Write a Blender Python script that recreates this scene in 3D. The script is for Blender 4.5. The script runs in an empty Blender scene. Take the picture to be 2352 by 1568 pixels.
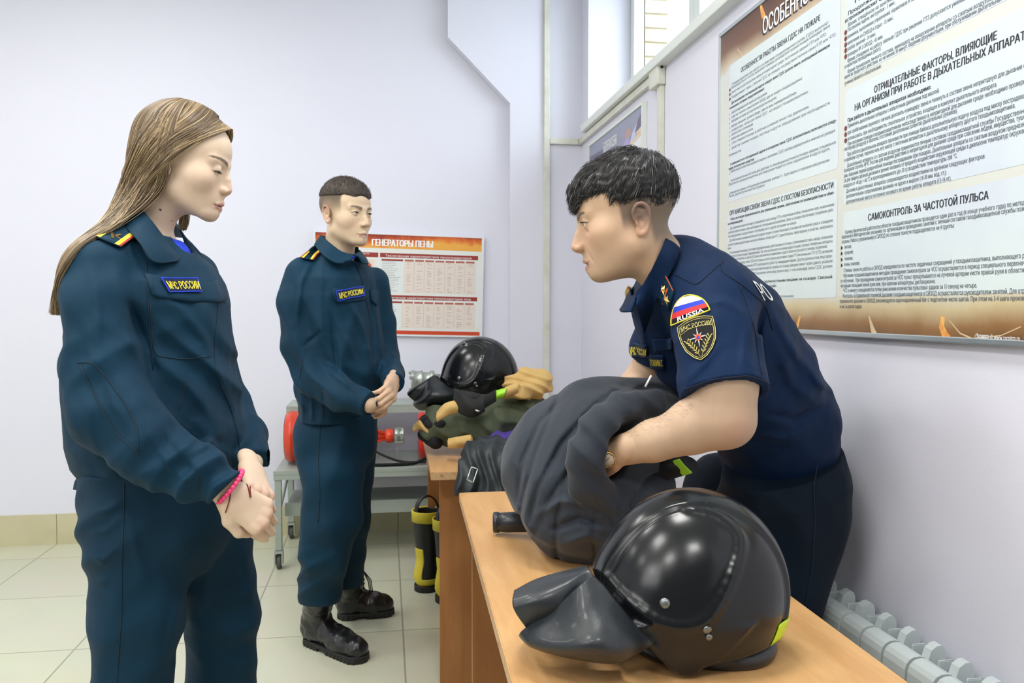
import bpy, bmesh, math, random
import numpy as np
from mathutils import Vector, Matrix
random.seed(7); np.random.seed(7)
# ---------------------------------------------------------------- camera, light, exposure
FPX = 1900.0; YAW = math.atan(291/FPX); PIT = math.atan(75/FPX); CZ = 1.27
FWD = np.array([math.sin(YAW)*math.cos(PIT), math.cos(YAW)*math.cos(PIT), -math.sin(PIT)])
RGT = np.array([math.cos(YAW), -math.sin(YAW), 0.0]); UPV = np.cross(RGT, FWD); CAM = np.array([0, 0, CZ])
sc = bpy.context.scene
cd = bpy.data.cameras.new('camera'); cd.sensor_width = 36; cd.lens = FPX/2352*36; cd.clip_start = 0.05; cd.clip_end = 60
cam = bpy.data.objects.new('camera', cd); sc.collection.objects.link(cam)
cam.matrix_world = Matrix(((RGT[0], UPV[0], -FWD[0], 0), (RGT[1], UPV[1], -FWD[1], 0), (RGT[2], UPV[2], -FWD[2], CZ), (0, 0, 0, 1)))
sc.camera = cam
cd.dof.use_dof = True; cd.dof.focus_distance = 1.7; cd.dof.aperture_fstop = 13
w = bpy.data.worlds.new('sky'); sc.world = w; w.use_nodes = True
bg = w.node_tree.nodes['Background']; bg.inputs[0].default_value = (0.80, 0.90, 1.0, 1); bg.inputs[1].default_value = 3.0
sc.view_settings.view_transform = 'Standard'; sc.view_settings.look = 'None'; sc.view_settings.gamma = 1; sc.view_settings.use_curve_mapping = False
sc.view_settings.exposure = -0.07
def area(name, loc, size, energy, col, target=None):
    l = bpy.data.lights.new(name, 'AREA'); l.shape = 'RECTANGLE'; l.size, l.size_y = size; l.energy = energy; l.color = col
    o = bpy.data.objects.new(name, l); sc.collection.objects.link(o); o.location = loc
    if target is not None: o.rotation_euler = (Vector(target)-Vector(loc)).to_track_quat('-Z', 'Y').to_euler()
    return o
CEIL = 3.25
LIGHTS = [(-1.35, y) for y in (-0.9, 0.6, 2.1, 3.4)]+[(-3.0, y) for y in (-0.9, 0.6, 2.1, 3.4)]+[(0.1, -0.9), (0.15, 1.3)]
for x, y in LIGHTS: area('ceiling_lamp_light', (x, y, CEIL-0.10), (0.55, 0.55), 8 if x < -2 else (21 if y < 3 else 15) if x < 0 else 28, (1.0, 0.985, 0.96))
area('window_daylight', (2.3, 3.2, 3.1), (3.0, 1.4), 60, (0.88, 0.95, 1.0), (0.6, 3.0, 2.4))
# added wide soft fill at the upper left, where no lamp is known
area('fill_light', (-2.3, -0.5, 2.5), (1.3, 1.0), 22, (1.0, 0.99, 0.98), (0.2, 2.4, 1.1))

def ray(x, y): return FWD+(x-1176)/FPX*RGT+(784-y)/FPX*UPV
def P(x, y, d): return CAM+ray(x, y)*d
def onX(x, y, X): r = ray(x, y); return CAM+r*(X/r[0])
def onY(x, y, Y): r = ray(x, y); return CAM+r*(Y/r[1])
def onZ(x, y, Z): r = ray(x, y); return CAM+r*((Z-CZ)/r[2])
XW, YB = 1.122, 4.75



f32 = np.float32

# ---------------------------------------------------------------- signed distance modelling
def V(*a): return np.array(a, dtype=np.float64)
def nrm(v):
    v = np.asarray(v, float); return v/max(1e-9, np.linalg.norm(v))
def smin(a, b, k):
    if k <= 0: return np.minimum(a, b)
    h = np.maximum(k-np.abs(a-b), 0)/k
    return np.minimum(a, b)-h*h*k*0.25
def smax(a, b, k): return -smin(-a, -b, k)

class Frame:                                   # local axes: s (person's left), f (forward), u (up)
    def __init__(self, o, f, u):
        self.o = np.asarray(o, float); self.f = nrm(f)
        u = np.asarray(u, float); u = u-self.f*(u@self.f); self.u = nrm(u)
        self.s = np.cross(self.u, self.f)
        self.M = np.stack([self.s, self.f, self.u])
    def w(self, *p):
        p = np.asarray(p, float).reshape(3); return self.o+p@self.M
    def loc(self, P): return (P-self.o)@self.M.T
    def mat(self):
        m = Matrix.Identity(4)
        for i in range(3):
            m[i][0], m[i][1], m[i][2], m[i][3] = self.s[i], self.f[i], self.u[i], self.o[i]
        return m

def ell(c, r, R=None):
    c = np.asarray(c, f32); r = np.asarray(r, f32)*np.ones(3, f32)
    def g(p):
        q = p-c
        if R is not None: q = q@np.asarray(R, f32).T
        a = q/r; k0 = np.sqrt((a*a).sum(1)); b = a/r; k1 = np.sqrt((b*b).sum(1))
        return k0*(k0-1)/np.maximum(k1, 1e-6)
    return g
def cap(a, b, ra, rb=None, n=None, s=1.0):     # round cone; n, s: flattened along n by factor s
    a = np.asarray(a, f32); b = np.asarray(b, f32); rb = ra if rb is None else rb
    ba = b-a; L = max(1e-9, float(ba@ba)); n_ = None if n is None else np.asarray(nrm(n), f32)
    def g(p):
        pa = p-a; h = np.clip(pa@ba/L, 0, 1)
        q = pa-h[:, None]*ba
        if n_ is not None:
            t = q@n_; q = q+np.outer(t*(1/s-1), n_)
        return np.sqrt((q*q).sum(1))-(ra+(rb-ra)*h)
    return g
def chain(pts, rr, k=0, n=None, s=1.0):
    gs = [cap(pts[i], pts[i+1], rr[i], rr[i+1], n, s) for i in range(len(pts)-1)]
    def g(p):
        d = gs[0](p)
        for h in gs[1:]: d = smin(d, h(p), k)
        return d
    return g
def rbox(c, h, r=0.0, R=None):
    c = np.asarray(c, f32); h = np.asarray(h, f32)-r
    def g(p):
        q = p-c
        if R is not None: q = q@np.asarray(R, f32).T
        q = np.abs(q)-h
        return np.sqrt((np.maximum(q, 0)**2).sum(1))+np.minimum(q.max(1), 0)-r
    return g
def halfsp(o, n):                              # negative behind the plane
    o = np.asarray(o, f32); n = np.asarray(nrm(n), f32)
    return lambda p: (p-o)@n
def U(k, *gs):
    def g(p):
        d = gs[0](p)
        for h in gs[1:]: d = smin(d, h(p), k)
        return d
    return g
def S(k, a, b): return lambda p: smax(a(p), -b(p), k)
def I(k, a, b): return lambda p: smax(a(p), b(p), k)
def off(g, o): return lambda p: g(p)-o
def loft(rings, ax, k=0.0):
    """stack of elliptic rings (centre, half width, half depth, side axis); along axis ax. Distances are scaled estimates."""
    ax = np.asarray(nrm(ax), f32)
    C = np.array([r[0] for r in rings], f32); W = np.array([r[1] for r in rings], f32); D = np.array([r[2] for r in rings], f32)
    SX = np.array([nrm(np.asarray(r[3], float)-ax*(np.asarray(r[3], float)@ax)) for r in rings], f32)
    T = C@ax
    o = np.argsort(T); T = T[o]; C = C[o]; W = W[o]; D = D[o]; SX = SX[o]
    def g(p):
        t = p@ax; tc = np.clip(t, T[0], T[-1])
        cx = np.stack([np.interp(tc, T, C[:, i]) for i in range(3)], 1)
        w = np.interp(tc, T, W); d = np.interp(tc, T, D)
        sx = np.stack([np.interp(tc, T, SX[:, i]) for i in range(3)], 1)
        sx /= np.maximum(1e-6, np.sqrt((sx*sx).sum(1)))[:, None]
        fx = np.cross(ax, sx)
        q = p-cx; a = (q*sx).sum(1)/w; b = (q*fx).sum(1)/d
        rr = np.sqrt(a*a+b*b)+1e-6; gr = np.sqrt((a/w)**2+(b/d)**2)/rr+1e-6
        e = (rr-1)/gr; e = np.maximum(e, -np.minimum(w, d))
        cz = np.abs(t-tc)
        return np.where(cz > 0, np.sqrt(np.maximum(e, 0)**2+cz**2)+np.minimum(e, 0)*0, e).astype(f32)
    return g

def wav(p, d1, d2, fr, warp=1.0, ph=0.0):      # warped wave used for cloth folds
    d1 = np.asarray(nrm(d1), f32); d2 = np.asarray(nrm(d2), f32)
    a = p@d1*fr; b = p@d2*fr
    return np.sin(a+warp*np.sin(b*0.43+ph+1.3*np.sin(a*0.21+ph*2.1))+ph)
def ridge(p, d1, d2, fr, warp=1.0, ph=0.0): return 1.05-1.9*np.sqrt(wav(p, d1, d2, fr*0.5, warp, ph)**2+.05)
def gmask(p, c, r):
    q = (p-np.asarray(c, f32))/np.asarray(r, f32); return np.exp(-(q*q).sum(1))
def lumps(p, fr, ph=0.0):
    a = p*fr
    return (np.sin(a[:, 0]+1.7*np.sin(a[:, 1]*0.9+ph)+ph)+np.sin(a[:, 1]*1.1+1.5*np.sin(a[:, 2]*0.8+ph*1.7)+1.3*ph)+np.sin(a[:, 2]*0.95+1.6*np.sin(a[:, 0]*1.05+ph*0.6)+2.1*ph))/3

def surf(g, lo, hi, h, margin=0.006, B=8):
    """surface nets on the blocks that the surface passes; returns vertices (N,3) and quads (M,4)"""
    lo = np.asarray(lo, float); hi = np.asarray(hi, float)
    nb = np.maximum(1, np.ceil((hi-lo)/(h*B)).astype(int))
    bi = np.stack(np.meshgrid(*[np.arange(n) for n in nb], indexing='ij'), -1).reshape(-1, 3)
    ctr = (lo+(bi+0.5)*h*B).astype(f32)
    d = np.concatenate([g(c) for c in np.array_split(ctr, max(1, len(ctr)//200000))])
    act = bi[np.abs(d) < h*B*1.3+margin+.004]
    ar = np.arange(B+1); loc = np.stack(np.meshgrid(ar, ar, ar, indexing='ij'), -1).reshape(-1, 3)
    NT = nb*B+2
    Vk, Vp, Q = [], [], []
    def key(c): return (c[..., 0]*NT[1]+c[..., 1])*NT[2]+c[..., 2]
    for ch in np.array_split(act, max(1, len(act)//250)):
        if len(ch) == 0: continue
        ix = ch[:, None, :]*B+loc[None]
        P = (lo+ix*h).astype(f32).reshape(-1, 3)
        F = g(P).reshape(len(ch), B+1, B+1, B+1)
        n = len(ch); c0 = F < 0
        cnt = sum(c0[:, a:a+B, b:b+B, c:c+B].astype(np.int8) for a in (0, 1) for b in (0, 1) for c in (0, 1))
        cell = np.argwhere((cnt > 0) & (cnt < 8))
        if len(cell) == 0: continue
        acc = np.zeros((len(cell), 3)); num = np.zeros(len(cell))
        cs = [(a, b, c) for a in (0, 1) for b in (0, 1) for c in (0, 1)]
        val = {o: F[cell[:, 0], cell[:, 1]+o[0], cell[:, 2]+o[1], cell[:, 3]+o[2]] for o in cs}
        for o in cs:
            for ax in range(3):
                if o[ax] == 0:
                    o2 = tuple(1 if i == ax else o[i] for i in range(3))
                    a, b = val[o], val[o2]; m = (a < 0) != (b < 0)
                    t = np.where(m, a/np.where(m, a-b, 1), 0)
                    q = np.array(o, float)[None].repeat(len(cell), 0); q[:, ax] = t
                    acc += q*m[:, None]; num += m
        gc = ch[cell[:, 0]]*B+cell[:, 1:]
        Vk.append(key(gc)); Vp.append(lo+(gc+acc/num[:, None])*h)
        for ax in range(3):
            sl0 = [slice(None)]+[slice(0, B)]*3; sl1 = list(sl0); sl1[ax+1] = slice(1, B+1)
            a = c0[tuple(sl0)]; b = c0[tuple(sl1)]; e = np.argwhere(a != b)
            if len(e) == 0: continue
            ge = ch[e[:, 0]]*B+e[:, 1:]; u, v = (ax+1) % 3, (ax+2) % 3
            du = np.zeros(3, int); du[u] = 1; dv = np.zeros(3, int); dv[v] = 1
            ok = (ge[:, u] > 0) & (ge[:, v] > 0)
            ins = a[tuple(e.T)]
            qd = np.stack([key(ge), key(ge-du), key(ge-du-dv), key(ge-dv)], 1)
            qd = np.where(ins[:, None], qd, qd[:, ::-1])
            Q.append(qd[ok])
    if not Vk: raise RuntimeError('empty surface')
    Vk = np.concatenate(Vk); Vp = np.concatenate(Vp); Q = np.concatenate(Q)
    o = np.argsort(Vk); Vk = Vk[o]; Vp = Vp[o]
    ii = np.clip(np.searchsorted(Vk, Q), 0, len(Vk)-1); good = (Vk[ii] == Q).all(1)
    return Vp, ii[good]

C = bpy.context.scene.collection
def link_mesh(name, verts, faces, mats, parent=None, smooth=True, mi=None, col=None):
    me = bpy.data.meshes.new(name)
    verts = np.asarray(verts, float)
    if isinstance(faces, np.ndarray) and faces.ndim == 2:
        k = faces.shape[1]; nf = len(faces)
        me.vertices.add(len(verts)); me.vertices.foreach_set('co', verts.astype(f32).ravel())
        me.loops.add(nf*k); me.loops.foreach_set('vertex_index', faces.astype(np.int32).ravel())
        me.polygons.add(nf); me.polygons.foreach_set('loop_start', np.arange(0, nf*k, k, dtype=np.int32))
        me.update(calc_edges=True)
    else:
        me.from_pydata([tuple(v) for v in verts], [], [tuple(int(i) for i in fc) for fc in faces]); me.update()
    if not isinstance(mats, (list, tuple)): mats = [mats]
    for m in mats: me.materials.append(m)
    if mi is not None: me.polygons.foreach_set('material_index', np.asarray(mi, np.int32))
    if smooth: me.polygons.foreach_set('use_smooth', np.ones(len(me.polygons), bool))
    if col is not None:
        at = me.color_attributes.new('Col', 'FLOAT_COLOR', 'POINT')
        at.data.foreach_set('color', np.concatenate([col, np.ones((len(col), 1))], 1).astype(f32).ravel())
    me.validate()
    o = bpy.data.objects.new(name, me); C.objects.link(o)
    if parent is not None: o.parent = parent
    return o
def sdf_obj(name, g, lo, hi, h, mats, parent=None, colf=None, mif=None, relax=1):
    v, q = surf(g, lo, hi, h)
    # drop stray islands is not needed; project once onto the surface for crisp shape
    p = v.astype(f32); e = h*0.5
    d = g(p)
    gr = np.stack([g(p+np.eye(3, dtype=f32)[i]*e)-g(p-np.eye(3, dtype=f32)[i]*e) for i in range(3)], 1)/(2*e)
    gl = (gr*gr).sum(1)+1e-9
    st = (d/gl)[:, None]*gr; ln = np.sqrt((st*st).sum(1)); st *= np.minimum(1, h*0.6/np.maximum(ln, 1e-9))[:, None]
    v = v-st
    col = colf(v.astype(f32)) if colf else None
    mi = None
    if mif is not None:
        cen = v[q].mean(1).astype(f32); mi = mif(cen)
    return link_mesh(name, v, q, mats, parent, col=col, mi=mi)

# ---------------------------------------------------------------- mesh helpers
from mathutils.geometry import delaunay_2d_cdt
_GC = {}
def glyph_mesh(s, res=2):
    """flat filled outline of a line of lettering at size 1 (non-zero winding, so overlapping strokes fill properly)"""
    if (s, res) in _GC: return _GC[(s, res)]
    cu = bpy.data.curves.new('t', 'FONT'); cu.body = s; cu.size = 1.0; cu.resolution_u = res; cu.fill_mode = 'NONE'
    ob = bpy.data.objects.new('t', cu); me = ob.to_mesh(); n = len(me.vertices)
    co = np.zeros(n*3); me.vertices.foreach_get('co', co); co = co.reshape(-1, 3)[:, :2]
    ed_ = np.zeros(len(me.edges)*2, int); me.edges.foreach_get('vertices', ed_); ed_ = ed_.reshape(-1, 2)
    ob.to_mesh_clear(); bpy.data.objects.remove(ob); bpy.data.curves.remove(cu)
    lab = np.arange(n)
    for a, b in ed_:
        la, lb = lab[a], lab[b]
        if la != lb: lab[lab == max(la, lb)] = min(la, lb)
    loops = [np.flatnonzero(lab == l) for l in np.unique(lab)] if n else []
    loops = sorted([l for l in loops if len(l) > 2], key=lambda l: co[l, 0].min())
    V2, F2 = [], []; k = 0
    while k < len(loops):
        grp = [loops[k]]; hi = co[loops[k], 0].max(); k += 1
        while k < len(loops) and co[loops[k], 0].min() <= hi: hi = max(hi, co[loops[k], 0].max()); grp.append(loops[k]); k += 1
        pts, eds, A, B = [], [], [], []
        for l in grp:
            b0 = len(pts); m = len(l); pts += [Vector(co[i]) for i in l]; eds += [(b0+i, b0+(i+1) % m) for i in range(m)]
            A.append(co[l]); B.append(np.roll(co[l], -1, 0))
        A = np.concatenate(A); B = np.concatenate(B)
        vo, eo, fo, _, _, _ = delaunay_2d_cdt(pts, eds, [], 0, 1e-5)
        vo = np.array([tuple(v) for v in vo]); 
        if not len(fo): continue
        T = np.array(fo); c = vo[T].mean(1)
        up = (A[None, :, 1] <= c[:, 1, None]) & (B[None, :, 1] > c[:, 1, None]); dn = (B[None, :, 1] <= c[:, 1, None]) & (A[None, :, 1] > c[:, 1, None])
        cr = (B[None, :, 0]-A[None, :, 0])*(c[:, 1, None]-A[None, :, 1])-(c[:, 0, None]-A[None, :, 0])*(B[None, :, 1]-A[None, :, 1])
        wn = (up & (cr > 0)).sum(1)-(dn & (cr < 0)).sum(1); T = T[wn != 0]
        b0 = sum(len(v) for v in V2); V2.append(vo); F2 += [tuple(int(x)+b0 for x in t) for t in T]
    out = (np.concatenate(V2) if V2 else np.zeros((0, 2)), F2); _GC[(s, res)] = out; return out
class MB:
    """collects boxes, tubes, lathes, sheets and text; build() links them as ONE mesh object"""
    def __init__(self): self.v = []; self.f = []; self.m = []; self.s = []
    def add(self, vs, fs, m=0, smooth=False):
        o = len(self.v); self.v += [tuple(map(float, x)) for x in vs]
        for f in fs: self.f.append([i+o for i in f]); self.m.append(m); self.s.append(smooth)
        return self
    def box(self, lo, hi, m=0, M=None, bev=0.0):
        if bev > 0:
            bm = bmesh.new(); bmesh.ops.create_cube(bm, size=1)
            for v in bm.verts: v.co = Vector([(lo[i]+hi[i])/2+v.co[i]*(hi[i]-lo[i]) for i in range(3)])
            bmesh.ops.bevel(bm, geom=bm.edges[:], offset=bev, segments=2, affect='EDGES', profile=0.6)
            return self.bm(bm, m, M, smooth=False)
        vs = [Vector((x, y, z)) for x in (lo[0], hi[0]) for y in (lo[1], hi[1]) for z in (lo[2], hi[2])]
        if M is not None: vs = [M@v for v in vs]
        fs = [(0, 1, 3, 2), (4, 6, 7, 5), (0, 4, 5, 1), (2, 3, 7, 6), (0, 2, 6, 4), (1, 5, 7, 3)]
        return self.add(vs, fs, m)
    def bm(self, bm, m=0, M=None, smooth=False, free=True):
        bm.verts.index_update()
        vs = [(M@v.co if M is not None else v.co) for v in bm.verts]
        self.add(vs, [[v.index for v in f.verts] for f in bm.faces], m, smooth)
        if free: bm.free()
        return self
    def tube(self, pts, r, m=0, n=10, closed=False, caps=True, flat=None, smooth=True):
        pts = [Vector(p) for p in pts]; N = len(pts)
        rr = r if isinstance(r, (list, tuple, np.ndarray)) else [r]*N
        vs = []; fs = []; ref = None
        for i, p in enumerate(pts):
            a = pts[(i-1) % N] if (closed or i > 0) else p; b = pts[(i+1) % N] if (closed or i < N-1) else p
            t = (b-a).normalized()
            if ref is None:
                ref = t.orthogonal().normalized() if flat is None else (Vector(flat)-t*Vector(flat).dot(t)).normalized()
            ref = (ref-t*ref.dot(t)).normalized(); bn = t.cross(ref)
            for k in range(n):
                a_ = 2*math.pi*k/n
                if isinstance(rr[i], tuple): vs.append(p+ref*(math.cos(a_)*rr[i][0])+bn*(math.sin(a_)*rr[i][1]))
                else: vs.append(p+(ref*math.cos(a_)+bn*math.sin(a_))*rr[i])
        for i in range(N if closed else N-1):
            j = (i+1) % N
            for k in range(n): fs.append((i*n+k, i*n+(k+1) % n, j*n+(k+1) % n, j*n+k))
        if caps and not closed: fs += [tuple(range(n-1, -1, -1)), tuple((N-1)*n+k for k in range(n))]
        return self.add(vs, fs, m, smooth)
    def lathe(self, prof, M=None, m=0, n=24, smooth=True, scale=(1, 1)):
        vs = []; fs = []                                 # prof: (r, z) list round local z
        for r, z in prof:
            for k in range(n):
                a = 2*math.pi*k/n; vs.append(Vector((r*math.cos(a)*scale[0], r*math.sin(a)*scale[1], z)))
        for i in range(len(prof)-1):
            for k in range(n): fs.append((i*n+k, i*n+(k+1) % n, (i+1)*n+(k+1) % n, (i+1)*n+k))
        fs.append(tuple(range(n-1, -1, -1))); fs.append(tuple((len(prof)-1)*n+k for k in range(n)))
        if M is not None: vs = [M@v for v in vs]
        return self.add(vs, fs, m, smooth)
    def poly(self, pts, o, ux, uy, m=0, th=0.0):         # flat polygon given in (a,b) on axes ux, uy from o, optional thickness
        o, ux, uy = Vector(o), Vector(ux), Vector(uy); nz = ux.cross(uy).normalized()
        vs = [o+ux*a+uy*b for a, b in pts]; n = len(vs)
        if th == 0: return self.add(vs, [list(range(n))], m)
        vs2 = [v+nz*th for v in vs]
        fs = [list(range(n-1, -1, -1)), list(range(n, 2*n))]+[(i, (i+1) % n, n+(i+1) % n, n+i) for i in range(n)]
        return self.add(vs+vs2, fs, m)
    def text(self, s, o, ux, uy, size, m=0, width=None, sx=1.0, bold=0.0, fn=None, res=2):
        V2, F2 = glyph_mesh(s, res)
        if not len(V2): return self
        w = V2[:, 0].max()-V2[:, 0].min(); kx = size*sx if width is None else width/max(w, 1e-6)
        o_, a, b = np.array(o, float), np.array(ux, float), np.array(uy, float); nz = np.cross(a, b); nz /= max(1e-9, np.linalg.norm(nz))
        if fn is not None: self.add([fn(x*kx, y*size, 0) for x, y in V2], F2, m); return self
        vs = o_+np.outer(V2[:, 0]*kx, a)+np.outer(V2[:, 1]*size, b)
        if bold > 0:                                     # heavier weight: the strokes widened by shifted copies
            for i, k in enumerate((-1, -.33, .33, 1)): self.add(vs+a*k*bold*size*.5+nz*(i+1)*4e-5, F2, m)
        else: self.add(vs, F2, m)
        return self
    def sheet(self, fn, nu, nv, m=0, th=0.0, closed_u=False):
        """grid surface fn(u,v)->point, u,v in 0..1, thickened by th along the normal"""
        P = np.array([[fn(i/nu, j/nv) for j in range(nv+1)] for i in range(nu+1)], float)
        du = np.gradient(P, axis=0); dv = np.gradient(P, axis=1); N = np.cross(du, dv); N /= np.maximum(1e-9, np.linalg.norm(N, axis=2))[..., None]
        W = nv+1; id_ = lambda i, j: i*W+j
        if th == 0:
            return self.add(P.reshape(-1, 3), [(id_(i, j), id_(i+1, j), id_(i+1, j+1), id_(i, j+1)) for i in range(nu) for j in range(nv)], m, True)
        A = (P+N*th/2).reshape(-1, 3); Bv = (P-N*th/2).reshape(-1, 3); n = len(A)
        fs = [(id_(i, j), id_(i+1, j), id_(i+1, j+1), id_(i, j+1)) for i in range(nu) for j in range(nv)]
        fs += [tuple(n+x for x in f[::-1]) for f in list(fs)]
        rim = [id_(i, 0) for i in range(nu+1)]+[id_(nu, j) for j in range(1, nv+1)]+[id_(i, nv) for i in range(nu-1, -1, -1)]+[id_(0, j) for j in range(nv-1, 0, -1)]
        for k in range(len(rim)):
            a, b = rim[k], rim[(k+1) % len(rim)]; fs.append((b, a, n+a, n+b))
        return self.add(np.concatenate([A, Bv]), fs, m, True)
    def build(self, name, mats, parent=None):
        if not isinstance(mats, (list, tuple)): mats = [mats]
        me = bpy.data.meshes.new(name); me.from_pydata(self.v, [], self.f)
        for m in mats: me.materials.append(m)
        me.polygons.foreach_set('material_index', np.array(self.m, np.int32)); me.polygons.foreach_set('use_smooth', np.array(self.s, bool))
        me.update(); o = bpy.data.objects.new(name, me); C.objects.link(o)
        if parent is not None: o.parent = parent
        return o
def empty(name, label, cat, group=None, loc=(0, 0, 0)):
    o = bpy.data.objects.new(name, None); C.objects.link(o); o.empty_display_size = 0.05; o['label'] = label; o['category'] = cat
    if group: o['group'] = group
    return o
def tag(o, label, cat, group=None):
    o['label'] = label; o['category'] = cat
    if group: o['group'] = group
    return o
def struct(o): o['kind'] = 'structure'; return o

# ---------------------------------------------------------------- materials
def lin(r, g=None, b=None):
    if g is None: r, g, b = r
    return tuple(((c/255)/12.92 if c/255 <= 0.04045 else ((c/255+0.055)/1.055)**2.4) for c in (r, g, b))
def mat(name, rgb, rough=0.5, metal=0.0, spec=0.5, bump=None, sheen=0.0, coat=0.0, var=None, attr=False, emit=None, sss=0.0, trans=0.0, alpha=1.0, scl=(1, 1, 1)):
    """bump: list of (scale, strength, distance); var: (scale, second colour, lo, hi)"""
    m = bpy.data.materials.new(name); m.use_nodes = True; nt = m.node_tree; b = nt.nodes['Principled BSDF']; L = nt.links
    c = lin(rgb)+(1,); b.inputs['Base Color'].default_value = c; b.inputs['Roughness'].default_value = rough
    b.inputs['Metallic'].default_value = metal; b.inputs['Specular IOR Level'].default_value = spec
    b.inputs['Sheen Weight'].default_value = sheen; b.inputs['Sheen Roughness'].default_value = 0.5; b.inputs['Coat Weight'].default_value = coat; b.inputs['Coat Roughness'].default_value = 0.08
    if trans: b.inputs['Transmission Weight'].default_value = trans
    if emit: b.inputs['Emission Color'].default_value = lin(emit[0])+(1,); b.inputs['Emission Strength'].default_value = emit[1]
    if sss: b.inputs['Subsurface Weight'].default_value = sss; b.inputs['Subsurface Radius'].default_value = (0.012, 0.005, 0.003); b.inputs['Subsurface Scale'].default_value = 1.0
    tc = nt.nodes.new('ShaderNodeTexCoord'); mp = nt.nodes.new('ShaderNodeMapping'); mp.inputs['Scale'].default_value = scl; L.new(tc.outputs['Object'], mp.inputs['Vector'])
    src = None
    if attr:
        a = nt.nodes.new('ShaderNodeAttribute'); a.attribute_name = 'Col'; src = a.outputs['Color']
    if var:
        n = nt.nodes.new('ShaderNodeTexNoise'); n.inputs['Scale'].default_value = var[0]; n.inputs['Detail'].default_value = 4; L.new(mp.outputs[0], n.inputs['Vector'])
        r = nt.nodes.new('ShaderNodeMapRange'); r.inputs[1].default_value = var[2]; r.inputs[2].default_value = var[3]; L.new(n.outputs['Fac'], r.inputs[0])
        x = nt.nodes.new('ShaderNodeMix'); x.data_type = 'RGBA'; x.inputs['B'].default_value = lin(var[1])+(1,)
        x.inputs['A'].default_value = c
        if src is not None:
            L.new(src, x.inputs['A'])
        L.new(r.outputs[0], x.inputs['Factor']); src = x.outputs['Result']
    if src is not None: L.new(src, b.inputs['Base Color'])
    prev = None
    for sc, st, di in (bump or []):
        n = nt.nodes.new('ShaderNodeTexNoise'); n.inputs['Scale'].default_value = sc; n.inputs['Detail'].default_value = 3; L.new(mp.outputs[0], n.inputs['Vector'])
        u = nt.nodes.new('ShaderNodeBump'); u.inputs['Strength'].default_value = st; u.inputs['Distance'].default_value = di; L.new(n.outputs['Fac'], u.inputs['Height'])
        if prev: L.new(prev.outputs[0], u.inputs['Normal'])
        prev = u
    if prev: L.new(prev.outputs[0], b.inputs['Normal'])
    return m
def hairs(name, strands, radii, m, parent=None):
    """strands: (N,K,3); radii: (N,K) or scalar"""
    N, K, _ = strands.shape
    hc = bpy.data.hair_curves.new(name); hc.add_curves([K]*N)
    hc.position_data.foreach_set('vector', strands.astype(f32).ravel())
    r = hc.attributes.get('radius') or hc.attributes.new('radius', 'FLOAT', 'POINT')
    rr = np.broadcast_to(np.asarray(radii, f32), (N, K)) if np.ndim(radii) < 2 else radii
    r.data.foreach_set('value', np.ascontiguousarray(rr, f32).ravel())
    hc.materials.append(m); o = bpy.data.objects.new(name, hc); C.objects.link(o)
    if parent is not None: o.parent = parent
    return o
# ---------------------------------------------------------------- materials of the place
M = {}
M['wall'] = mat('wall_paint', (224, 225, 237), .75, bump=[(220, .12, .002), (14, .06, .01)], spec=.3)
M['ceil'] = mat('ceiling_paint', (238, 238, 238), .8, spec=.2)
M['pvc'] = mat('white_pvc', (226, 232, 226), .35, bump=[(30, .03, .004)])
M['conduit'] = mat('cable_duct_pvc', (222, 224, 212), .4, var=(9, (205, 205, 188), .4, .75))
M['beech'] = None
def wood(name, c1, c2, rough=.38, scl=(7, .9, 7)):
    m = bpy.data.materials.new(name); m.use_nodes = True; nt = m.node_tree; b = nt.nodes['Principled BSDF']; L = nt.links
    tc = nt.nodes.new('ShaderNodeTexCoord'); mp = nt.nodes.new('ShaderNodeMapping'); mp.inputs['Scale'].default_value = scl; L.new(tc.outputs['Object'], mp.inputs[0])
    n = nt.nodes.new('ShaderNodeTexNoise'); n.inputs['Scale'].default_value = 3.2; n.inputs['Detail'].default_value = 6; n.inputs['Distortion'].default_value = 1.2; L.new(mp.outputs[0], n.inputs[0])
    n2 = nt.nodes.new('ShaderNodeTexNoise'); n2.inputs['Scale'].default_value = 30; n2.inputs['Detail'].default_value = 3; L.new(mp.outputs[0], n2.inputs[0])
    a = nt.nodes.new('ShaderNodeMath'); a.operation = 'MULTIPLY_ADD'; a.inputs[1].default_value = .3; L.new(n2.outputs[0], a.inputs[0]); L.new(n.outputs[0], a.inputs[2])
    r = nt.nodes.new('ShaderNodeValToRGB'); r.color_ramp.elements[0].position = .42; r.color_ramp.elements[1].position = .85
    r.color_ramp.elements[0].color = lin(c1)+(1,); r.color_ramp.elements[1].color = lin(c2)+(1,); L.new(a.outputs[0], r.inputs[0]); L.new(r.outputs[0], b.inputs['Base Color'])
    b.inputs['Roughness'].default_value = rough; b.inputs['Specular IOR Level'].default_value = .45
    return m
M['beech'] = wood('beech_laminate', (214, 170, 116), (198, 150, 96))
M['beech_shaded'] = wood('beech_laminate_shaded', (172, 120, 70), (156, 104, 58), .5, (7, 7, .8))  # darker copy of the desktop wood: the panels' shade put into the colour
M['edge'] = mat('desk_edge_band', (196, 160, 118), .5, var=(60, (150, 110, 70), .55, .7))
M['tile'] = None
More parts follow.
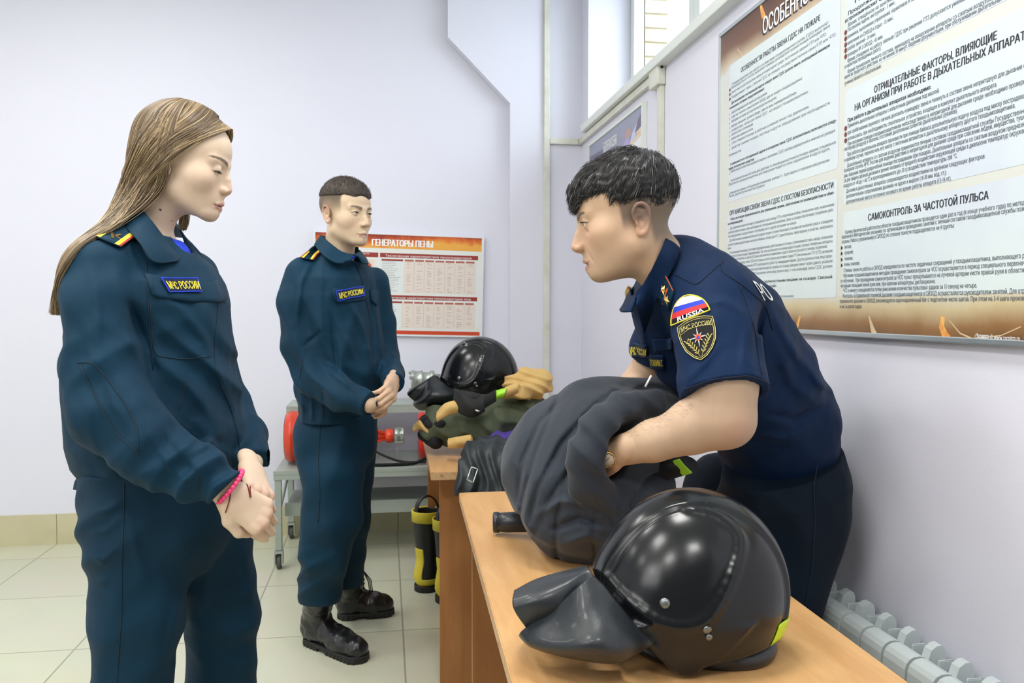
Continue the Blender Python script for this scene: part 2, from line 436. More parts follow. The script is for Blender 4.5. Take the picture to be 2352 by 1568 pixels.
def tiles():
    m = bpy.data.materials.new('floor_tiles'); m.use_nodes = True; nt = m.node_tree; b = nt.nodes['Principled BSDF']; L = nt.links
    tc = nt.nodes.new('ShaderNodeTexCoord'); mp = nt.nodes.new('ShaderNodeMapping'); mp.inputs['Location'].default_value = (0.54+.006, -3.255+.003, 0); L.new(tc.outputs['Object'], mp.inputs[0])
    br = nt.nodes.new('ShaderNodeTexBrick'); br.offset = 0; br.squash = 1; L.new(mp.outputs[0], br.inputs['Vector'])
    br.inputs['Scale'].default_value = 1; br.inputs['Brick Width'].default_value = .608; br.inputs['Row Height'].default_value = .615; br.inputs['Mortar Size'].default_value = .0035; br.inputs['Mortar Smooth'].default_value = .3
    br.inputs['Color1'].default_value = lin(207, 208, 184)+(1,); br.inputs['Color2'].default_value = lin(203, 204, 180)+(1,); br.inputs['Mortar'].default_value = lin(160, 158, 140)+(1,)
    n = nt.nodes.new('ShaderNodeTexNoise'); n.inputs['Scale'].default_value = 2.5; n.inputs['Detail'].default_value = 6; L.new(tc.outputs['Object'], n.inputs[0])
    x = nt.nodes.new('ShaderNodeMix'); x.data_type = 'RGBA'; x.blend_type = 'MULTIPLY'; x.inputs['Factor'].default_value = .18; L.new(br.outputs['Color'], x.inputs['A']); L.new(n.outputs['Color'], x.inputs['B'])
    L.new(x.outputs['Result'], b.inputs['Base Color']); b.inputs['Roughness'].default_value = .32; b.inputs['Specular IOR Level'].default_value = .45
    bp = nt.nodes.new('ShaderNodeBump'); bp.inputs['Distance'].default_value = .002; bp.inputs['Strength'].default_value = .6; bp.invert = True; L.new(br.outputs['Fac'], bp.inputs['Height']); L.new(bp.outputs[0], b.inputs['Normal'])
    return m
M['tile'] = tiles()
M['skirt'] = mat('skirting_tile', (200, 194, 160), .35, var=(6, (190, 184, 148), .4, .7))
M['grout'] = mat('grout', (160, 152, 120), .8)
M['lamp'] = mat('lamp_diffuser', (250, 250, 250), .5, emit=((255, 250, 240), 2.0))
M['alu'] = mat('aluminium_profile', (196, 206, 208), .3, metal=.7)
M['brick'] = mat('outside_brick', (214, 206, 190), .9, var=(25, (190, 178, 158), .4, .6))
M['glass'] = mat('window_glass', (255, 255, 255), 0, trans=1.0)
M['glass'].node_tree.nodes['Principled BSDF'].inputs['IOR'].default_value = 1.02

# ---------------------------------------------------------------- setting
XL, YF = -4.2, -2.6
def sbox(name, lo, hi, m, bev=0):
    return struct(MB().box(lo, hi, 0, bev=bev).build(name, m))
sbox('floor', (XL, YF, -.1), (XW+.5, YB+.2, 0), M['tile'])
sbox('ceiling', (XL, YF, CEIL), (XW+.5, YB+.2, CEIL+.1), M['ceil'])
sbox('wall_back', (XL, YB, 0), (XW+.3, YB+.15, CEIL), M['wall'])
sbox('wall_left', (XL-.15, YF, 0), (XL, YB+.15, CEIL), M['wall'])
sbox('wall_front', (XL, YF-.15, 0), (XW+.3, YF, CEIL), mat('bounce_cut_grey', (120, 120, 124), .8))  # unseen wall behind the camera; its grey is put in to cut bounced light
WY0, WY1, WZ0, WZ1, WD = -0.3, 4.53, 2.275, 3.12, .30       # window opening in the right wall
r = MB()
r.box((XW, YF, 0), (XW+WD+.14, YB+.15, WZ0)).box((XW, YF, WZ1), (XW+WD+.14, YB+.15, CEIL)).box((XW, WY1, WZ0), (XW+WD+.14, YB+.15, WZ1)).box((XW, YF, WZ0), (XW+WD+.14, WY0, WZ1))
struct(r.build('wall_right', M['wall']))
# shallow boxed-out strip on the back wall with a slanting shoulder
bz = [onY(1172, 237, YB-.07), onY(1029, 85, YB-.07)]
pts = [(bz[0][0], 0), (XW, 0), (XW, CEIL), (bz[1][0], CEIL), (bz[1][0], bz[1][2]), (bz[0][0], bz[0][2])]
struct(MB().poly(pts, (0, YB-.002, 0), (1, 0, 0), (0, 0, 1), 0, .068).build('trim_1', M['wall']))
# skirting of yellowish tiles along the back wall
sk = MB()
for i in range(-7, 3):
    x0 = -.54+i*.608; x1 = min(x0+.604, bz[0][0])
    if x0 < XL: x0 = XL
    if x1 > x0: sk.box((x0, YB-.012, 0), (x1, YB-.0005, .165), 0)
sk.box((XL, YB-.009, 0), (bz[0][0], YB-.0004, .163), 1)
struct(sk.build('baseboard_back', [M['skirt'], M['grout']]))
# window: sill board, frame with mullions, panes, brick outside
sbox('trim_2', (XW-.045, WY0, WZ0-.03), (XW+WD-.02, WY1-.003, WZ0+.012), M['pvc'], .006)
def window_section(n, y0, y1):
    f = MB(); X0, X1 = XW+WD-.06, XW+WD; z0, z1 = WZ0+.012, WZ1
    t = .065
    f.box((X0, y0, z0), (X1, y0+t, z1), bev=.004).box((X0, y1-t, z0), (X1, y1, z1), bev=.004).box((X0, y0+t, z0), (X1, y1-t, z0+t), bev=.004).box((X0, y0+t, z1-t), (X1, y1-t, z1), bev=.004)
    o = struct(f.build('window_%d' % n, M['pvc']))
    g = MB().box((X0+.022, y0+t-.008, z0+t-.008), (X0+.03, y1-t+.008, z1-t+.008)).build('glass_pane', M['glass'], o)
ys = [WY1-.005, 3.56, 2.60, 1.64, .68, -.28]
for i in range(5): window_section(i+1, ys[i+1]+.002, ys[i])
b = MB()
for k in range(12):
    b.box((XW+WD+.002, WY1+.0-.075, WZ0+k*.078), (XW+WD+.14, WY1+.02, WZ0+k*.078+.068), 0, bev=.003)
b.box((XW+WD+.002, WY1-.07, WZ0), (XW+WD+.13, WY1+.02, WZ1), 1)
struct(b.build('trim_3', [M['brick'], M['grout']]))
# ceiling lamps (above the frame; seen only as reflections)
for i, (x, y) in enumerate(LIGHTS):
    t = empty('ceiling_lamp', 'square ceiling lamp over the %s, %s row' % (('left side of the room', 'middle of the room', 'desks')[0 if x < -2 else 1 if x < 0 else 2], ('nearest', 'second', 'third', 'farthest')[0 if y < 0 else 1 if y < 1.5 else 2 if y < 3 else 3]), 'ceiling lamp', 'ceiling lamps')
    f = MB(); a = .30
    for q in (((x-a, y-a, CEIL-.05), (x-a+.02, y+a, CEIL-.001)), ((x+a-.02, y-a, CEIL-.05), (x+a, y+a, CEIL-.001)), ((x-a+.02, y-a, CEIL-.05), (x+a-.02, y-a+.02, CEIL-.001)), ((x-a+.02, y+a-.02, CEIL-.05), (x+a-.02, y+a, CEIL-.001))): f.box(*q)
    f.build('lamp_frame', M['pvc'], t); MB().box((x-a+.021, y-a+.021, CEIL-.04), (x+a-.021, y+a-.021, CEIL-.03)).build('diffuser', M['lamp'], t)
# cable ducts: vertical on the back wall, horizontal round the corner, box, vertical drop
Yd = YB-.07
xv = onY(1255, 400, Yd)[0]
o = MB().box((xv-.016, Yd-.022, 0), (xv+.016, Yd-.001, CEIL-.001), bev=.002).build('cable_duct', M['conduit']); tag(o, 'tall vertical white cable duct running floor to ceiling near the corner', 'cable duct')
zd = onY(1300, 326, Yd)[2]
yb1, yb0 = 3.35, 3.235; zb = 2.10
t = empty('cable_duct', 'horizontal white cable duct under the window sill ending at a junction box', 'cable duct')
MB().box((xv+.018, Yd-.022, zd-.016), (XW-.024, Yd-.001, zd+.016), bev=.002).build('corner_section', M['conduit'], t)
MB().box((XW-.022, yb1+.002, zd-.016), (XW-.001, Yd-.002, zd+.016), bev=.002).build('wall_section', M['conduit'], t)
t2 = empty('junction_box', 'small white plastic junction box at the end of the horizontal cable duct', 'junction box')
zc = (onX(1505, 178, XW)[2])
MB().box((XW-.036, yb0, zd-.052), (XW-.001, yb1, zd+.035), bev=.006).build('box_body', M['conduit'], t2)
MB().lathe([(.006, 0), (.006, .003), (.001, .003)], Matrix.Translation((XW-.018, yb0-.0005, zd+.016))@Matrix.Rotation(math.pi/2, 4, 'X'), 0, 10).build('screw_hole', mat('dark_hole', (40, 38, 34), .8), t2)
o = MB().box((XW-.020, 3.245, .02), (XW-.001, 3.285, zd-.0525), bev=.002).build('cable_duct', M['conduit']); tag(o, 'vertical white cable duct dropping from the junction box down the wall', 'cable duct')

# ---------------------------------------------------------------- desks
def desk(y0, y1, xl0, xr0, xl1, xr1, label):
    t = empty('desk', label, 'desk')
    z = .75; th = .026
    def q(v0, v1, u, zz):  # u across 0..1, along y
        return None
    top = MB(); c = [(xl0, y0), (xr0, y0), (xr1, y1), (xl1, y1)]
    bm = bmesh.new(); vs = [bm.verts.new((x, y, zz)) for zz in (z-th, z) for x, y in c]
    for f in ((3, 2, 1, 0), (4, 5, 6, 7), (0, 1, 5, 4), (1, 2, 6, 5), (2, 3, 7, 6), (3, 0, 4, 7)): bm.faces.new([vs[i] for i in f])
    bmesh.ops.recalc_face_normals(bm, faces=bm.faces[:])
    bmesh.ops.bevel(bm, geom=bm.edges[:], offset=.0018, segments=2, affect='EDGES')
    k0 = len(top.f); top.bm(bm)
    for i in range(len(top.f)):
        n = (Vector(top.v[top.f[i][1]])-Vector(top.v[top.f[i][0]])).cross(Vector(top.v[top.f[i][2]])-Vector(top.v[top.f[i][1]]))
        if abs(n.z) < .5*n.length: top.m[i] = 1
    top.build('desktop', [M['beech'], M['edge']], t)
    def X(u, y): s = (y-y0)/(y1-y0); a = xl0+(xl1-xl0)*s; b_ = xr0+(xr1-xr0)*s; return a+(b_-a)*u
    for y in (y0+.14, y1-.05):
        MB().box((X(.06, y), y-.011, 0), (X(.95, y), y+.011, z-th-.0005), bev=.001).build('side_panel', M['beech_shaded'], t)
    ya, yb = y0+.1515, y1-.0615
    p = MB(); xs = [X(.18, ya), X(.93, ya), X(.93, yb), X(.18, yb)]
    p.poly([(xs[0], ya), (xs[1], ya), (xs[2], yb), (xs[3], yb)], (0, 0, z-.17), (1, 0, 0), (0, 1, 0), 0, .018); p.build('shelf', [M['beech']], t)
    p = MB(); p.poly([(X(.70, ya), ya), (X(.72, ya), ya), (X(.72, yb), yb), (X(.70, yb), yb)], (0, 0, .25), (1, 0, 0), (0, 1, 0), 0, z-.17-.25-.001); p.build('modesty_panel', [M['beech_shaded']], t)
    return t
desk(.93, 2.32, .167, .716, .2035, .745, 'orange beech desk nearest the camera, holding the large black helmet')
desk(2.62, 3.84, .141, .70, .155, .715, 'orange beech desk further back, holding the heap of olive turnout clothing')

# ---------------------------------------------------------------- posters
def grad(name, axis, stops, rough=.35, noise=(0, 0)):
    m = bpy.data.materials.new(name); m.use_nodes = True; nt = m.node_tree; b = nt.nodes['Principled BSDF']; L = nt.links
    tc = nt.nodes.new('ShaderNodeTexCoord'); sp = nt.nodes.new('ShaderNodeSeparateXYZ'); L.new(tc.outputs['Object'], sp.inputs[0])
    mr = nt.nodes.new('ShaderNodeMapRange'); mr.inputs[1].default_value = stops[0][0]; mr.inputs[2].default_value = stops[-1][0]
    src = sp.outputs[axis]
    if noise[0]:
        n = nt.nodes.new('ShaderNodeTexNoise'); n.inputs['Scale'].default_value = noise[0]; n.inputs['Detail'].default_value = 5; n.inputs['Distortion'].default_value = .8; L.new(tc.outputs['Object'], n.inputs[0])
        a = nt.nodes.new('ShaderNodeMath'); a.operation = 'MULTIPLY_ADD'; a.inputs[1].default_value = noise[1]; L.new(n.outputs[0], a.inputs[0])
        s = nt.nodes.new('ShaderNodeMath'); s.operation = 'SUBTRACT'; s.inputs[1].default_value = noise[1]/2; L.new(src, s.inputs[0]); L.new(s.outputs[0], a.inputs[2]); src = a.outputs[0]
    L.new(src, mr.inputs[0]); r = nt.nodes.new('ShaderNodeValToRGB'); L.new(mr.outputs[0], r.inputs[0])
    lo, hi = stops[0][0], stops[-1][0]; e = r.color_ramp.elements
    e[0].position = 0; e[0].color = lin(stops[0][1])+(1,); e[1].position = 1; e[1].color = lin(stops[-1][1])+(1,)
    for p_, c_ in stops[1:-1]:
        k = e.new((p_-lo)/(hi-lo)); k.color = lin(c_)+(1,)
    L.new(r.outputs[0], b.inputs['Base Color']); b.inputs['Roughness'].default_value = rough; b.inputs['Specular IOR Level'].default_value = .5
    return m
M['ink'] = mat('black_print', (38, 42, 48), .5); M['ink2'] = mat('grey_print', (100, 109, 114), .5)
M['white'] = mat('white_print', (245, 245, 245), .5)
# big poster on the right wall
BZ0, BZ1, BY0, BY1 = 1.203, 2.182, .80, 2.655
bp = empty('poster', 'large pale wall poster of dense text headed with a brown fiery band', 'poster')
M['bigbg'] = grad('poster_print', 2, [(1.2, (96, 66, 40)), (1.235, (150, 112, 72)), (1.275, (206, 190, 150)), (1.31, (214, 216, 206)), (2.03, (212, 216, 210)), (2.06, (196, 176, 150)), (2.10, (120, 84, 60)), (2.2, (70, 48, 42))], noise=(5, .05))
M['panel'] = mat('poster_panel_print', (216, 228, 228), .35, var=(2.5, (206, 214, 226), .35, .7))
M['flame'] = mat('flame_print', (224, 146, 66), .4, var=(30, (240, 190, 110), .4, .6)); M['flame2'] = mat('pale_flame_print', (214, 190, 150), .4)
M['redink'] = mat('dark_red_print', (110, 52, 50), .5)
MB().box((XW-.016, BY0+.006, BZ0+.006), (XW-.001, BY1-.006, BZ1-.006)).build('printed_board', M['bigbg'], bp)
f = MB(); e = .012
f.box((XW-.020, BY0, BZ0), (XW-.0012, BY1, BZ0+e), bev=.002).box((XW-.020, BY0, BZ1-e), (XW-.0012, BY1, BZ1), bev=.002)
f.box((XW-.020, BY1-e, BZ0+e), (XW-.0012, BY1, BZ1-e), bev=.002).box((XW-.020, BY0, BZ0+e), (XW-.0012, BY0+e, BZ1-e), bev=.002)
f.build('poster_frame', M['alu'], bp)
U_, V_ = (0, -1, 0), (0, 0, 1)                       # reading direction on the right wall
def rr_pts(y0, y1, z0, z1, r=.012):
    out = []
    for cx, cy, a0 in ((y1-r, z1-r, 0), (y0+r, z1-r, 90), (y0+r, z0+r, 180), (y1-r, z0+r, 270)):
        for k in range(5):
            a = math.radians(a0+22.5*k); out.append((cx+r*math.cos(a), cy+r*math.sin(a)))
    return out
pn = MB()
def wpt(x, y): q = onX(x, y, XW-.016); return q[1], q[2]
yc0, yc1 = wpt(1922, 600)[0], wpt(1675, 300)[0]
ya0, ya1 = .86, wpt(1936, 600)[0]
zsplitL = wpt(1800, 435)[1]; zs2 = [wpt(1950, 180)[1], wpt(1950, 205)[1], wpt(1950, 468)[1], wpt(1950, 486)[1]]
for y0, y1, z0, z1 in ((yc0, yc1, 1.298, zsplitL-.012), (yc0, yc1, zsplitL+.012, 2.055), (ya0, ya1, 1.298, zs2[3]), (ya0, ya1, zs2[2], zs2[1]), (ya0, ya1, zs2[0], 2.055)):
    pn.poly([(-a, b) for a, b in rr_pts(y0, y1, z0, z1)], (XW-.0164, 0, 0), U_, V_, 0)
pn.build('text_panel', M['panel'], bp)
fl = MB()
def ribbon(mb, pts, m, x=XW-.0162):
    P_ = [wpt(a, b) for a, b, _ in pts]; W_ = [c for _, _, c in pts]
    L_, R_ = [], []
    for i, (y, z) in enumerate(P_):
        a = P_[max(0, i-1)]; b = P_[min(len(P_)-1, i+1)]; t = Vector((b[0]-a[0], b[1]-a[1])).normalized(); n = Vector((-t.y, t.x))*W_[i]/2
        L_.append((x, y+n.x, z+n.y)); R_.append((x, y-n.x, z-n.y))
    k = len(L_); mb.add(L_+R_, [(i, i+1, k+i+1, k+i) for i in range(k-1)], m)
ribbon(fl, [(2166, 727, .012), (2163, 750, .016), (2170, 768, .018), (2178, 779, .019)], 0)
ribbon(fl, [(1838, 725, .006), (1832, 745, .014), (1826, 770, .01)], 0)
ribbon(fl, [(1996, 725, .004), (2004, 755, .014), (2012, 775, .02)], 1)
ribbon(fl, [(2180, 735, .002), (2205, 765, .003), (2235, 778, .003), (2300, 770, .002), (2345, 750, .002)], 1)
ribbon(fl, [(1747, 12, .010), (1752, 32, .022), (1760, 48, .008)], 0)
ribbon(fl, [(1693, 112, .003), (1702, 122, .003), (1709, 134, .003)], 1)
fl.build('print_pattern', [M['flame'], M['flame2']], bp)
T = MB()
def line(s, x0, y0, x1, size, m=0, bold=0.0, x=XW-.0168, y1=None):
    a = wpt(x0, y0); yy = 709+(y0-709)*(x1-885)/(x0-885) if y1 is None else y1
    b = wpt(x1, yy)
    T.text(s, (x, a[0], a[1]), U_, V_, size, m, width=a[0]-b[0], bold=bold, res=2)
HB, BS = .0205, .0112
line('ОТРИЦАТЕЛЬНЫЕ ФАКТОРЫ, ВЛИЯЮЩИЕ', 2008, 214, 2289, .0215, 0, .06)
line('НА ОРГАНИЗМ ПРИ РАБОТЕ В ДЫХАТЕЛЬНЫХ АППАРАТАХ', 1963, 255, 2380, .0215, 0, .06)
line('САМОКОНТРОЛЬ ЗА ЧАСТОТОЙ ПУЛЬСА', 1994, 507, 2270, .0215, 0, .06)
line('ПРОДОЛЖИТЕЛЬНОСТЬ ЗАНЯТИЙ', 1963, 8, 2400, .0215, 0, .06)
rows = [('Продолжительность занятия не более шести', 1948, 36, 2240, 1), ('астрономических часов из них:', 1941, 53, 2080, 1), ('Время, отведённое на занятие, рекомендуется', 1948, 62, 2110, 0),
 ('Постановка задачи, инструктаж - 5 мин.;', 1947, 74, 2056, 0), ('разминка, выполнение упражнений, нормативов и задач', 1947, 89, 2110, 0), ('включение из СИЗОД и отдых - 15 мин.;', 1947, 104, 2052, 0), ('разбор занятий - 10 мин.;', 1947, 117, 2012, 0), ('проверка № 2 СИЗОД - 45 мин.', 1947, 131, 2028, 0),
 ('Время, отводимое на работу звеньев ГДЗС при решении ПТЗ допускается уменьшать', 1947, 144, 2230, 0), ('и характера проводимых работ).', 1940, 158, 2024, 0), ('Время тренировок личного состава, имеющего на вооружении аппараты со сжатым воздухом, определяется', 1947, 169, 2350, 0),
 ('мени их защитного действия, но не менее 30 минут. Ведение документации, при обслуживании дыхательных аппаратов', 1940, 182, 2352, 0), ('(учении) является обязательным.', 1940, 196, 2024, 0),
 ('При работе в дыхательных аппаратах необходимо:', 1947, 281, 2138, 1),
 ('Применять дыхательные аппараты с избыточным давлением под маской;', 1947, 294, 2157, 0), ('при срабатывании звукового сигнала доложить командиру звена и покинуть в составе звена непригодную для дыхания среду;', 1947, 309, 2380, 0),
 ('использовать, при необходимости, спасательное устройство, входящее в комплект дыхательного аппарата.', 1947, 323, 2290, 0), ('При оказании помощи газодымозащитникам непосредственно в непригодной для дыхания среде необходимо проверить', 1947, 335, 2365, 0),
 ('кислорода (воздуха) в баллоне, состояние дыхательных шлангов (дыхательных рукавов).', 1940, 347, 2199, 0), ('При работе в дыхательном аппарате произвести при помощи байпаса дополнительную подачу воздуха под маску пострадавшего', 1946, 359, 2370, 0),
 ('в крайнем случае, переключить его маску с легочным автоматом к дыхательному аппарату другого газодымозащитника.', 1940, 372, 2332, 0), ('Дыхательные аппараты со сжатым воздухом применяются личным составом газодымозащитной службы Государственной', 1946, 384, 2362, 0),
 ('пожарной службы МЧС России для ведения действий в непригодной для дыхания среде при спасении людей, имущества, тушении', 1939, 396, 2372, 0), ('рав, оказании первой доврачебной помощи пострадавшим при пожарах. Дыхательные аппараты со сжатым воздухом предназначены', 1939, 408, 2380, 0),
 ('ся для защиты органов дыхания и зрения человека от вредного воздействия окружающей среды в диапазоне температур окружающего', 1939, 419, 2380, 0), ('воздуха от -40 до + 60 °С и кратковременного (до 30 с) воздействия температуры 200 °С.', 1938, 431, 2199, 0),
 ('Дыхание в дыхательных аппаратах сопровождается воздействием на организм следующих факторов:', 1944, 443, 2263, 0), ('дополнительное сопротивление дыханию на вдохе и выдохе (10-30 мм. вод. ст.);', 1944, 455, 2174, 0), ('дополнительная масса постоянно носимого во время работы аппарата (12-16 кг).', 1944, 468, 2185, 0),
 ('Оценка физической работоспособности газодымозащитников проводится один раз в год (в конце учебного года) по методике,', 1941, 537, 2372, 0), ('веденной в Методических указаниях по организации и проведению занятий с личным составом газодымозащитной службы пожарной', 1934, 548, 2380, 0), ('охраны. Работа (упражнения) в СИЗОД по степени тяжести подразделяется на 4 группы:', 1934, 559, 2192, 0),
 ('легкая;', 1940, 571, 1956, 0), ('средняя;', 1940, 584, 1960, 0), ('тяжелая;', 1940, 598, 1959, 0), ('очень тяжелая.', 1939, 611, 1975, 0),
 ('Степень тяжести работы в СИЗОД определяется по частоте сердечных сокращений у газодымозащитника, выполняющего работу', 1938, 625, 2380, 0), ('Обучение газодымозащитников методам проведения самоконтроля за ЧСС осуществляется в период специального первоначально-', 1937, 637, 2385, 0),
 ('го обучения.  При проведении самоконтроля за ЧСС пульс прощупывается на лучевой артерии кисти правой руки в области', 1931, 649, 2352, 0), ('четырьмя пальцами левой руки или, при наличии аппаратуры, дистанционно.', 1931, 660, 2149, 0),
 ('ЧСС в минуту определяется путем умножения количества пульсовых ударов за 15 секунд на четыре.', 1937, 671, 2244, 0), ('Контроль за правильной техникой дыхания газодымозащитников в СИЗОД осуществляется руководителем занятий. Для отработки', 1936, 683, 2385, 0),
 ('правильного дыхания в СИЗОД рекомендуется кратковременный бег с подсчетом числа шагов. При этом на 3-4 шага производится', 1929, 695, 2385, 0), ('и на 5-6 шагов выдох.', 1929, 707, 1980, 0)]
for s, x0, y0, x1, bo in rows: line(s, x0, y0, x1, .0128 if y0 < 500 else .0125, 0 if bo else 1, .06 if bo else .02)
for y in (78, 92, 106, 119, 133, 298, 312, 326):
    a = wpt(1943, y-3); T.poly([(-a[0]+.0062*math.cos(t*.524), a[1]+.0062*math.sin(t*.524)) for t in range(12)], (XW-.0168, 0, 0), U_, V_, 2)
for y in (569, 582, 596, 609):
    a = wpt(1934, y); T.poly([(-a[0]-.004, a[1]-.005), (-a[0]+.005, a[1]), (-a[0]-.004, a[1]+.005)], (XW-.0168, 0, 0), U_, V_, 0)
# left column
line('ОСОБЕННОСТИ РАБОТЫ ЗВЕНА ГДЗС НА ПОЖАРЕ', 1702, 167, 1884, .0200, 0, .06)
line('ОРГАНИЗАЦИЯ СВЯЗИ ЗВЕНА ГДЗС С ПОСТОМ БЕЗОПАСНОСТИ', 1676, 495, 1914, .0200, 0, .06)
rows = [('Газодымозащитники при работе в составе звена газодымозащитной службы (ГДЗС) выполняют', 1681, 197, 1903, 0), ('Взаимодействуют с постом, выполняют команды руководителя тушения пожара командира звена', 1680, 205, 1906, 0),
 ('Знают место расположения звена в непригодной среде, постоянный связной РТП или ЧПО:', 1680, 216, 1898, 0), ('Поддерживают связь с звеном ГДЗС на позиции посредством техники связи РТП или ЧПО:', 1680, 227, 1920, 0),
 ('Для выполнения поставленной задачи каждое звено ГДЗС должно иметь необходимый минимум', 1680, 240, 1906, 1), ('оснащения, которым предусматривает:', 1676, 252, 1756, 1),
 ('средства индивидуальной защиты органов дыхания;', 1680, 262, 1762, 0), ('средства спасения и самоспасания СИЗОД, один на каждого газодымозащитника;', 1680, 272, 1843, 0), ('необходимый инструмент для вскрытия конструкций (лом или другие);', 1680, 282, 1784, 0),
 ('приборы освещения: групповой фонарь - один на звено, индивидуальный фонарь;', 1680, 293, 1830, 0), ('путевой трос, связка для звена ГДЗС - на каждого газодымозащитника;', 1680, 303, 1856, 0), ('средства связи и сигнализации;', 1680, 312, 1730, 0),
 ('рукавная линия с примкнутым стволом;', 1680, 322, 1730, 0), ('ствол первой помощи и рабочая рукавная линия под давлением;', 1680, 332, 1858, 0), ('средства тушения пожара, лестница и другое оборудование при необходимости', 1680, 343, 1906, 0), ('пожарный лом.', 1674, 360, 1703, 0),
 ('В зависимости от поставленной задачи в оснащение звена ГДЗС дополнительно включаются следу-', 1678, 380, 1921, 1), ('ющие технические средства:', 1674, 391, 1732, 1), ('прибор контроля местонахождения пожарных, автомобиль ГДЗС; приборы радиационной и химической разведки', 1678, 397, 1918, 0),
 ('теплоотражательные костюмы для действий по локализации источников пожара (аварии) специальное', 1678, 418, 1920, 0), ('комплекты газодымозащитные для эвакуации людей из зоны задымления воздуха вдоль', 1674, 427, 1906, 0), ('пожарный инструмент и оборудование (пневматика), комплект У - 10 для защиты от поражения электрическим', 1677, 446, 1905, 0), ('током, диэлектрический инструмент.', 1674, 454, 1758, 0),
 ('Связь на пожаре предназначается для управления силами, обеспечения их взаимодействия и обме-', 1678, 506, 1916, 1), ('на информацией.', 1672, 517, 1706, 1), ('Для управления силами на пожаре устанавливается связь между РТП и оперативным штабом, начальником тыла, начальниками', 1677, 527, 1916, 0),
 ('участков тушения пожара и при необходимости с пожарными автомобилями. Связь на пожаре обеспечивает управление рабо-', 1673, 537, 1915, 0), ('той подразделений, сосредоточение и группировку сил и средств обстановки на пожаре.', 1673, 546, 1830, 0),
 ('Для обеспечения указаний используются радиостанции и громкоговорящие установки автомобилей связи и освещения,', 1676, 555, 1914, 0), ('а также носимые радиостанции, выносные телефоны, аппаратура АТС, радиотелефоны, переговорные устройства, электромега-', 1673, 565, 1914, 0), ('фоны.', 1672, 573, 1680, 0),
 ('Для взаимодействия между участками (подразделениями), работающими на пожаре, устанавливается связь между начальника-', 1676, 583, 1914, 0), ('ми участков тушения пожара (подразделений). При этом используются носимые радиостанции, полевые телефонные аппараты,', 1672, 592, 1913, 0), ('переговорные устройства и связные. В случае невозможности применения средств связи используются сигналы управления;', 1672, 600, 1900, 0),
 ('давать указания командиру звена ГДЗС и постовому на посту безопасности имеют право РТП или начальник УТП (СТП), начальник', 1672, 609, 1913, 0), ('штаба пожаротушения, начальник КПП, руководитель работ по ликвидации аварии. Другое должностное лицо феде-', 1672, 618, 1912, 0), ('ральной службы Государственной противопожарной службы на пожаре (аварии) имеет право давать указания', 1672, 627, 1912, 0), ('только в случае, если звено ГДЗС подчинено непосредственно ему, о чем командир звена ГДЗС должен', 1672, 636, 1912, 0),
 ('Передача информации между должностными лицами на пожаре. Связной', 1672, 655, 1911, 1), ('назначается РТП. Связной:', 1672, 665, 1783, 1), ('передаёт полученные указания;', 1700, 686, 1824, 0)]
for s, x0, y0, x1, bo in rows: line(s, x0, y0, x1, .0112, 0 if bo else 1, .06 if bo else .0)
for y in (265, 275, 286, 296, 306, 315, 325, 335, 346, 402, 423, 448):
    a = wpt(1676, y-2); T.poly([(-a[0]+.0025*math.cos(t), a[1]+.0025*math.sin(t)) for t in range(6)], (XW-.0168, 0, 0), U_, V_, 0)
for y in (208, 218, 229):
    a = wpt(1677, y-1); T.poly([(-a[0]+.006*math.cos(t), a[1]+.006*math.sin(t)) for t in range(6)], (XW-.0168, 0, 0), U_, V_, 2)
# title and maker's line
a = wpt(1752, 80)
T.text('ОСОБЕННОСТИ РАБОТЫ ЗВЕНА ГДЗС', (XW-.0166, a[0]+.004, a[1]-.004), U_, V_, .066, 0, sx=.72, bold=.11, res=3)
T.text('ОСОБЕННОСТИ РАБОТЫ ЗВЕНА ГДЗС', (XW-.0170, a[0], a[1]), U_, V_, .066, 3, sx=.72, bold=.05, res=3)
line('© www.zarnitza.ru   тел: (843) 200-95-95', 2275, 779, 2440, .0130, 3, .015)
a, b = wpt(2240, 768), wpt(2272, 779)
for p0, p1 in (((a[0], a[1]), (b[0], a[1]-.001)), ((a[0], b[1]), (b[0], b[1]+.001)), ((a[0], b[1]), (a[0]-.001, a[1])), ((b[0]+.001, b[1]), (b[0], a[1]))):
    T.poly([(-p0[0], p0[1]), (-p1[0], p0[1]), (-p1[0], p1[1]), (-p0[0], p1[1])], (XW-.0168, 0, 0), U_, V_, 3)
line('Зарница', 2243, 777, 2269, .0135, 3, .03)
T.build('lettering', [M['ink'], M['ink2'], M['redink'], M['white']], bp)

# second poster on the right wall, beyond the officer's head
c1, c0 = onX(1360, 330, XW)[1], 3.475; cz1, cz0 = 2.165, 1.55
sp_ = empty('poster', 'wall poster with a grey-violet header behind the bending man\'s head', 'poster')
MB().box((XW-.016, c0+.005, cz0+.005), (XW-.001, c1-.005, cz1-.005)).build('printed_board', mat('violet_poster_print', (232, 234, 236), .35), sp_)
f = MB(); e = .014
f.box((XW-.022, c0, cz0), (XW-.0012, c1, cz0+e)).box((XW-.022, c0, cz1-e), (XW-.0012, c1, cz1)).box((XW-.022, c1-e, cz0+e), (XW-.0012, c1, cz1-e)).box((XW-.022, c0, cz0+e), (XW-.0012, c0+e, cz1-e))
f.build('poster_frame', M['pvc'], sp_)
q = MB(); xx = XW-.0165
def Yp(u): return c1-e-(c1-c0-2*e)*u
def pl(pts, m, x=xx): q.poly([(-Yp(u), v) for u, v in pts], (x, 0, 0), U_, V_, m)
pl([(0, 1.99), (.45, 2.0), (.75, 2.015), (1, 2.05), (1, 2.15), (0, 2.15)], 0)
pl([(0, 1.99), (.32, 1.996), (.30, 2.085), (0, 2.095)], 1, xx-.0002)
pl([(0, 1.975), (.45, 1.985), (.75, 2.0), (1, 2.03), (1, 2.045), (.75, 2.015), (.45, 2.0), (0, 1.99)], 2, xx-.0003)
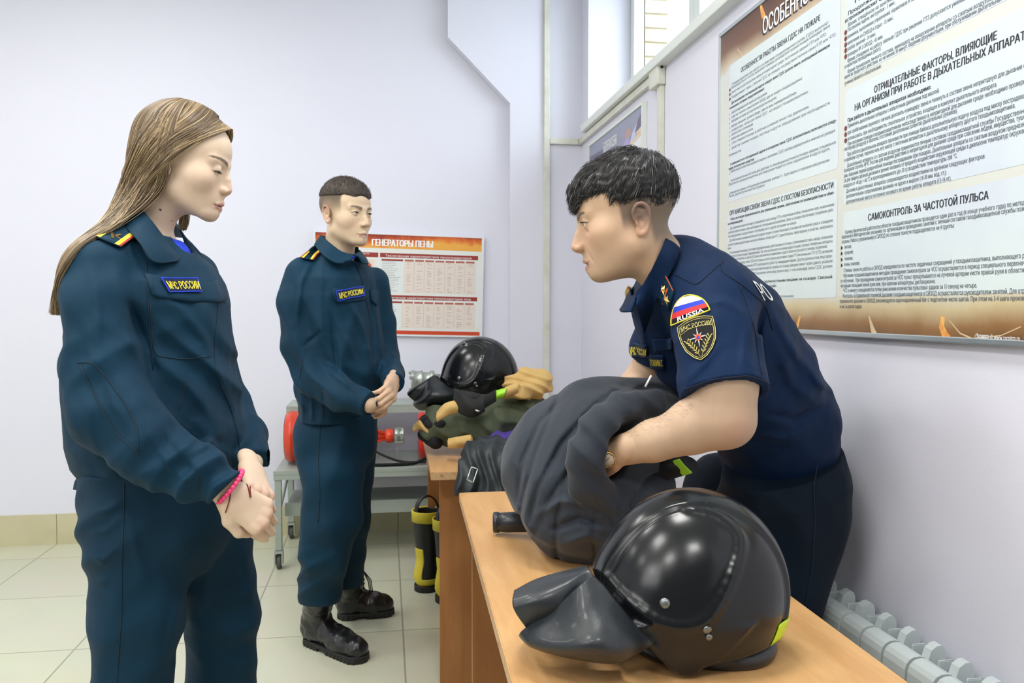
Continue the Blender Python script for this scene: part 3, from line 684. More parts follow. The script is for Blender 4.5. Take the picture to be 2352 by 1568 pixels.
pl([(.66, 2.012), (.72, 2.05), (.78, 2.07), (.80, 2.02)], 3, xx-.0004); pl([(.80, 2.02), (.84, 2.06), (.92, 2.09), (.95, 2.07), (.88, 2.03)], 4, xx-.0004)
pl([(.88, 2.05), (.93, 2.10), (1, 2.13), (1, 2.07)], 5, xx-.0005); pl([(.72, 2.05), (.74, 2.09), (.80, 2.10), (.82, 2.06)], 6, xx-.0005); pl([(.9, 2.035), (.93, 2.055), (1, 2.065), (1, 2.045)], 2, xx-.0006)
for cu, cv, ru, rv, m in ((.57, 1.91, .038, .045, 7), (.84, 1.925, .050, .062, 8), (.36, 1.88, .035, .03, 9)):
    n = 20; o_ = [(cu+ru*math.cos(2*math.pi*k/n), cv+rv*math.sin(2*math.pi*k/n)) for k in range(n)]; i_ = [(cu+.012+ru*.55*math.cos(2*math.pi*k/n), cv+rv*.62*math.sin(2*math.pi*k/n)) for k in range(n)]
    vs = [(xx-.0005, Yp(u), v) for u, v in o_+i_]; q.add(vs, [(k, (k+1) % n, n+(k+1) % n, n+k) for k in range(n)], m)
q.text('БЕРЕГИ СЕБЯ', (xx-.0006, Yp(.31), 2.065), U_, V_, .065, 10, width=.235, bold=.05)
q.build('print', [mat('pv1', (150, 155, 178), .4), mat('pv2', (110, 106, 134), .4), mat('pv3', (232, 208, 176), .4), mat('pv4', (176, 164, 216), .4), mat('pv5', (200, 210, 235), .4), mat('pv6', (112, 100, 130), .4), mat('pv7', (196, 150, 140), .4), mat('pv8', (150, 80, 100), .4), mat('pv9', (96, 92, 66), .4), mat('pv10', (170, 176, 110), .4), M['white']], sp_)

# poster on the back wall (hung slightly crooked)
A0 = onY(720, 530, YB-.012); A1 = onY(1112, 545, YB-.012); A2 = onY(1108, 775, YB-.012)
W_b = A1[0]-A0[0]+.0; H_b = A1[2]-A2[2]; rot = math.atan2(A1[2]-A0[2], A1[0]-A0[0])
gp = empty('poster', 'foam generator poster with orange flame header on the back wall', 'poster')
ux = (math.cos(rot), 0, math.sin(rot)); uz = (-math.sin(rot), 0, math.cos(rot)); Ob = A0
def bq(mb, u0, v0, u1, v1, m, y=.0): mb.poly([(u0*W_b, -v0*H_b), (u1*W_b, -v0*H_b), (u1*W_b, -v1*H_b), (u0*W_b, -v1*H_b)], (Ob[0], Ob[1]-y, Ob[2]), ux, uz, m)
mb = MB(); mb.poly([(0, 0), (W_b, 0), (W_b, -H_b), (0, -H_b)], (Ob[0], YB-.001, Ob[2]), ux, uz, 0, -.0) 
bd = MB(); bd.poly([(0, -H_b), (W_b, -H_b), (W_b, 0), (0, 0)], (Ob[0], YB-.003, Ob[2]), ux, uz, 0, .022)
bd.build('board', mat('poster_board_edge', (225, 230, 232), .4), gp)
yb_ = .0135
M['fire'] = grad('fire_print', 2, [(A0[2]-.085, (236, 170, 70)), (A0[2]-.055, (220, 110, 40)), (A0[2]-.02, (150, 46, 24)), (A0[2]+.01, (90, 36, 26))], noise=(9, .13))
pr = MB()
bq(pr, .012, .012, .985, .145, 0, yb_); bq(pr, .012, .95-.005, .985, .985-.003, 1, yb_); bq(pr, .012, .15, .985, .94, 2, yb_)
bq(pr, .012, .19, .345, .235, 3, yb_+.0003); bq(pr, .41-.05, .19, .375, .235, 3, yb_+.0003)
cx0, cx1 = .385, .965
bq(pr, .30, .19, .365, .235, 3, yb_+.0004); bq(pr, cx0, .19, cx1, .232, 3, yb_+.0003); bq(pr, cx0, .60, cx1, .64, 3, yb_+.0003)
bq(pr, cx0, .245, cx1, .58, 4, yb_+.0002); bq(pr, cx0+.14, .265, cx1-.01, .575, 5, yb_+.0003); bq(pr, cx0, .655, cx1, .925, 4, yb_+.0002); bq(pr, cx0+.13, .675, cx1-.01, .92, 5, yb_+.0003)
for v in (.248, .66):
    xs = np.linspace(cx0+.145, cx1-.012, 8)
    bq(pr, cx0+.01, v, cx0+.135, v+.018, 3, yb_+.0005)
    for i in range(7): bq(pr, xs[i], v, xs[i+1]-.008, v+.018, 6, yb_+.0005)
    for i in range(1, 7): bq(pr, xs[i]-.005, v+.02, xs[i]-.0035, v+(.31 if v < .5 else .24), 7, yb_+.0005)
rnd = random.Random(3)
for v0, v1 in ((.275, .57), (.69, .91)):
    v = v0
    while v < v1:
        bq(pr, cx0+.012, v, cx0+.012+rnd.uniform(.06, .11), v+.004, 8, yb_+.0005)
        for i in range(7):
            if rnd.random() < .7: bq(pr, xs[i]+.012, v, xs[i]+.012+rnd.uniform(.012, .035), v+.004, 8, yb_+.0005)
        v += .0165
v = .40
while v < .62: bq(pr, .03, v, .03+rnd.uniform(.27, .31), v+.004, 8, yb_+.0005); v += .0165
bq(pr, .145, .255, .355, .385, 5, yb_+.0003); bq(pr, .145, .70, .355, .90, 5, yb_+.0003); bq(pr, .16, .80, .33, .805, 8, yb_+.0005); bq(pr, .17, .82, .30, .825, 8, yb_+.0005); bq(pr, .19, .84, .29, .845, 8, yb_+.0005)
for u, h, w_ in ((.166, .035, .012), (.19, .05, .018), (.225, .065, .026), (.262, .035, .012), (.29, .05, .02), (.325, .07, .028)):
    pr.poly([((u-w_/2)*W_b, -.365*H_b), ((u+w_/2)*W_b, -.365*H_b), ((u+w_*.38)*W_b, -(.365-h*.85)*H_b), ((u+w_*.15)*W_b, -(.365-h*.9)*H_b), ((u+w_*.1)*W_b, -(.365-h*1.35)*H_b), ((u-w_*.05)*W_b, -(.365-h)*H_b), ((u-w_*.38)*W_b, -(.365-h*.85)*H_b)], (Ob[0], Ob[1]-yb_-.0008, Ob[2]), ux, uz, 9)
bq(pr, .235, .725, .345, .79, 10, yb_+.0008); bq(pr, .245, .735, .32, .775, 11, yb_+.0010)
def bt(s, u, v, w_, size, m, bold=0.0): pr.text(s, (Ob[0]+ux[0]*u*W_b+uz[0]*-v*H_b, Ob[1]-yb_-.001, Ob[2]+ux[2]*u*W_b-uz[2]*v*H_b), ux, uz, size, m, width=w_*W_b, bold=bold, res=3)
bt('ГЕНЕРАТОРЫ ПЕНЫ', .335, .122, .355, .050, 12, .09)
bt('Техническая характеристика пеногенераторов', cx0+.03, .225, cx1-cx0-.07, .017, 12); bt('Техническая характеристика пеногенераторов типа', cx0+.03, .633, cx1-cx0-.07, .017, 12); bt('Генератор пены средней кратности', .04, .21, .28, .014, 12)
pr.build('print', [M['fire'], mat('orange_band', (204, 70, 34), .4), mat('gp2', (226, 230, 226), .4, var=(4, (236, 222, 196), .5, .8)), mat('gp3', (150, 48, 36), .4), mat('gp4', (222, 230, 230), .4), mat('gp5', (228, 216, 206), .4), mat('gp6', (176, 100, 84), .4), mat('gp7', (190, 170, 160), .4), mat('gp8', (170, 166, 160), .4), mat('gp9', (206, 74, 50), .4), mat('gp10', (96, 84, 50), .4), mat('gp11', (176, 190, 110), .4), M['white']], gp)

# ---------------------------------------------------------------- radiator
M['rad'] = mat('radiator_enamel', (198, 208, 208), .3); M['rad_d'] = mat('radiator_gap', (52, 60, 62), .6); M['brass'] = mat('plated_brass', (190, 180, 150), .25, metal=.9)
rad = empty('radiator', 'white sectional aluminium radiator along the wall beside the near desk', 'radiator')
zt = .585; pitch = .080
ytop = 1.30
for i in range(10):
    y0 = ytop+i*pitch
    s = MB(); g = .004
    prof = [(XW-.118, zt-.040), (XW-.117, zt-.024), (XW-.113, zt-.012), (XW-.106, zt-.004), (XW-.097, zt), (XW-.085, zt+.001), (XW-.076, zt-.001), (XW-.069, zt-.007), (XW-.066, zt-.016)]   # rounded top front
    n = len(prof); vs = []
    for yy in (y0+g, y0+pitch-g): vs += [(x, yy, z) for x, z in prof]+[(XW-.066, yy, .10), (XW-.118, yy, .10)]
    m_ = n+2; s.add(vs, [tuple(range(m_-1, -1, -1)), tuple(range(m_, 2*m_))]+[(k, (k+1) % m_, m_+(k+1) % m_, m_+k) for k in range(m_)], 0)
    s.box((XW-.066, y0+pitch*.66, .10), (XW-.034, y0+pitch*.70, zt+.004), 0, bev=.003)
    # back fin, rounded upright plate standing proud of the top
    fin = [(XW-.0655, .12), (XW-.0655, zt-.012), (XW-.058, zt+.010), (XW-.046, zt+.018), (XW-.036, zt+.019), (XW-.030, zt+.014), (XW-.027, zt+.004), (XW-.027, .12)]
    s.poly([(x, z) for x, z in fin], (0, y0+.006, 0), (1, 0, 0), (0, 0, 1), 0, -.022)
    s.box((XW-.105, y0+.030, .08), (XW-.075, y0+.050, .099), 0)
    for zz in (.18, .32, .46): s.box((XW-.1195, y0+g+.004, zz), (XW-.118, y0+pitch-g-.004, zz+.004), 1)
    s.build('section', [M['rad'], M['rad_d']], rad)
v = MB(); yv = ytop-.002
v.lathe([(.020, 0), (.020, .016), (.026, .017), (.026, .034), (.014, .035), (.014, .06), (.019, .061), (.019, .085)], Matrix.Translation((XW-.092, yv, zt-.04))@Matrix.Rotation(math.pi/2, 4, 'X'), 0, 20)
v.build('valve', mat('valve_white', (214, 220, 212), .35), rad)
MB().tube([(XW-.092, yv-.07, zt-.04), (XW-.092, yv-.12, zt-.06), (XW-.092, yv-.13, .0)], .011, 0, 12).build('pipe', M['rad'], rad)
MB().box((XW-.1, ytop+.1, .0), (XW-.05, ytop+.12, .099)).build('foot', M['rad'], rad); MB().box((XW-.1, ytop+.7, .0), (XW-.05, ytop+.72, .099)).build('foot', M['rad'], rad)
# ---------------------------------------------------------------- heads
def head_sdf(pr):
    """head and neck in local (s, f, u) metres, eyes at u = 0; pr: tweaks"""
    g = pr.get
    nose = g('nose', 1.0); jw = g('jaw', 1.0); fat = g('fat', 0.0); oe = g('open', 1.0); nt = g('nosetip', (0.1135, -0.037)); ml = g('mouth', 0.0)
    ch = g('chin', (0.084, -0.098)); lipf = g('lip', 1.0)
    G = []
    A = lambda k, *f: G.append(('u', k, f))
    B_ = lambda k, *f: G.append(('s', k, f))
    A(0, ell((0, -.014, .040), (.0755, .096, .083)))
    A(.03, ell((0, .044, .034), (.058, .047, .052)))
    A(.03, ell((0, .030, -.028), (.061+fat, .058, .058)))
    for s in (-1, 1):
        A(.030, ell((s*.043, .050, -.028), (.019+fat*.8, .026, .022)))
        A(.025, cap((s*.046*jw, .004, -.062), (s*.020, .070, ch[1]+.002), .0165+fat*.8, .0140))
    A(.028, ell((0, .040, -.064), (.044*jw+fat, .046, .040)))
    A(.016, ell((0, ch[0]-.004, ch[1]), (.019, .0155, .0145)))
    A(.020, ell((0, .066, -.064), (.029, .028, .026)))
    for s in (-1, 1):
        A(.014, cap((s*.042, .072, .019), (s*.010, .087, .014), .0090, .0085))
    for s in (-1, 1):
        B_(.012, ell((s*.031, .0985, -.001), (.0165, .0125, .0105)))
    # nose
    A(.010, chain([(0, .0865, .008), (0, nt[0]*.47+.0455, nt[1]*.42), (0, nt[0]-.0085, nt[1])], [.0068, .0068, .0088*nose], .004))
    A(.010, cap((0, .083, .004), (0, nt[0]-.026, nt[1]+.004), .0085, .0125))
    for s in (-1, 1):
        A(.006, ell((s*.0118, nt[0]-.0155, nt[1]-.004), (.0068*nose, .0095, .0068)))
    A(.004, cap((0, nt[0]-.010, nt[1]-.008), (0, .0955, -.052), .0045, .005))
    A(.010, cap((0, .0895, -.052), (0, .0925, -.066), .0065, .007))
    # lips
    for s in (-1, 1):
        A(.006, cap((0, .0972+ml, -.0695), (s*.019, .0895, -.0735), .0044*lipf, .003))
        A(.006, cap((0, .0945+ml*.6, -.0825-g('gap', 0)), (s*.017, .0875, -.0765), .0050*lipf, .003))
    A(.008, ell((0, .087, -.0925), (.012, .008, .006)))
    if g('gap', 0) > 0: B_(.0015, ell((0, .098, -.0755-g('gap', 0)*.4), (.017, .012, .0008+g('gap', 0)*.5)))
    else: B_(.0022, ell((0, .104, -.0757), (.021, .013, .0008)))
    for s in (-1, 1):
        B_(.003, ell((s*.0062, nt[0]-.0135, nt[1]-.0125), (.0028, .0048, .0028)))
        B_(.004, ell((s*.0225, .092, -.0755), (.0022, .004, .0022)))
    # eyes: lids over the ball, then the slit
    ec = (.031, .0775, 0)
    for s in (-1, 1):
        A(.005, ell((s*ec[0], ec[1], ec[2]), .0132))
    for s in (-1, 1):
        B_(.0012, ell((s*(ec[0]+.0006), .0925, g('lidz', 0.0)), (.0132, .0125, .0050*oe)))
    if g('fold'):
        for s in (-1, 1): B_(.007, cap((s*.0195, .0965, -.044), (s*.031, .0835, -.076), .0012, .0008)); B_(.008, cap((s*.020, .0915, -.0145), (s*.042, .082, -.019), .0010, .0006))
    # neck
    na = g('neck', ((0, -.022, -.065), (0, -.048, -.215), .050, .054))
    A(.030, cap(na[0], na[1], na[2], na[3]))
    if g('double'): A(.03, ell((0, .040, -.092), (.036, .040, .022)))
    # ears
    for s in (-1, 1):
        fr = Frame((s*.0700, g('eary', -.012), g('earz', -.010)), (s*.30, 1, 0), (0, -.22, 1))
        fr2 = fr
        P = lambda a, b, c: fr.o+a*.85*np.array([s, 0, 0])+b*fr.f+c*fr.u
        rim = [P(.002, .012, .004), P(.006, .013, .018), P(.011, .004, .030), P(.014, -.010, .030), P(.016, -.018, .018), P(.015, -.018, .002), P(.011, -.012, -.014), P(.006, -.002, -.024), P(.002, .007, -.024), P(.001, .009, -.014)]
        rr = [.0026, .0030, .0032, .0034, .0034, .0032, .0032, .0048, .0046, .0036]
        rr = list(np.interp(np.linspace(0, 9, 28), range(10), rr)); rim = crv(rim, 3)
        A(.004, chain(rim, rr, .002))
        A(.004, chain([P(.004, .004, .022), P(.009, -.008, .016), P(.009, -.010, .000), P(.006, -.004, -.014)], [.0028, .0032, .0032, .0030], .002))
        A(.006, ell(P(.004, -.004, .004), (.0045, .014, .024), fr.M))
        A(.003, ell(P(.005, .008, -.004), (.003, .0035, .006), fr.M))
        B_(.004, ell(P(.010, .001, .001), (.006, .0055, .0075), fr.M))
    def f(p):
        d = None
        for op, k, fs in G:
            for q in fs:
                v = q(p)
                if d is None: d = v
                elif op == 'u': d = smin(d, v, k)
                else: d = smax(d, -v, k)
        return d
    return f
def mixc(c, m, col): return c*(1-m[:, None])+np.array(lin(col))[None]*m[:, None]
def sstep(a, b, x):
    t = np.clip((x-a)/(b-a), 0, 1); return t*t*(3-2*t)
def head_col(q, pr):
    """q local coordinates; skin colours, with shade painted along the mouth"""
    g = pr.get
    c = np.tile(np.array(lin(g('skin', (214, 180, 160)))), (len(q), 1))
    x, y, z = q[:, 0], q[:, 1], q[:, 2]; ax = np.abs(x)
    m = np.exp(-((ax-.042)/.022)**2-((z+.034)/.022)**2)*(y > .03)*.35*g('blush', 1); c = mixc(c, m, (208, 140, 125))
    m = np.exp(-((z+.04)/.014)**2-(ax/.014)**2)*(y > .095)*.30; c = mixc(c, m, (205, 140, 125))
    m = np.exp(-((ax-.088)/.014)**2)*(y < .02)*(y > -.05)*(np.abs(z+.01) < .04)*.5; c = mixc(c, m, (205, 135, 118))
    if g('stubble'):
        m = sstep(-.045, -.065, z)*sstep(-.01, .03, y)*(1-np.exp(-((ax)/.02)**2-((z+.076)/.008)**2))*g('stubble')*(z > -.125)
        m = m*(.8+.2*np.sin(q[:, 0]*2100+np.sin(q[:, 2]*1900)*2)); c = mixc(c, m, (105, 95, 92))
    # lips
    ml = g('mouth', 0.0); zz = z+.0757
    w = np.clip(1-(ax/.0215)**2, 0, 1); up = .0085*w**.7*(1-.18*np.exp(-(ax/.004)**2)); lo = .0105*w**.6
    m = (sstep(up+.0008, up-.0008, zz)*sstep(-lo-.0012-g('gap', 0), -lo+.0008-g('gap', 0), zz))*(y > .082)*(ax < .0215)
    c = mixc(c, m*g('lipc', .8), g('lipcol', (176, 112, 108)))
    m = np.exp(-(zz/.0009)**2)*(ax < .021)*(y > .08)*.7; c = mixc(c, m, (90, 50, 48))  # crease between the lips darkened, its shade put into the colour
    if g('gap', 0) > 0:
        m = (np.abs(zz+g('gap')*.4) < g('gap')*.45)*(ax < .0165)*(y > .07); c = mixc(c, m*.85, (70, 30, 30))  # open mouth: dark red inside, deepened by painted shade
    # brows
    t = (ax-.012)/g('browl', .036); bz = g('browz', .0195)+.0065*np.sin(np.clip(t, 0, 1)*2.2)-.002; th = g('browt', .0035)*(1.1-.75*np.clip(t, 0, 1))
    m = sstep(1.25, .7, np.abs(z-bz)/th)*sstep(-.06, .06, t)*sstep(1.02, .9, t)*(y > .05)
    m *= .9+.1*np.sin(ax*1500-z*900); c = mixc(c, m*g('browm', .85), g('browc', (70, 52, 40)))
    # lash line at the edge of the slit
    ex, ez = (ax-.0316)/.0132, (z-g('lidz', 0.0))/(.0050*max(.25, g('open', 1.0)))
    rr = np.sqrt(ex**2+ez**2); m = np.exp(-((rr-1.05)/g('lashw', .14))**2)*(y > .07)*(z > g('lidz', 0)-.001)*g('lash', .8)
    c = mixc(c, m, (35, 24, 20))
    # close cropped sides
    if g('crop'):
        hl = g('hairline')(q)
        c = mixc(c, hl*g('crop'), g('cropc', (92, 78, 66)))
    return c
def eyeballs(fr, pr, parent, look=(0, 0)):
    for s in (-1, 1):
        ec = np.array([s*.031, .0775, 0]); R = .0122
        mb = MB(); d = nrm([look[0], 1, look[1]]); ff = Frame(ec, d, (0, 0, 1))
        n = 20; prof = []
        vs = []; fs = []; ms = []
        rings = [0, .12, .20, .30, .40, .46, .52, .8, 1.1, 1.5, 2.2, 3.0]
        for i, a in enumerate(rings):
            for k in range(n):
                t = 2*math.pi*k/n; rr = R*(1.03 if a < .4 else 1.0)
                v = ff.w(math.sin(a)*math.cos(t)*rr, math.cos(a)*rr, math.sin(a)*math.sin(t)*rr)
                vs.append(fr.w(*v))
        for i in range(len(rings)-1):
            for k in range(n):
                fs.append((i*n+k, (i+1)*n+k, (i+1)*n+(k+1) % n, i*n+(k+1) % n)); ms.append(2 if rings[i+1] <= .20 else 1 if rings[i+1] <= .52 else 0)
        o = link_mesh('eye', vs, fs, [M['sclera'], M[pr.get('iris', 'iris')], M['pupil']], parent, mi=ms)

def lashes(hs, fr, K, pr, parent, low=False):
    """thin dark lid edges with short lashes, found on the face surface"""
    oe = pr.get('open', 1.0); lz = pr.get('lidz', 0.0)
    for sd in (-1, 1):
        mb = MB()
        for up in ((1, -1) if low else (1,)):
            xs = np.linspace(.0195, .0445, 18); u = lz+up*.0050*oe*np.sqrt(np.clip(1-((xs-.0316)/.0132)**2, 0, 1))-(0.0006*(xs > .04))
            L = np.stack([sd*xs, np.full(18, .125), u], 1)
            for _ in range(50):
                w_ = fr.o+(L*K)@fr.M; d = hs(w_.astype(f32)); L[:, 1] -= np.clip(d, 0, .02)/K*.7
            pts = [fr.w(*(K*np.array([a, b+.0004, c]))) for a, b, c in L]
            mb.tube(pts, [.0002+.0007*math.sin(math.pi*i/17)*(1 if up > 0 else .5) for i in range(18)], 0, 5)
            if up > 0:
                for i in range(4, 18):
                    a, b, c = L[i]; dr = -1 if low else .35
                    mb.tube([fr.w(*(K*np.array([a, b, c]))), fr.w(*(K*np.array([a+sd*.0012, b+.0030, c+.0009*dr]))), fr.w(*(K*np.array([a+sd*.0026, b+.0055, c+.0030*dr])))], [.00028, .0002, .00008], 0, 4)
        mb.build('eyelashes', M['lash'], parent)
# ---------------------------------------------------------------- tools for figures and soft goods
def raycast(g, px, py, d0, d1, n=70):
    """first hit of the camera rays through the pixels with the surface g, as points and normals"""
    px = np.atleast_1d(px).astype(float); py = np.atleast_1d(py).astype(float)
    R = FWD[None]+np.outer((px-1176)/FPX, RGT)+np.outer((784-py)/FPX, UPV)
    t = np.full(len(px), float(d0)); hit = np.zeros(len(px), bool)
    for _ in range(n):
        d = g((CAM+R*t[:, None]).astype(f32)).astype(float)
        hit |= d < .0006
        t = np.where(hit, t, t+np.clip(d, .0004, .05)*.75)
    ok = hit & (t < d1)
    if ok.any():
        t[~ok] = np.interp(np.flatnonzero(~ok), np.flatnonzero(ok), t[ok]) if len(t) > 1 else t[~ok]
    else: t[:] = (d0+d1)/2
    return CAM+R*t[:, None], ok
def gradn(g, p, e=.002):
    p = p.astype(f32); I3 = np.eye(3, dtype=f32)*e
    n = np.stack([g(p+I3[i])-g(p-I3[i]) for i in range(3)], 1); return n/np.maximum(1e-9, np.linalg.norm(n, axis=1))[:, None]
def bnd(pts, pad):
    a = np.array(pts, float); return a.min(0)-pad, a.max(0)+pad
def SP(g, x, y, lift=.004, d0=1.2, d1=2.4):
    """point over the surface g seen through a picture point, lifted off it"""
    p, ok = raycast(g, [x], [y], d0, d1); n = gradn(g, p, .006)[0]; return p[0]+n*lift
def creases(p, lines, depth, dr=.16):
    """soft folds along hand-placed lines: (points, half width in picture pixels, height); they fade away from the given depth"""
    q = p-CAM.astype(f32); dd = q@FWD.astype(f32); X = 1176+FPX*(q@RGT.astype(f32))/dd; Y = 784-FPX*(q@UPV.astype(f32))/dd
    out = np.zeros(len(p), f32)
    for pts, w_, h_ in lines:
        best = np.full(len(p), 1e9, f32); tb = np.zeros(len(p), f32); n = len(pts)-1
        for i in range(n):
            a, b = np.array(pts[i], float), np.array(pts[i+1], float); ab = b-a; t = np.clip(((X-a[0])*ab[0]+(Y-a[1])*ab[1])/(ab@ab), 0, 1)
            e = (X-a[0]-t*ab[0])**2+(Y-a[1]-t*ab[1])**2; m = e < best; best = np.where(m, e, best); tb = np.where(m, (i+t)/n, tb)
        out += h_*np.exp(-best/(w_*w_))*np.sin(np.pi*np.clip(tb*.92+.04, 0, 1))**.6
    return out*np.exp(-((dd-depth)/dr)**2)
class Decal:
    """a patch lying on the surface g, spanned by four picture corners tl, tr, br, bl"""
    def __init__(self, g, quad, d0, d1, n=14, lift=.001, smooth=2):
        tl, tr, br, bl = [np.array(q, float) for q in quad]; self.n = n
        u, v = np.meshgrid(np.linspace(0, 1, n+1), np.linspace(0, 1, n+1), indexing='ij')
        q = (tl*(1-u)[..., None]+tr*u[..., None])*(1-v)[..., None]+(bl*(1-u)[..., None]+br*u[..., None])*v[..., None]
        p, ok = raycast(g, q[..., 0].ravel(), q[..., 1].ravel(), d0, d1)
        N = gradn(g, p, .004).reshape(n+1, n+1, 3); p = p.reshape(n+1, n+1, 3)
        for _ in range(smooth):
            for A in (p, N):
                B_ = A.copy(); B_[1:-1] = (A[:-2]+2*A[1:-1]+A[2:])/4; A[:] = B_; B_ = A.copy(); B_[:, 1:-1] = (A[:, :-2]+2*A[:, 1:-1]+A[:, 2:])/4; A[:] = B_
        N /= np.linalg.norm(N, axis=2)[..., None]; self.p = p; self.N = N; self.lift = lift
    def at(self, u, v, z=0.0):
        n = self.n; a = np.clip(u, -.2, 1.2)*n; b = np.clip(v, -.2, 1.2)*n
        i = int(np.clip(math.floor(a), 0, n-1)); j = int(np.clip(math.floor(b), 0, n-1)); a -= i; b -= j
        f = lambda A: (A[i, j]*(1-a)+A[i+1, j]*a)*(1-b)+(A[i, j+1]*(1-a)+A[i+1, j+1]*a)*b
        return f(self.p)+f(self.N)*(self.lift+z)
    def sheet(self, mb, m=0, th=.0015, poly=None):
        if poly is None: return mb.sheet(lambda u, v: self.at(u, 1-v, th/2), self.n, self.n, m, th)
        # arbitrary outline (closed, convex-ish): fan of rings towards the centre
        c = np.mean(poly, 0); K = 5; vs = []; fs = []; n = len(poly)
        for k in range(K+1):
            for q in poly:
                s = 1-k/K*.999; vs.append(self.at(c[0]+(q[0]-c[0])*s, c[1]+(q[1]-c[1])*s, th))
        for k in range(K):
            for i in range(n): fs.append((k*n+i, k*n+(i+1) % n, (k+1)*n+(i+1) % n, (k+1)*n+i))
        b0 = len(vs)
        for q in poly: vs.append(self.at(q[0], q[1], -.0015))
        for i in range(n): fs.append((b0+i, b0+(i+1) % n, (i+1) % n, i))
        return mb.add(vs, fs, m, True)
    def line(self, mb, pts, r, m=0, z=.0, closed=False, flat=True):
        P_ = []
        for i in range(len(pts)-(0 if closed else 1)):
            a = np.array(pts[i]); b = np.array(pts[(i+1) % len(pts)]); L = max(1, int(np.linalg.norm(b-a)*10))
            for k in range(L): P_.append(self.at(*(a+(b-a)*k/L), z))
        if not closed: P_.append(self.at(*pts[-1], z))
        return mb.tube(P_, r, m, 6, closed=closed)
    def text(self, mb, s, u0, u1, vbase, size_v, m=0, z=.0012, th=.0, bold=0.0, arc=None):
        """text from u0 to u1 with its baseline at vbase; size_v is the letter size in v units"""
        def fn(x, y, zz):
            uu = u0+x*(u1-u0); vv = vbase-y*size_v
            if arc: vv = arc(uu, y*size_v)
            return self.at(uu, vv, z+zz*.001)
        cu = MB(); cu.text(s, (0, 0, 0), (1, 0, 0), (0, 1, 0), 1.0, 0, width=1.0, bold=.10/len(s) if bold > 0 else 0)
        if cu.v: mb.add([fn(x, y, zz) for x, y, zz in cu.v], cu.f, m)
        return mb
def seam(g, pts, d0, d1, r=.0012, m=0, mb=None, closed=False, lift=.0003, n=8):
    """thin raised line following picture points over the surface g"""
    P_ = np.array(pts, float); q = []
    for i in range(len(P_)-1):
        for k in range(n): q.append(P_[i]+(P_[i+1]-P_[i])*k/n)
    q.append(P_[-1]); q = np.array(q)
    for _ in range(3): q[1:-1] = (q[:-2]+2*q[1:-1]+q[2:])/4
    p, ok = raycast(g, q[:, 0], q[:, 1], d0, d1); N = gradn(g, p, .004)
    p = p+N*lift
    keep = [i for i in range(len(p)) if ok[i] and (i == 0 or np.linalg.norm(p[i]-p[i-1]) < .03)]
    mb = mb or MB()
    if len(keep) > 3: mb.tube([p[i] for i in keep], r, m, 6)
    return mb
def bspl(ctrl):
    """smooth surface through a control grid (Catmull-Rom): returns fn(u,v)"""
    Cg = np.array(ctrl, float); nu, nv = Cg.shape[:2]
    def cr(A, t):
        n = len(A); x = np.clip(t, 0, 1)*(n-1); i = int(min(n-2, math.floor(x))); f = x-i
        p0, p1, p2, p3 = A[max(0, i-1)], A[i], A[i+1], A[min(n-1, i+2)]
        return .5*((2*p1)+(-p0+p2)*f+(2*p0-5*p1+4*p2-p3)*f*f+(-p0+3*p1-3*p2+p3)*f**3)
    return lambda u, v: cr([cr(Cg[i], v) for i in range(nu)], u)
def crv(pts, n=8):
    A = [np.array(p, float) for p in pts]; out = []
    for i in range(len(A)-1):
        p0, p1, p2, p3 = A[max(0, i-1)], A[i], A[i+1], A[min(len(A)-1, i+2)]
        for k in range(n):
            f = k/n; out.append(.5*((2*p1)+(-p0+p2)*f+(2*p0-5*p1+4*p2-p3)*f*f+(-p0+3*p1-3*p2+p3)*f**3))
    out.append(A[-1]); return out

def hand_sdf(fr, s, fingers, thumb, k=.006, sc_=1.0):
    """fr: wrist frame; f towards the knuckles, u out of the back of the hand, s: side. fingers: list of 4 (angles of 3 joints, spread);
    thumb: three points in the local frame. s=+1 puts the thumb on +s side"""
    G = []
    W = lambda a, b, c: fr.w(a*s*sc_, b*sc_, c*sc_)
    n = fr.u
    G.append(cap(W(0, -.03, 0), W(0, .018, 0), .026*sc_, .027*sc_, n, .68))
    for x, l, r in ((.026, .084, .0125), (.009, .088, .013), (-.009, .084, .0125), (-.026, .076, .0115)):
        G.append(cap(W(x*.6, .012, .0), W(x, l, .001), .0165*sc_, r*sc_, n, .85))
    kn = [(.027, .086, .001), (.009, .091, .003), (-.009, .087, .002), (-.0255, .078, 0)]
    Ls = [(.043, .026, .022), (.047, .030, .023), (.044, .028, .023), (.034, .021, .020)]
    R0 = [.0094, .0096, .0092, .0080]
    FG = []
    for i, (ang, spread) in enumerate(fingers):
        p = np.array(kn[i]); a = 0.0; d = np.array([math.sin(spread), math.cos(spread), 0]); pts = [p-d*.008]; pts.append(p); rr = [R0[i]*1.12, R0[i]*1.12]
        for j in range(3):
            a += ang[j]; v = d*math.cos(a)+np.array([0, 0, -1])*math.sin(a); p = p+v*Ls[i][j]; pts.append(p); rr.append(R0[i]*(1.0, .90, .78)[j])
        FG.append(chain([W(*q) for q in pts], [r*sc_ for r in rr], .003))
    TG = chain([W(*q) for q in thumb], [r*sc_ for r in (.0155, .0125, .0108, .0090)][:len(thumb)], .004)
    palm = U(.012, *G)
    def f(p):
        d = palm(p); d = smin(d, TG(p), .010)
        fd = None
        for g in FG:
            v = g(p); fd = v if fd is None else smin(fd, v, .0015)
        return smin(d, fd, .006)
    f.tips = None
    return f
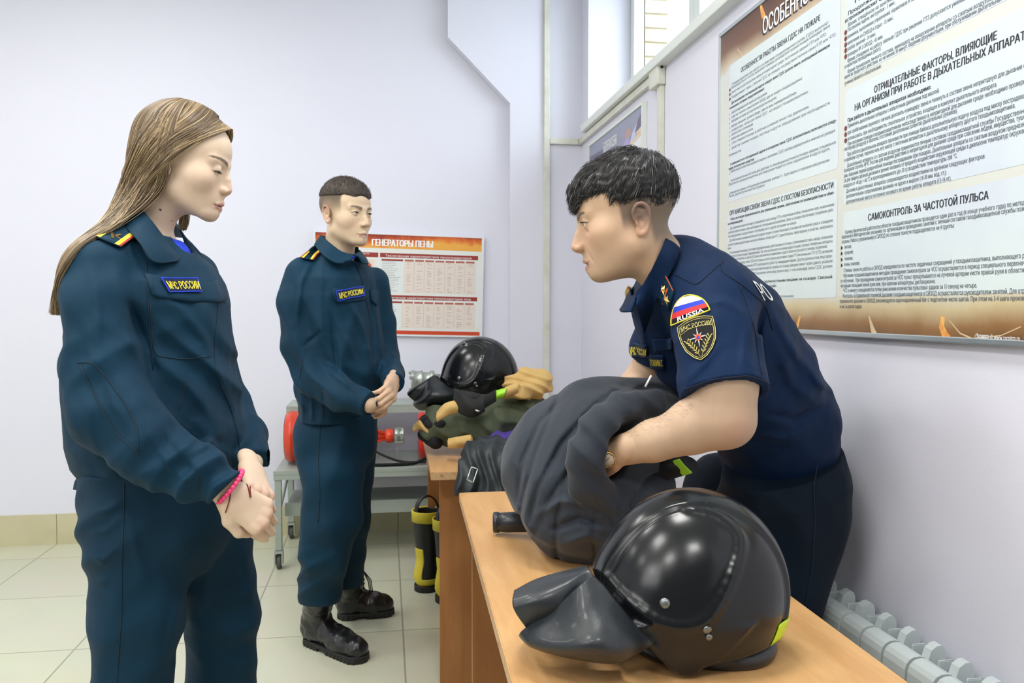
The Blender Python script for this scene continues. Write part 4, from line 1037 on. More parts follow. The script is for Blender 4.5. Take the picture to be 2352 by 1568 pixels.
# cloth and skin
M['sclera'] = mat('eye_white', (214, 208, 204), .2); M['iris'] = mat('iris_brown', (72, 54, 42), .15); M['irisg'] = mat('iris_green_brown', (92, 84, 62), .15); M['pupil'] = mat('pupil', (8, 8, 8), .1)
M['skin'] = mat('skin', (214, 180, 160), .48, attr=True, sss=.12, bump=[(700, .12, .0008), (60, .05, .002)], spec=.4)
def cloth(name, c, c2, rough=.72, sheen=.02, weave=900, st=.18):
    return mat(name, c, rough, bump=[(weave, st, .0008), (26, .22, .006)], sheen=sheen, var=(3.2, c2, .35, .75), spec=.22)
M['cadet'] = cloth('cadet_twill', (1, 48, 70), (1, 38, 58))
M['cadet_seam'] = mat('cadet_thread', (1, 32, 48), .8)
M['officer'] = cloth('officer_twill', (2, 34, 70), (1, 27, 58)); M['officer_seam'] = mat('officer_thread', (2, 22, 46), .8)
M['yellow'] = mat('yellow_braid', (232, 214, 60), .7, bump=[(1500, .3, .0008)]); M['braid'] = mat('gold_embroidery', (214, 200, 120), .6, bump=[(1500, .3, .0008)]); M['red'] = mat('red_piping', (170, 40, 36), .7); M['orange'] = mat('orange_piping', (222, 92, 44), .7); M['gold'] = mat('gold_metal', (216, 176, 110), .3, metal=.9)
M['blue'] = mat('bright_blue_cloth', (24, 60, 210), .7); M['navy'] = mat('dark_patch_cloth', (14, 30, 62), .85); M['whitec'] = mat('white_thread', (232, 232, 230), .7); M['redc'] = mat('red_thread', (206, 44, 48), .7); M['bluec'] = mat('blue_thread', (34, 60, 190), .7); M['blackc'] = mat('black_cloth', (16, 17, 20), .85, bump=[(900, .2, .0008)])
M['leather'] = mat('black_boot_leather', (20, 21, 23), .32, bump=[(160, .25, .002), (22, .3, .006)], coat=.2); M['sole'] = mat('black_rubber', (24, 24, 24), .6)
M['steel'] = mat('steel', (200, 200, 196), .25, metal=1.0); M['pink'] = mat('pink_plastic', (255, 70, 130), .3, spec=.6); M['thread'] = mat('red_brown_thread', (130, 52, 44), .8)
M['teal_shirt'] = mat('blue_tee', (26, 66, 226), .8, bump=[(900, .2, .0006)])
M['lash'] = mat('dark_lashes', (30, 22, 20), .6)
# ---------------------------------------------------------------- young woman on the near side, looking down
def girl():
    root = empty('person', 'long-haired young woman in teal uniform looking down, hands folded, pink wristband', 'person')
    D = 1.70; g_ = lambda x, y, dd=0.0: P(x, y, D+dd)
    yw = math.radians(0); Fh = nrm(RGT*math.cos(yw)-np.array([FWD[0], FWD[1], 0])*math.sin(yw)); Sd = np.cross([0, 0, 1], Fh)   # person's left points away from the camera
    # ---- head
    pt = math.radians(13); ya = math.radians(-3); Hh = nrm(RGT*math.cos(ya)-np.array([FWD[0], FWD[1], 0])*math.sin(ya)); hf = nrm(Hh*math.cos(pt)-np.array([0, 0, 1])*math.sin(pt)); hu = nrm(np.array([0, 0, 1])*math.cos(pt)+Hh*math.sin(pt))
    K = .925
    fr = Frame(P(424, 375, 1.70), hf, hu)
    pr = dict(skin=(219, 193, 168), nosetip=(.1150, -.036), nose=.86, open=.30, lidz=-.0052, lash=.95, lashw=.30, lip=1.05, lipcol=(186, 120, 118), lipc=.75, jaw=.93, chin=(.083, -.098), browc=(74, 54, 42), browt=.0050, browl=.046, fat=.0015, browz=.0195, browm=.95, blush=.45,
              neck=((0, -.018, -.06), (-.0, -.066, -.24), .043, .046))
    h0 = head_sdf(pr)
    hs = lambda p: h0(((p-fr.o.astype(f32))@fr.M.T.astype(f32))/K)*K
    # ---- body under the clothes, arms and hands joined on
    nk = fr.w(0, -.05*K, -.20*K)
    tor = U(.06, cap(g_(352, 640), g_(352, 860), .085, .080, Sd, 1.35), cap(g_(352, 860), g_(372, 1080), .080, .100, Sd, 1.2), cap(nk, g_(345, 640), .043, .05), cap(g_(372, 1090), g_(372, 1130), .098, .098, Sd, 1.2))
    # near (right) arm and far (left) arm
    shN = P(228, 640, 1.55); elN = P(268, 975, 1.52); wrN = P(520, 1128, 1.50)
    shF = P(430, 640, 1.88); elF = P(500, 930, 1.90); wrF = P(578, 1062, 1.72)
    arms = U(.02, cap(shN, elN, .045, .036), cap(elN, wrN, .037, .0225), cap(shF, elF, .045, .036), cap(elF, wrF, .037, .023))
    fN = Frame(P(523, 1133, 1.495), P(590, 1178, 1.515)-P(523, 1133, 1.495), -FWD*.80+UPV*.35+RGT*.25)
    hN = hand_sdf(fN, -1, [((.75, 1.1, .6), .05), ((.85, 1.15, .6), .02), ((.9, 1.2, .7), -.03), ((.95, 1.2, .7), -.08)], [(.018, .012, -.006), (.040, .036, -.014), (.046, .066, -.022), (.036, .086, -.034)], sc_=.92)
    fF = Frame(P(576, 1072, 1.66), P(596, 1135, 1.60)-P(576, 1072, 1.66), RGT*.75-FWD*.55+UPV*.15)
    hF = hand_sdf(fF, 1, [((.55, 1.2, .7), .05), ((.6, 1.25, .8), .0), ((.65, 1.3, .8), -.03), ((.7, 1.3, .8), -.08)], [(.018, .012, -.006), (.038, .036, -.016), (.040, .064, -.026), (.028, .082, -.036)], sc_=.90)
    legs = U(.03, chain([g_(335, 1130, -.03), P(316, 1250, 1.64), P(300, 1600, 1.63), P(305, 2110, 1.67)], [.065, .060, .045, .036]), chain([g_(440, 1130, .08), P(478, 1250, 1.81), P(508, 1600, 1.86), P(512, 2030, 1.86)], [.062, .058, .045, .036]))
    body = lambda p: smin(smin(smin(hs(p), U(.02, tor, legs)(p), .02), arms(p), .02), np.minimum(hN(p), hF(p)), .008)
    mole = [raycast(hs, [368], [482], 1.3, 2)[0][0], raycast(hs, [395], [507], 1.3, 2)[0][0]]
    def colf(p):
        q = (p.astype(float)-fr.o)@fr.M.T/K; c = head_col(q, pr)
        for m_, r_ in zip(mole, (.0022, .0012)): c = mixc(c, (np.linalg.norm(p-m_, axis=1) < r_).astype(float), (70, 42, 34))
        for F_, kn in ((fN, 1), (fF, 1)):
            a = F_.loc(p); m = np.exp(-((a[:, 1]-.088)/.016)**2)*(np.abs(a[:, 0]) < .05)*(np.abs(a[:, 2]) < .05)*.25
            c = mixc(c, m, (214, 140, 122))
        return c
    V1, Q1 = surf(lambda p: np.minimum(smin(hs(p), tor(p), .02), 9), fr.o-[.15, .15, .24], fr.o+[.15, .15, .15], .0016)
    V2, Q2 = surf(lambda p: smin(np.minimum(hN(p), 9), arms(p), .008), np.minimum(fN.o, P(620, 1220, 1.5))-[.04, .08, .03], np.maximum(fN.o, P(620, 1060, 1.6))+[.05, .08, .05], .0018)
    V3, Q3 = surf(lambda p: smin(hF(p), cap(elF, wrF, .037, .023)(p), .008), fF.o-[.09, .10, .14], fF.o+[.11, .12, .09], .0018)
    V4, Q4 = surf(lambda p: np.minimum(U(.02, tor, legs)(p), arms(p)), (-1.1, 1.2, .02), (-.2, 2.2, 1.62), .009)
    Vs, Qs, o = [], [], 0
    for v, q in ((V1, Q1), (V2, Q2), (V3, Q3), (V4, Q4)): Vs.append(v); Qs.append(q+o); o += len(v)
    Vs = np.concatenate(Vs); link_mesh('body', Vs, np.concatenate(Qs), M['skin'], root, col=colf(Vs.astype(f32)))
    class _F:  # scaled head frame for the eyes
        w = staticmethod(lambda a, b, c: fr.w(a*K, b*K, c*K))
    lashes(hs, fr, K, pr, root, True)
    eyeballs(_F, dict(pr, iris='iris'), root, (.0, -.55))
    # ---- jacket
    ax = np.array([0, 0, 1.])
    def rg(y, x0, x1, dd, hd, dp=0.0):
        cx = (x0+x1)/2; hw = (x1-x0)/2*(D)/FPX; hw = math.sqrt(max(.0004, hw**2-(hd*math.sin(yw))**2))/math.cos(yw)
        return (g_(cx, y, dd), hw, hd, Fh)
    rings = [rg(1078, 200, 548, .03, .175), rg(1058, 186, 560, .03, .185), rg(1010, 172, 562, .03, .19), rg(940, 165, 552, .03, .19), rg(860, 165, 536, .02, .19), rg(770, 175, 526, .02, .19), rg(700, 190, 520, .02, .19), rg(650, 215, 505, .02, .18), rg(612, 250, 485, .02, .15), rg(578, 295, 442, .0, .10), rg(548, 318, 415, -.01, .065)]
    jt = loft(rings, ax)
    slN = chain([P(228, 622, 1.555), P(228, 700, 1.535), P(235, 840, 1.515), P(262, 950, 1.50), P(350, 1035, 1.49), P(440, 1085, 1.49), P(525, 1114, 1.495)], [.058, .064, .068, .072, .064, .052, .041], .02)
    slF = chain([P(440, 640, 1.86), P(470, 800, 1.92), P(520, 940, 1.90), P(560, 1000, 1.82), P(580, 1052, 1.735)], [.06, .06, .055, .045, .036], .02)
    yoke = cap(P(322, 562, 1.66), P(240, 612, 1.58), .045, .052); yoke2 = cap(P(422, 605, 1.80), P(448, 650, 1.86), .030, .045)
    fol = lambda p: (.0100*ridge(p, (.9, .2, .6), (0, 0, 1), 75, 1.2, .4)*gmask(p, P(520, 900, 1.6), (.2, .3, .20))
                     + .0090*ridge(p, Fh*.75+np.array([0, 0, -.65]), (0, 0, 1), 78, 1.3, .2)*gmask(p, P(300, 950, 1.48), (.15, .2, .13))
                     + .0120*ridge(p, Fh*.8+np.array([0, 0, -.6]), Sd, 110, 1.5, 1.1)*gmask(p, P(450, 1085, 1.48), (.12, .2, .07))
                     + .0070*ridge(p, Fh*.9+np.array([0, 0, .42]), (0, 0, 1), 62, .9, 2.)*gmask(p, P(300, 740, 1.56), (.18, .2, .16))
                     + .0060*ridge(p, Fh*.4+np.array([0, 0, .9]), Fh, 60, 1.1, 1.)*gmask(p, P(440, 1010, 1.6), (.14, .3, .08))
                     + .0028*lumps(p, 42, .5) + .0016*lumps(p, 90, 1.5))
    jk0 = U(.035, jt, yoke, yoke2)
    GC = [([(212, 622), (224, 700), (226, 800)], 12, .008), ([(262, 640), (285, 740), (330, 850)], 14, .007), ([(296, 700), (330, 780), (356, 850)], 11, -.012), ([(415, 704), (473, 782), (488, 822)], 12, .006), ([(490, 835), (520, 900), (552, 973)], 12, .008),
          ([(430, 860), (470, 930), (520, 1010)], 16, .007), ([(440, 1042), (484, 1016), (512, 1060)], 9, .008), ([(310, 900), (370, 940), (440, 1000)], 12, .008), ([(240, 860), (262, 930), (300, 985)], 10, .006), ([(360, 980), (420, 1060), (470, 1110)], 9, -.006), ([(345, 1000), (390, 1070), (430, 1110)], 8, .006),
          ([(380, 640), (420, 700)], 8, -.004), ([(196, 900), (206, 980), (222, 1040)], 12, .006), ([(185, 760), (196, 830)], 9, -.006)]
    def jk(p):
        d = smin(jk0(p), slF(p), .02); d = smin(d, slN(p), .016)
        return d-fol(p)*.8-creases(p, GC, 1.56, .20)
    cutn = cap(P(385, 555, 1.70), fr.w(0, -.01, -.10*K), .046, .056)
    cuff = halfsp(P(524, 1113, 1.495), P(553, 1141, 1.495)-P(500, 1092, 1.49)); cuffF = halfsp(P(583, 1064, 1.72), P(583, 1064, 1.72)-P(560, 1000, 1.82))
    def jcut(p):
        d = smax(jk(p), -cutn(p), .004); d = smax(d, -ell(P(412, 562, 1.69), .030)(p), .004)
        m = (np.abs(p-P(535, 1118, 1.495).astype(f32)).max(1) < .085); d = np.where(m, np.maximum(d, cuff(p)), d)
        m = (np.abs(p-P(590, 1075, 1.70).astype(f32)).max(1) < .05); d = np.where(m, np.maximum(d, cuffF(p)), d)
        hem = halfsp(g_(370, 1080), (0, 0, -1)); dm = slN(p)-.010
        return np.where(dm > 0, np.maximum(d, hem(p)), d)
    jo = sdf_obj('jacket', jcut, (-1.05, 1.2, .85), (-.25, 2.3, 1.58), .0042, M['cadet'], root)
    # seams, pocket, placket
    s_ = MB(); jf = jk
    for pts in ([(178, 832), (210, 832), (240, 860), (290, 930), (315, 980), (318, 1040)], [(185, 840), (230, 930), (262, 990), (318, 1040)], [(505, 640), (500, 720), (492, 800), (497, 860), (528, 930), (545, 990), (553, 1040)],
                [(437, 860), (422, 900), (410, 938)], [(345, 700), (352, 800), (362, 818), (420, 825), (482, 818)], [(452, 1070), (456, 1100), (455, 1130)], [(335, 600), (340, 700), (352, 850)]):
        seam(jf, pts, 1.2, 2.1, .0011, 0, s_)
    s_.build('seam_stitching', M['cadet_seam'], jo)
    pk = Decal(jf, [(332, 632), (505, 646), (520, 700), (345, 686)], 1.2, 2.1, 12, .002)
    f_ = MB(); pk.sheet(f_, 0, .004, [(0, 0), (.98, 0), (1, .8), (.9, .95), (.52, 1.05), (.08, .92), (.03, .8)]); f_.build('pocket_flap', M['cadet'], jo)
    pd = Decal(jf, [(366, 643), (448, 644), (456, 672), (384, 674)], 1.2, 2.1, 12, .0065)
    n_ = MB(); pd.sheet(n_, 0, .002); pd.line(n_, [(0, 0), (1, 0), (1, 1), (0, 1)], .0013, 1, .002, True); pd.text(n_, 'МЧС РОССИИ', .04, .97, .80, .82, 2, .0032, bold=.03)
    n_.build('name_patch', [M['navy'], M['blue'], M['yellow']], jo)
    # collar: near leaf and far leaf
    cN = bspl([[P(312, 470, 1.60), P(322, 508, 1.585), P(362, 560, 1.575), P(352, 604, 1.600)], [P(345, 476, 1.60), P(365, 515, 1.585), P(395, 560, 1.585), P(375, 608, 1.60)], [P(352, 500, 1.625), P(382, 540, 1.62), P(412, 572, 1.615), P(408, 600, 1.615)], [P(372, 535, 1.65), P(392, 557, 1.65), P(416, 578, 1.65), P(422, 592, 1.64)]])
    # simpler leaf following the neck
    leafN = bspl([[P(318, 472, 1.66), P(345, 505, 1.625), P(375, 545, 1.635), P(402, 580, 1.665)],
                  [P(300, 500, 1.625), P(330, 535, 1.585), P(372, 572, 1.59), P(412, 592, 1.64)],
                  [P(287, 520, 1.605), P(322, 560, 1.560), P(352, 602, 1.560), P(408, 600, 1.62)]])
    c_ = MB(); c_.sheet(leafN, 16, 20, 0, .0045)
    leafF = bspl([[P(412, 526, 1.80), P(424, 560, 1.80), P(432, 595, 1.78)], [P(425, 545, 1.81), P(448, 580, 1.80), P(455, 612, 1.76)], [P(440, 560, 1.82), P(470, 595, 1.80), P(482, 622, 1.76)]])
    c_.sheet(leafF, 10, 12, 0, .0045)
    back = bspl([[P(318, 472, 1.66), P(335, 478, 1.76), P(395, 505, 1.84), P(412, 526, 1.80)], [P(300, 500, 1.625), P(318, 500, 1.80), P(395, 540, 1.88), P(425, 545, 1.81)]])
    c_.sheet(back, 6, 14, 0, .0045)
    stand = bspl([[P(318, 472, 1.66), P(345, 505, 1.625), P(375, 545, 1.635), P(402, 580, 1.665)], [P(322, 520, 1.66), P(345, 540, 1.635), P(375, 570, 1.645), P(405, 600, 1.67)]])
    c_.sheet(stand, 4, 14, 0, .003)
    c_.build('collar', M['cadet'], jo)
    te = lambda p: np.maximum(np.maximum(smin(hs(p), tor(p), .02)-.0045, -(smin(hs(p), tor(p), .02)-.001)), halfsp(P(400, 549, 1.66), nrm(UPV*.95+RGT*.30))(p))
    sdf_obj('tee_shirt', te, P(395, 585, 1.69)-[.07, .07, .06], P(395, 560, 1.69)+[.08, .08, .05], .002, M['teal_shirt'], root)
    # shoulder board
    sb = Decal(jf, [(217, 548), (285, 505), (319, 542), (272, 572)], 1.2, 2.1, 10, .0045)
    b_ = MB(); sb.sheet(b_, 0, .003)
    for a0, a1, m in ((0, .09, 2), (.09, .25, 1), (.75, .91, 1), (.91, 1.0, 2)):
        b_.add([sb.at(u, v, .0036) for u, v in ((0, a0), (.5, a0), (1, a0), (1, a1), (.5, a1), (0, a1))], [(0, 1, 4, 5), (1, 2, 3, 4)], m)
    for p4 in (((0, 0), (1, 0)),): pass
    kk = MB(); kk.text('К', (0, 0, 0), (1, 0, 0), (0, 1, 0), 1, 0, width=1, bold=.06)
    b_.add([sb.at(.134+.1145*x+.291*y, .458+.364*x-.316*y, .0042) for x, y, z in kk.v], kk.f, 3)
    b_.build('shoulder_board', [M['cadet'], M['yellow'], M['red'], M['gold']], jo)
    # ---- trousers
    rN = chain([P(318, 1080, 1.66), P(316, 1200, 1.64), P(315, 1420, 1.63), P(300, 1600, 1.63), P(300, 2000, 1.66), P(305, 2120, 1.68)], [.115, .104, .086, .074, .080, .080], .02, Sd, .95)
    rF = chain([P(445, 1080, 1.76), P(470, 1220, 1.80), P(508, 1420, 1.84), P(508, 1600, 1.86), P(512, 1950, 1.86), P(512, 2040, 1.86)], [.105, .098, .080, .078, .084, .084], .02, Sd, .95)
    hip = cap(P(374, 1075, 1.71), P(380, 1180, 1.71), .148, .142, Sd, 1.05)
    tf = lambda p: (.0065*ridge(p, np.array([0, 0, -1.])+Fh*.6, Sd, 95, 1.4, .3)*gmask(p, P(240, 1240, 1.6), (.10, .2, .14))+.0045*ridge(p, np.array([0, 0, -1.])+Fh*.5, Sd, 70, 1.5, 2.)*gmask(p, P(260, 1480, 1.6), (.12, .3, .16))
                    + .0035*ridge(p, np.array([0, 0, -1.])-Fh*.5, Sd, 64, 1.5, 1.)*gmask(p, P(540, 1480, 1.8), (.12, .3, .22))
                    + .0035*lumps(p, 32, .8)+.0030*ridge(p, Fh, (0, 0, 1), 60, .9, .7))
    t0 = U(.03, rN, hip); GT = [([(215, 1180), (250, 1170), (282, 1150)], 8, .006), ([(205, 1225), (240, 1222), (276, 1190)], 8, .007), ([(212, 1275), (235, 1290), (262, 1262)], 7, .006), ([(225, 1340), (250, 1330)], 8, .006), ([(290, 1180), (310, 1250), (330, 1340)], 12, .005), ([(480, 1300), (470, 1380), (440, 1420)], 12, .006), ([(560, 1250), (575, 1330), (585, 1440)], 12, .005), ([(430, 1330), (400, 1420), (390, 1500)], 10, .005)]
    tr = lambda p: smin(t0(p), rF(p), .02)-tf(p)-creases(p, GT, 1.66, .25)
    top = halfsp(g_(370, 1062), (0, 0, 1))
    to = sdf_obj('trousers', lambda p: np.maximum(tr(p), top(p)), (-1.05, 1.2, .05), (-.2, 2.3, .98), .005, M['cadet'], root)
    s_ = MB(); seam(tr, [(285, 1110), (284, 1200), (279, 1280), (280, 1400), (274, 1480), (268, 1568)], 1.2, 2.2, .0012, 0, s_); s_.build('seam_stitching', M['cadet_seam'], to)
    fp = bspl([[P(214, 1072, 1.63), P(205, 1088, 1.64), P(178, 1100, 1.655), P(171, 1124, 1.66)], [P(232, 1080, 1.585), P(222, 1095, 1.60), P(196, 1112, 1.625), P(184, 1127, 1.63)], [P(262, 1086, 1.555), P(240, 1100, 1.575), P(214, 1118, 1.60), P(190, 1127, 1.62)]])
    f_ = MB(); f_.sheet(fp, 10, 12, 0, .006); f_.build('pocket_flap', M['cadet'], to)
    for xx, yy, dd in ((300, 2140, 1.66), (510, 2060, 1.86)):
        ft = P(xx, yy, dd); b0 = np.array([ft[0], ft[1], 0]); m_ = U(.02, cap(b0+[0, 0, .30], b0+[0, 0, .07], .052, .050), cap(b0+[0, 0, .05], b0+Fh*.16+[0, 0, .038], .048, .038))
        sdf_obj('boot', lambda p: np.maximum(m_(p), -p[:, 2]+.001), b0-[.25, .25, .01], b0+[.25, .25, .36], .008, M['leather'], root)
    # ---- hair
    kap = U(.03, ell((0, -.016, .044), (.0790, .100, .0845)), ell((0, .040, .050), (.062, .051, .050)))
    hg0 = kap
    face_cut = ell((0, .118, -.035), (.085, .100, .118))
    side_cut = ell((-.085, .062, -.040), (.060, .062, .100)); side_cut2 = ell((.085, .062, -.040), (.060, .062, .100))
    def hair_local(q):
        d = hg0(q)
        d = np.maximum(d, (q[:, 1]-.040)*.9); d = smax(d, -face_cut(q), .010); d = smax(d, -side_cut(q), .010); d = smax(d, -side_cut2(q), .010)
        d = np.maximum(d, -(q[:, 2]+.045+q[:, 1]*.5))
        return d
    Mt = fr.M.T.astype(f32); fo = fr.o.astype(f32)
    L = lambda p: ((p-fo)@Mt)/K
    # long fall of hair behind the neck and over the back
    fallc = chain([fr.w(0, -.058, .0), P(318, 400, 1.70), P(292, 480, 1.68), P(255, 550, 1.70), P(200, 610, 1.72), P(166, 690, 1.74)], [.040, .026, .018, .012, .008, .004], .03, Sd, 1.3)
    hs2 = lambda p: .003+smin(hair_local(L(p))*K, fallc(p), .03)-.0010*ridge(L(p), (.3, 1, -.25), (0, 0, 1), 330, .6, 1)-.0012*ridge(L(p), (.3, .9, -.2), (1, 0, 0), 140, .6, 0)
    hb = sdf_obj('hair', hs2, (-1.2, 1.3, 1.15), (-.3, 2.2, 1.80), .004, M['hair_girl'], root)
    # strands: from the parting over the crown, back behind the ear and down
    rs = np.random.RandomState(5); ST = []; N = 12500; Kp = 26
    for i in range(N):
        side = -1 if rs.rand() < .72 else 1
        t = rs.rand()**.8                                     # along the parting, front to back
        a = np.array([side*.004, .086-.158*t, .098+.026*math.sin(min(1, t*1.6)*1.57)-.12*max(0, t-.62)])
        w_ = rs.rand()
        # control points in head coordinates
        ear = np.array([side*(.086-.004*t), -.004-.072*t-.012*w_, -.022-.004*t+.01*w_])
        fro = np.array([side*(.048+.012*w_), .070-.115*t, .072+.012*t])
        mid = np.array([side*(.078), .032-.100*t-.008*w_, .030+.012*t])
        nape = np.array([side*(.074-.03*t), -.040-.056*t-.012*rs.rand(), -.082])
        pts = [fr.w(*(K*a)), fr.w(*(K*fro)), fr.w(*(K*mid)), fr.w(*(K*ear)), fr.w(*(K*nape))]
        u = rs.rand(); v_ = rs.rand()
        if side < 0:
            pts += [P(242+52*(1-u), 505, 1.60+.03*v_), P(188+27*(1-u), 552, 1.535+.02*v_), P(150+34*(1-u), 596+8*v_, 1.515+.03*v_), P(133+24*(1-u), 652, 1.515+.03*v_), P(123+26*(1-u), 720-60*v_*(1-u), 1.53+.04*v_)]
        elif rs.rand() < .5:
            pts += [P(268+40*(1-u), 505, 1.70+.03*v_), P(200+30*(1-u), 565, 1.60+.03*v_), P(152+34*(1-u), 630, 1.56+.03*v_), P(132+26*(1-u), 695-40*v_, 1.56+.03*v_)]
        else:
            pts[-1] = fr.w(K*.070, K*-.04, K*-.07)
            pts += [P(432-20*u, 470, 1.80), P(430-14*u, 505, 1.80+.02*v_), P(424-8*u, 528-12*v_, 1.80+.02*v_)]
        if i > N*.74:                                        # from the crown over the back of the head
            ph_ = (rs.rand()-.62)*2.7; R_ = lambda k, z: fr.w(K*.080*k*math.sin(ph_), K*(-.014-.102*k*math.cos(ph_)), K*z)
            pts = [R_(.25, .122), R_(.62, .108), R_(.93, .072), R_(1.02, .025), R_(1.0, -.03), R_(.86, -.08)]+pts[5 if side < 0 else 5:]
            if side > 0: pts = pts[:6]+[P(262+40*(1-u), 505, 1.66+.03*v_), P(198+30*(1-u), 560, 1.58+.03*v_), P(152+34*(1-u), 625, 1.55+.03*v_), P(130+26*(1-u), 700-40*v_, 1.55+.04*v_)]
        c = np.array(crv(pts, 6)); jit = rs.randn(3)*.0016; ph = rs.rand()*9
        tt = np.linspace(0, 1, len(c))[:, None]
        c = c+jit*np.minimum(1, tt*6)+np.concatenate([np.sin(tt*9+ph), np.cos(tt*7+ph), 0*tt], 1)*.0030*tt
        ii = np.linspace(0, len(c)-1, Kp); lo_ = np.floor(ii).astype(int).clip(0, len(c)-2); fr_ = (ii-lo_)[:, None]
        ST.append(c[lo_]*(1-fr_)+c[lo_+1]*fr_)
    ST = np.array(ST)
    # keep the strands just outside the head, the hair mass and the jacket
    sh_ = ST.reshape(-1, 3).astype(f32)
    for g_s, mx in ((lambda p: np.minimum(hair_local(L(p))*K, hs(p)), .008), (jk, .010)):
        d = g_s(sh_); push = np.clip(np.repeat(.0015+rs.rand(N)**1.5*mx, Kp)-d, 0, .05)
        sh_ = sh_+(gradn(g_s, sh_, .004)*(push*(d > -.09))[:, None]).astype(f32)
    ST = sh_.reshape(ST.shape).astype(float)
    for _ in range(3): ST[:, 1:-1] = (ST[:, :-2]+2*ST[:, 1:-1]+ST[:, 2:])/4
    rad_ = np.tile(np.interp(np.linspace(0, 1, Kp), [0, .1, .85, 1], [.0004, .00065, .0006, .0002]), (N, 1))
    tone = .5*np.sin(ST[:, 6]@np.array([210., 160, 240]))+rs.randn(N)*.8
    for nm, a, b_2, mm in (('hair_strands', -9, -.35, 'hair_girl_dark'), ('hair_strands', -.35, .75, 'hair_girl'), ('hair_strands', .75, 9, 'hair_girl_light')):
        k_ = (tone >= a) & (tone < b_2); hairs(nm, ST[k_], rad_[k_], M[mm], hb)
    # earring, bracelets, ring
    e_ = MB(); ep = raycast(hs, [366], [409], 1.3, 2)[0][0]; e_.lathe([(.0005, -.0016), (.0016, -.001), (.0018, 0), (.0012, .0014)], Matrix.Translation(ep), 0, 10); e_.build('earring', M['gold'], root)
    W0 = P(530, 1125, 1.495); axw = nrm(fN.f); sx = nrm(np.cross(axw, FWD)); sy = np.cross(axw, sx)
    br = MB(); n = 26; c0 = P(528, 1117, 1.495)
    nb = nrm(axw+.0*UPV)
    for k in range(n):
        a = 2*math.pi*k/n; c = c0+sx*math.cos(a)*.034+sy*math.sin(a)*.030
        mm = Matrix.Translation(Vector(c)); br.lathe([(.0008, -.0048), (.0042, -.003), (.0052, 0), (.0042, .003), (.0008, .0048)], mm@Matrix(((sx[0], sy[0], nb[0], 0), (sx[1], sy[1], nb[1], 0), (sx[2], sy[2], nb[2], 0), (0, 0, 0, 1)))@Matrix.Rotation(.5, 4, 'X'), 0, 8)
    br.build('wristband', M['pink'], root)['label'] = 'bright pink beaded wristband'
    tb = MB(); tb2 = MB()
    hn_ = lambda p: np.minimum(hN(p), arms(p))
    seam(hn_, [(552, 1090), (566, 1098), (574, 1110), (574, 1128), (576, 1142)], 1.3, 1.8, .0010, 0, tb, lift=.001); seam(hn_, [(554, 1092), (562, 1104), (570, 1120), (574, 1142)], 1.3, 1.8, .0010, 0, tb, lift=.001)
    seam(hn_, [(530, 1130), (527, 1150), (518, 1176)], 1.3, 1.8, .0012, 0, tb2, lift=.001)
    cb = tb.build('cord_bracelet', M['thread'], root)
    if tb2.v: tb2.build('cord_end', M['thread'], cb)
    rg_ = MB(); q0 = fN.w(-(-.009)*.92*-1*1.0, .100*.92, -.006); return root
M['hair_girl'] = mat('long_brown_hair', (128, 106, 76), .38, spec=.6); M['hair_girl_dark'] = mat('dark_brown_hair_strands', (84, 68, 48), .4, spec=.6); M['hair_girl_light'] = mat('light_hair_strands', (176, 152, 112), .38, spec=.6)
girl()
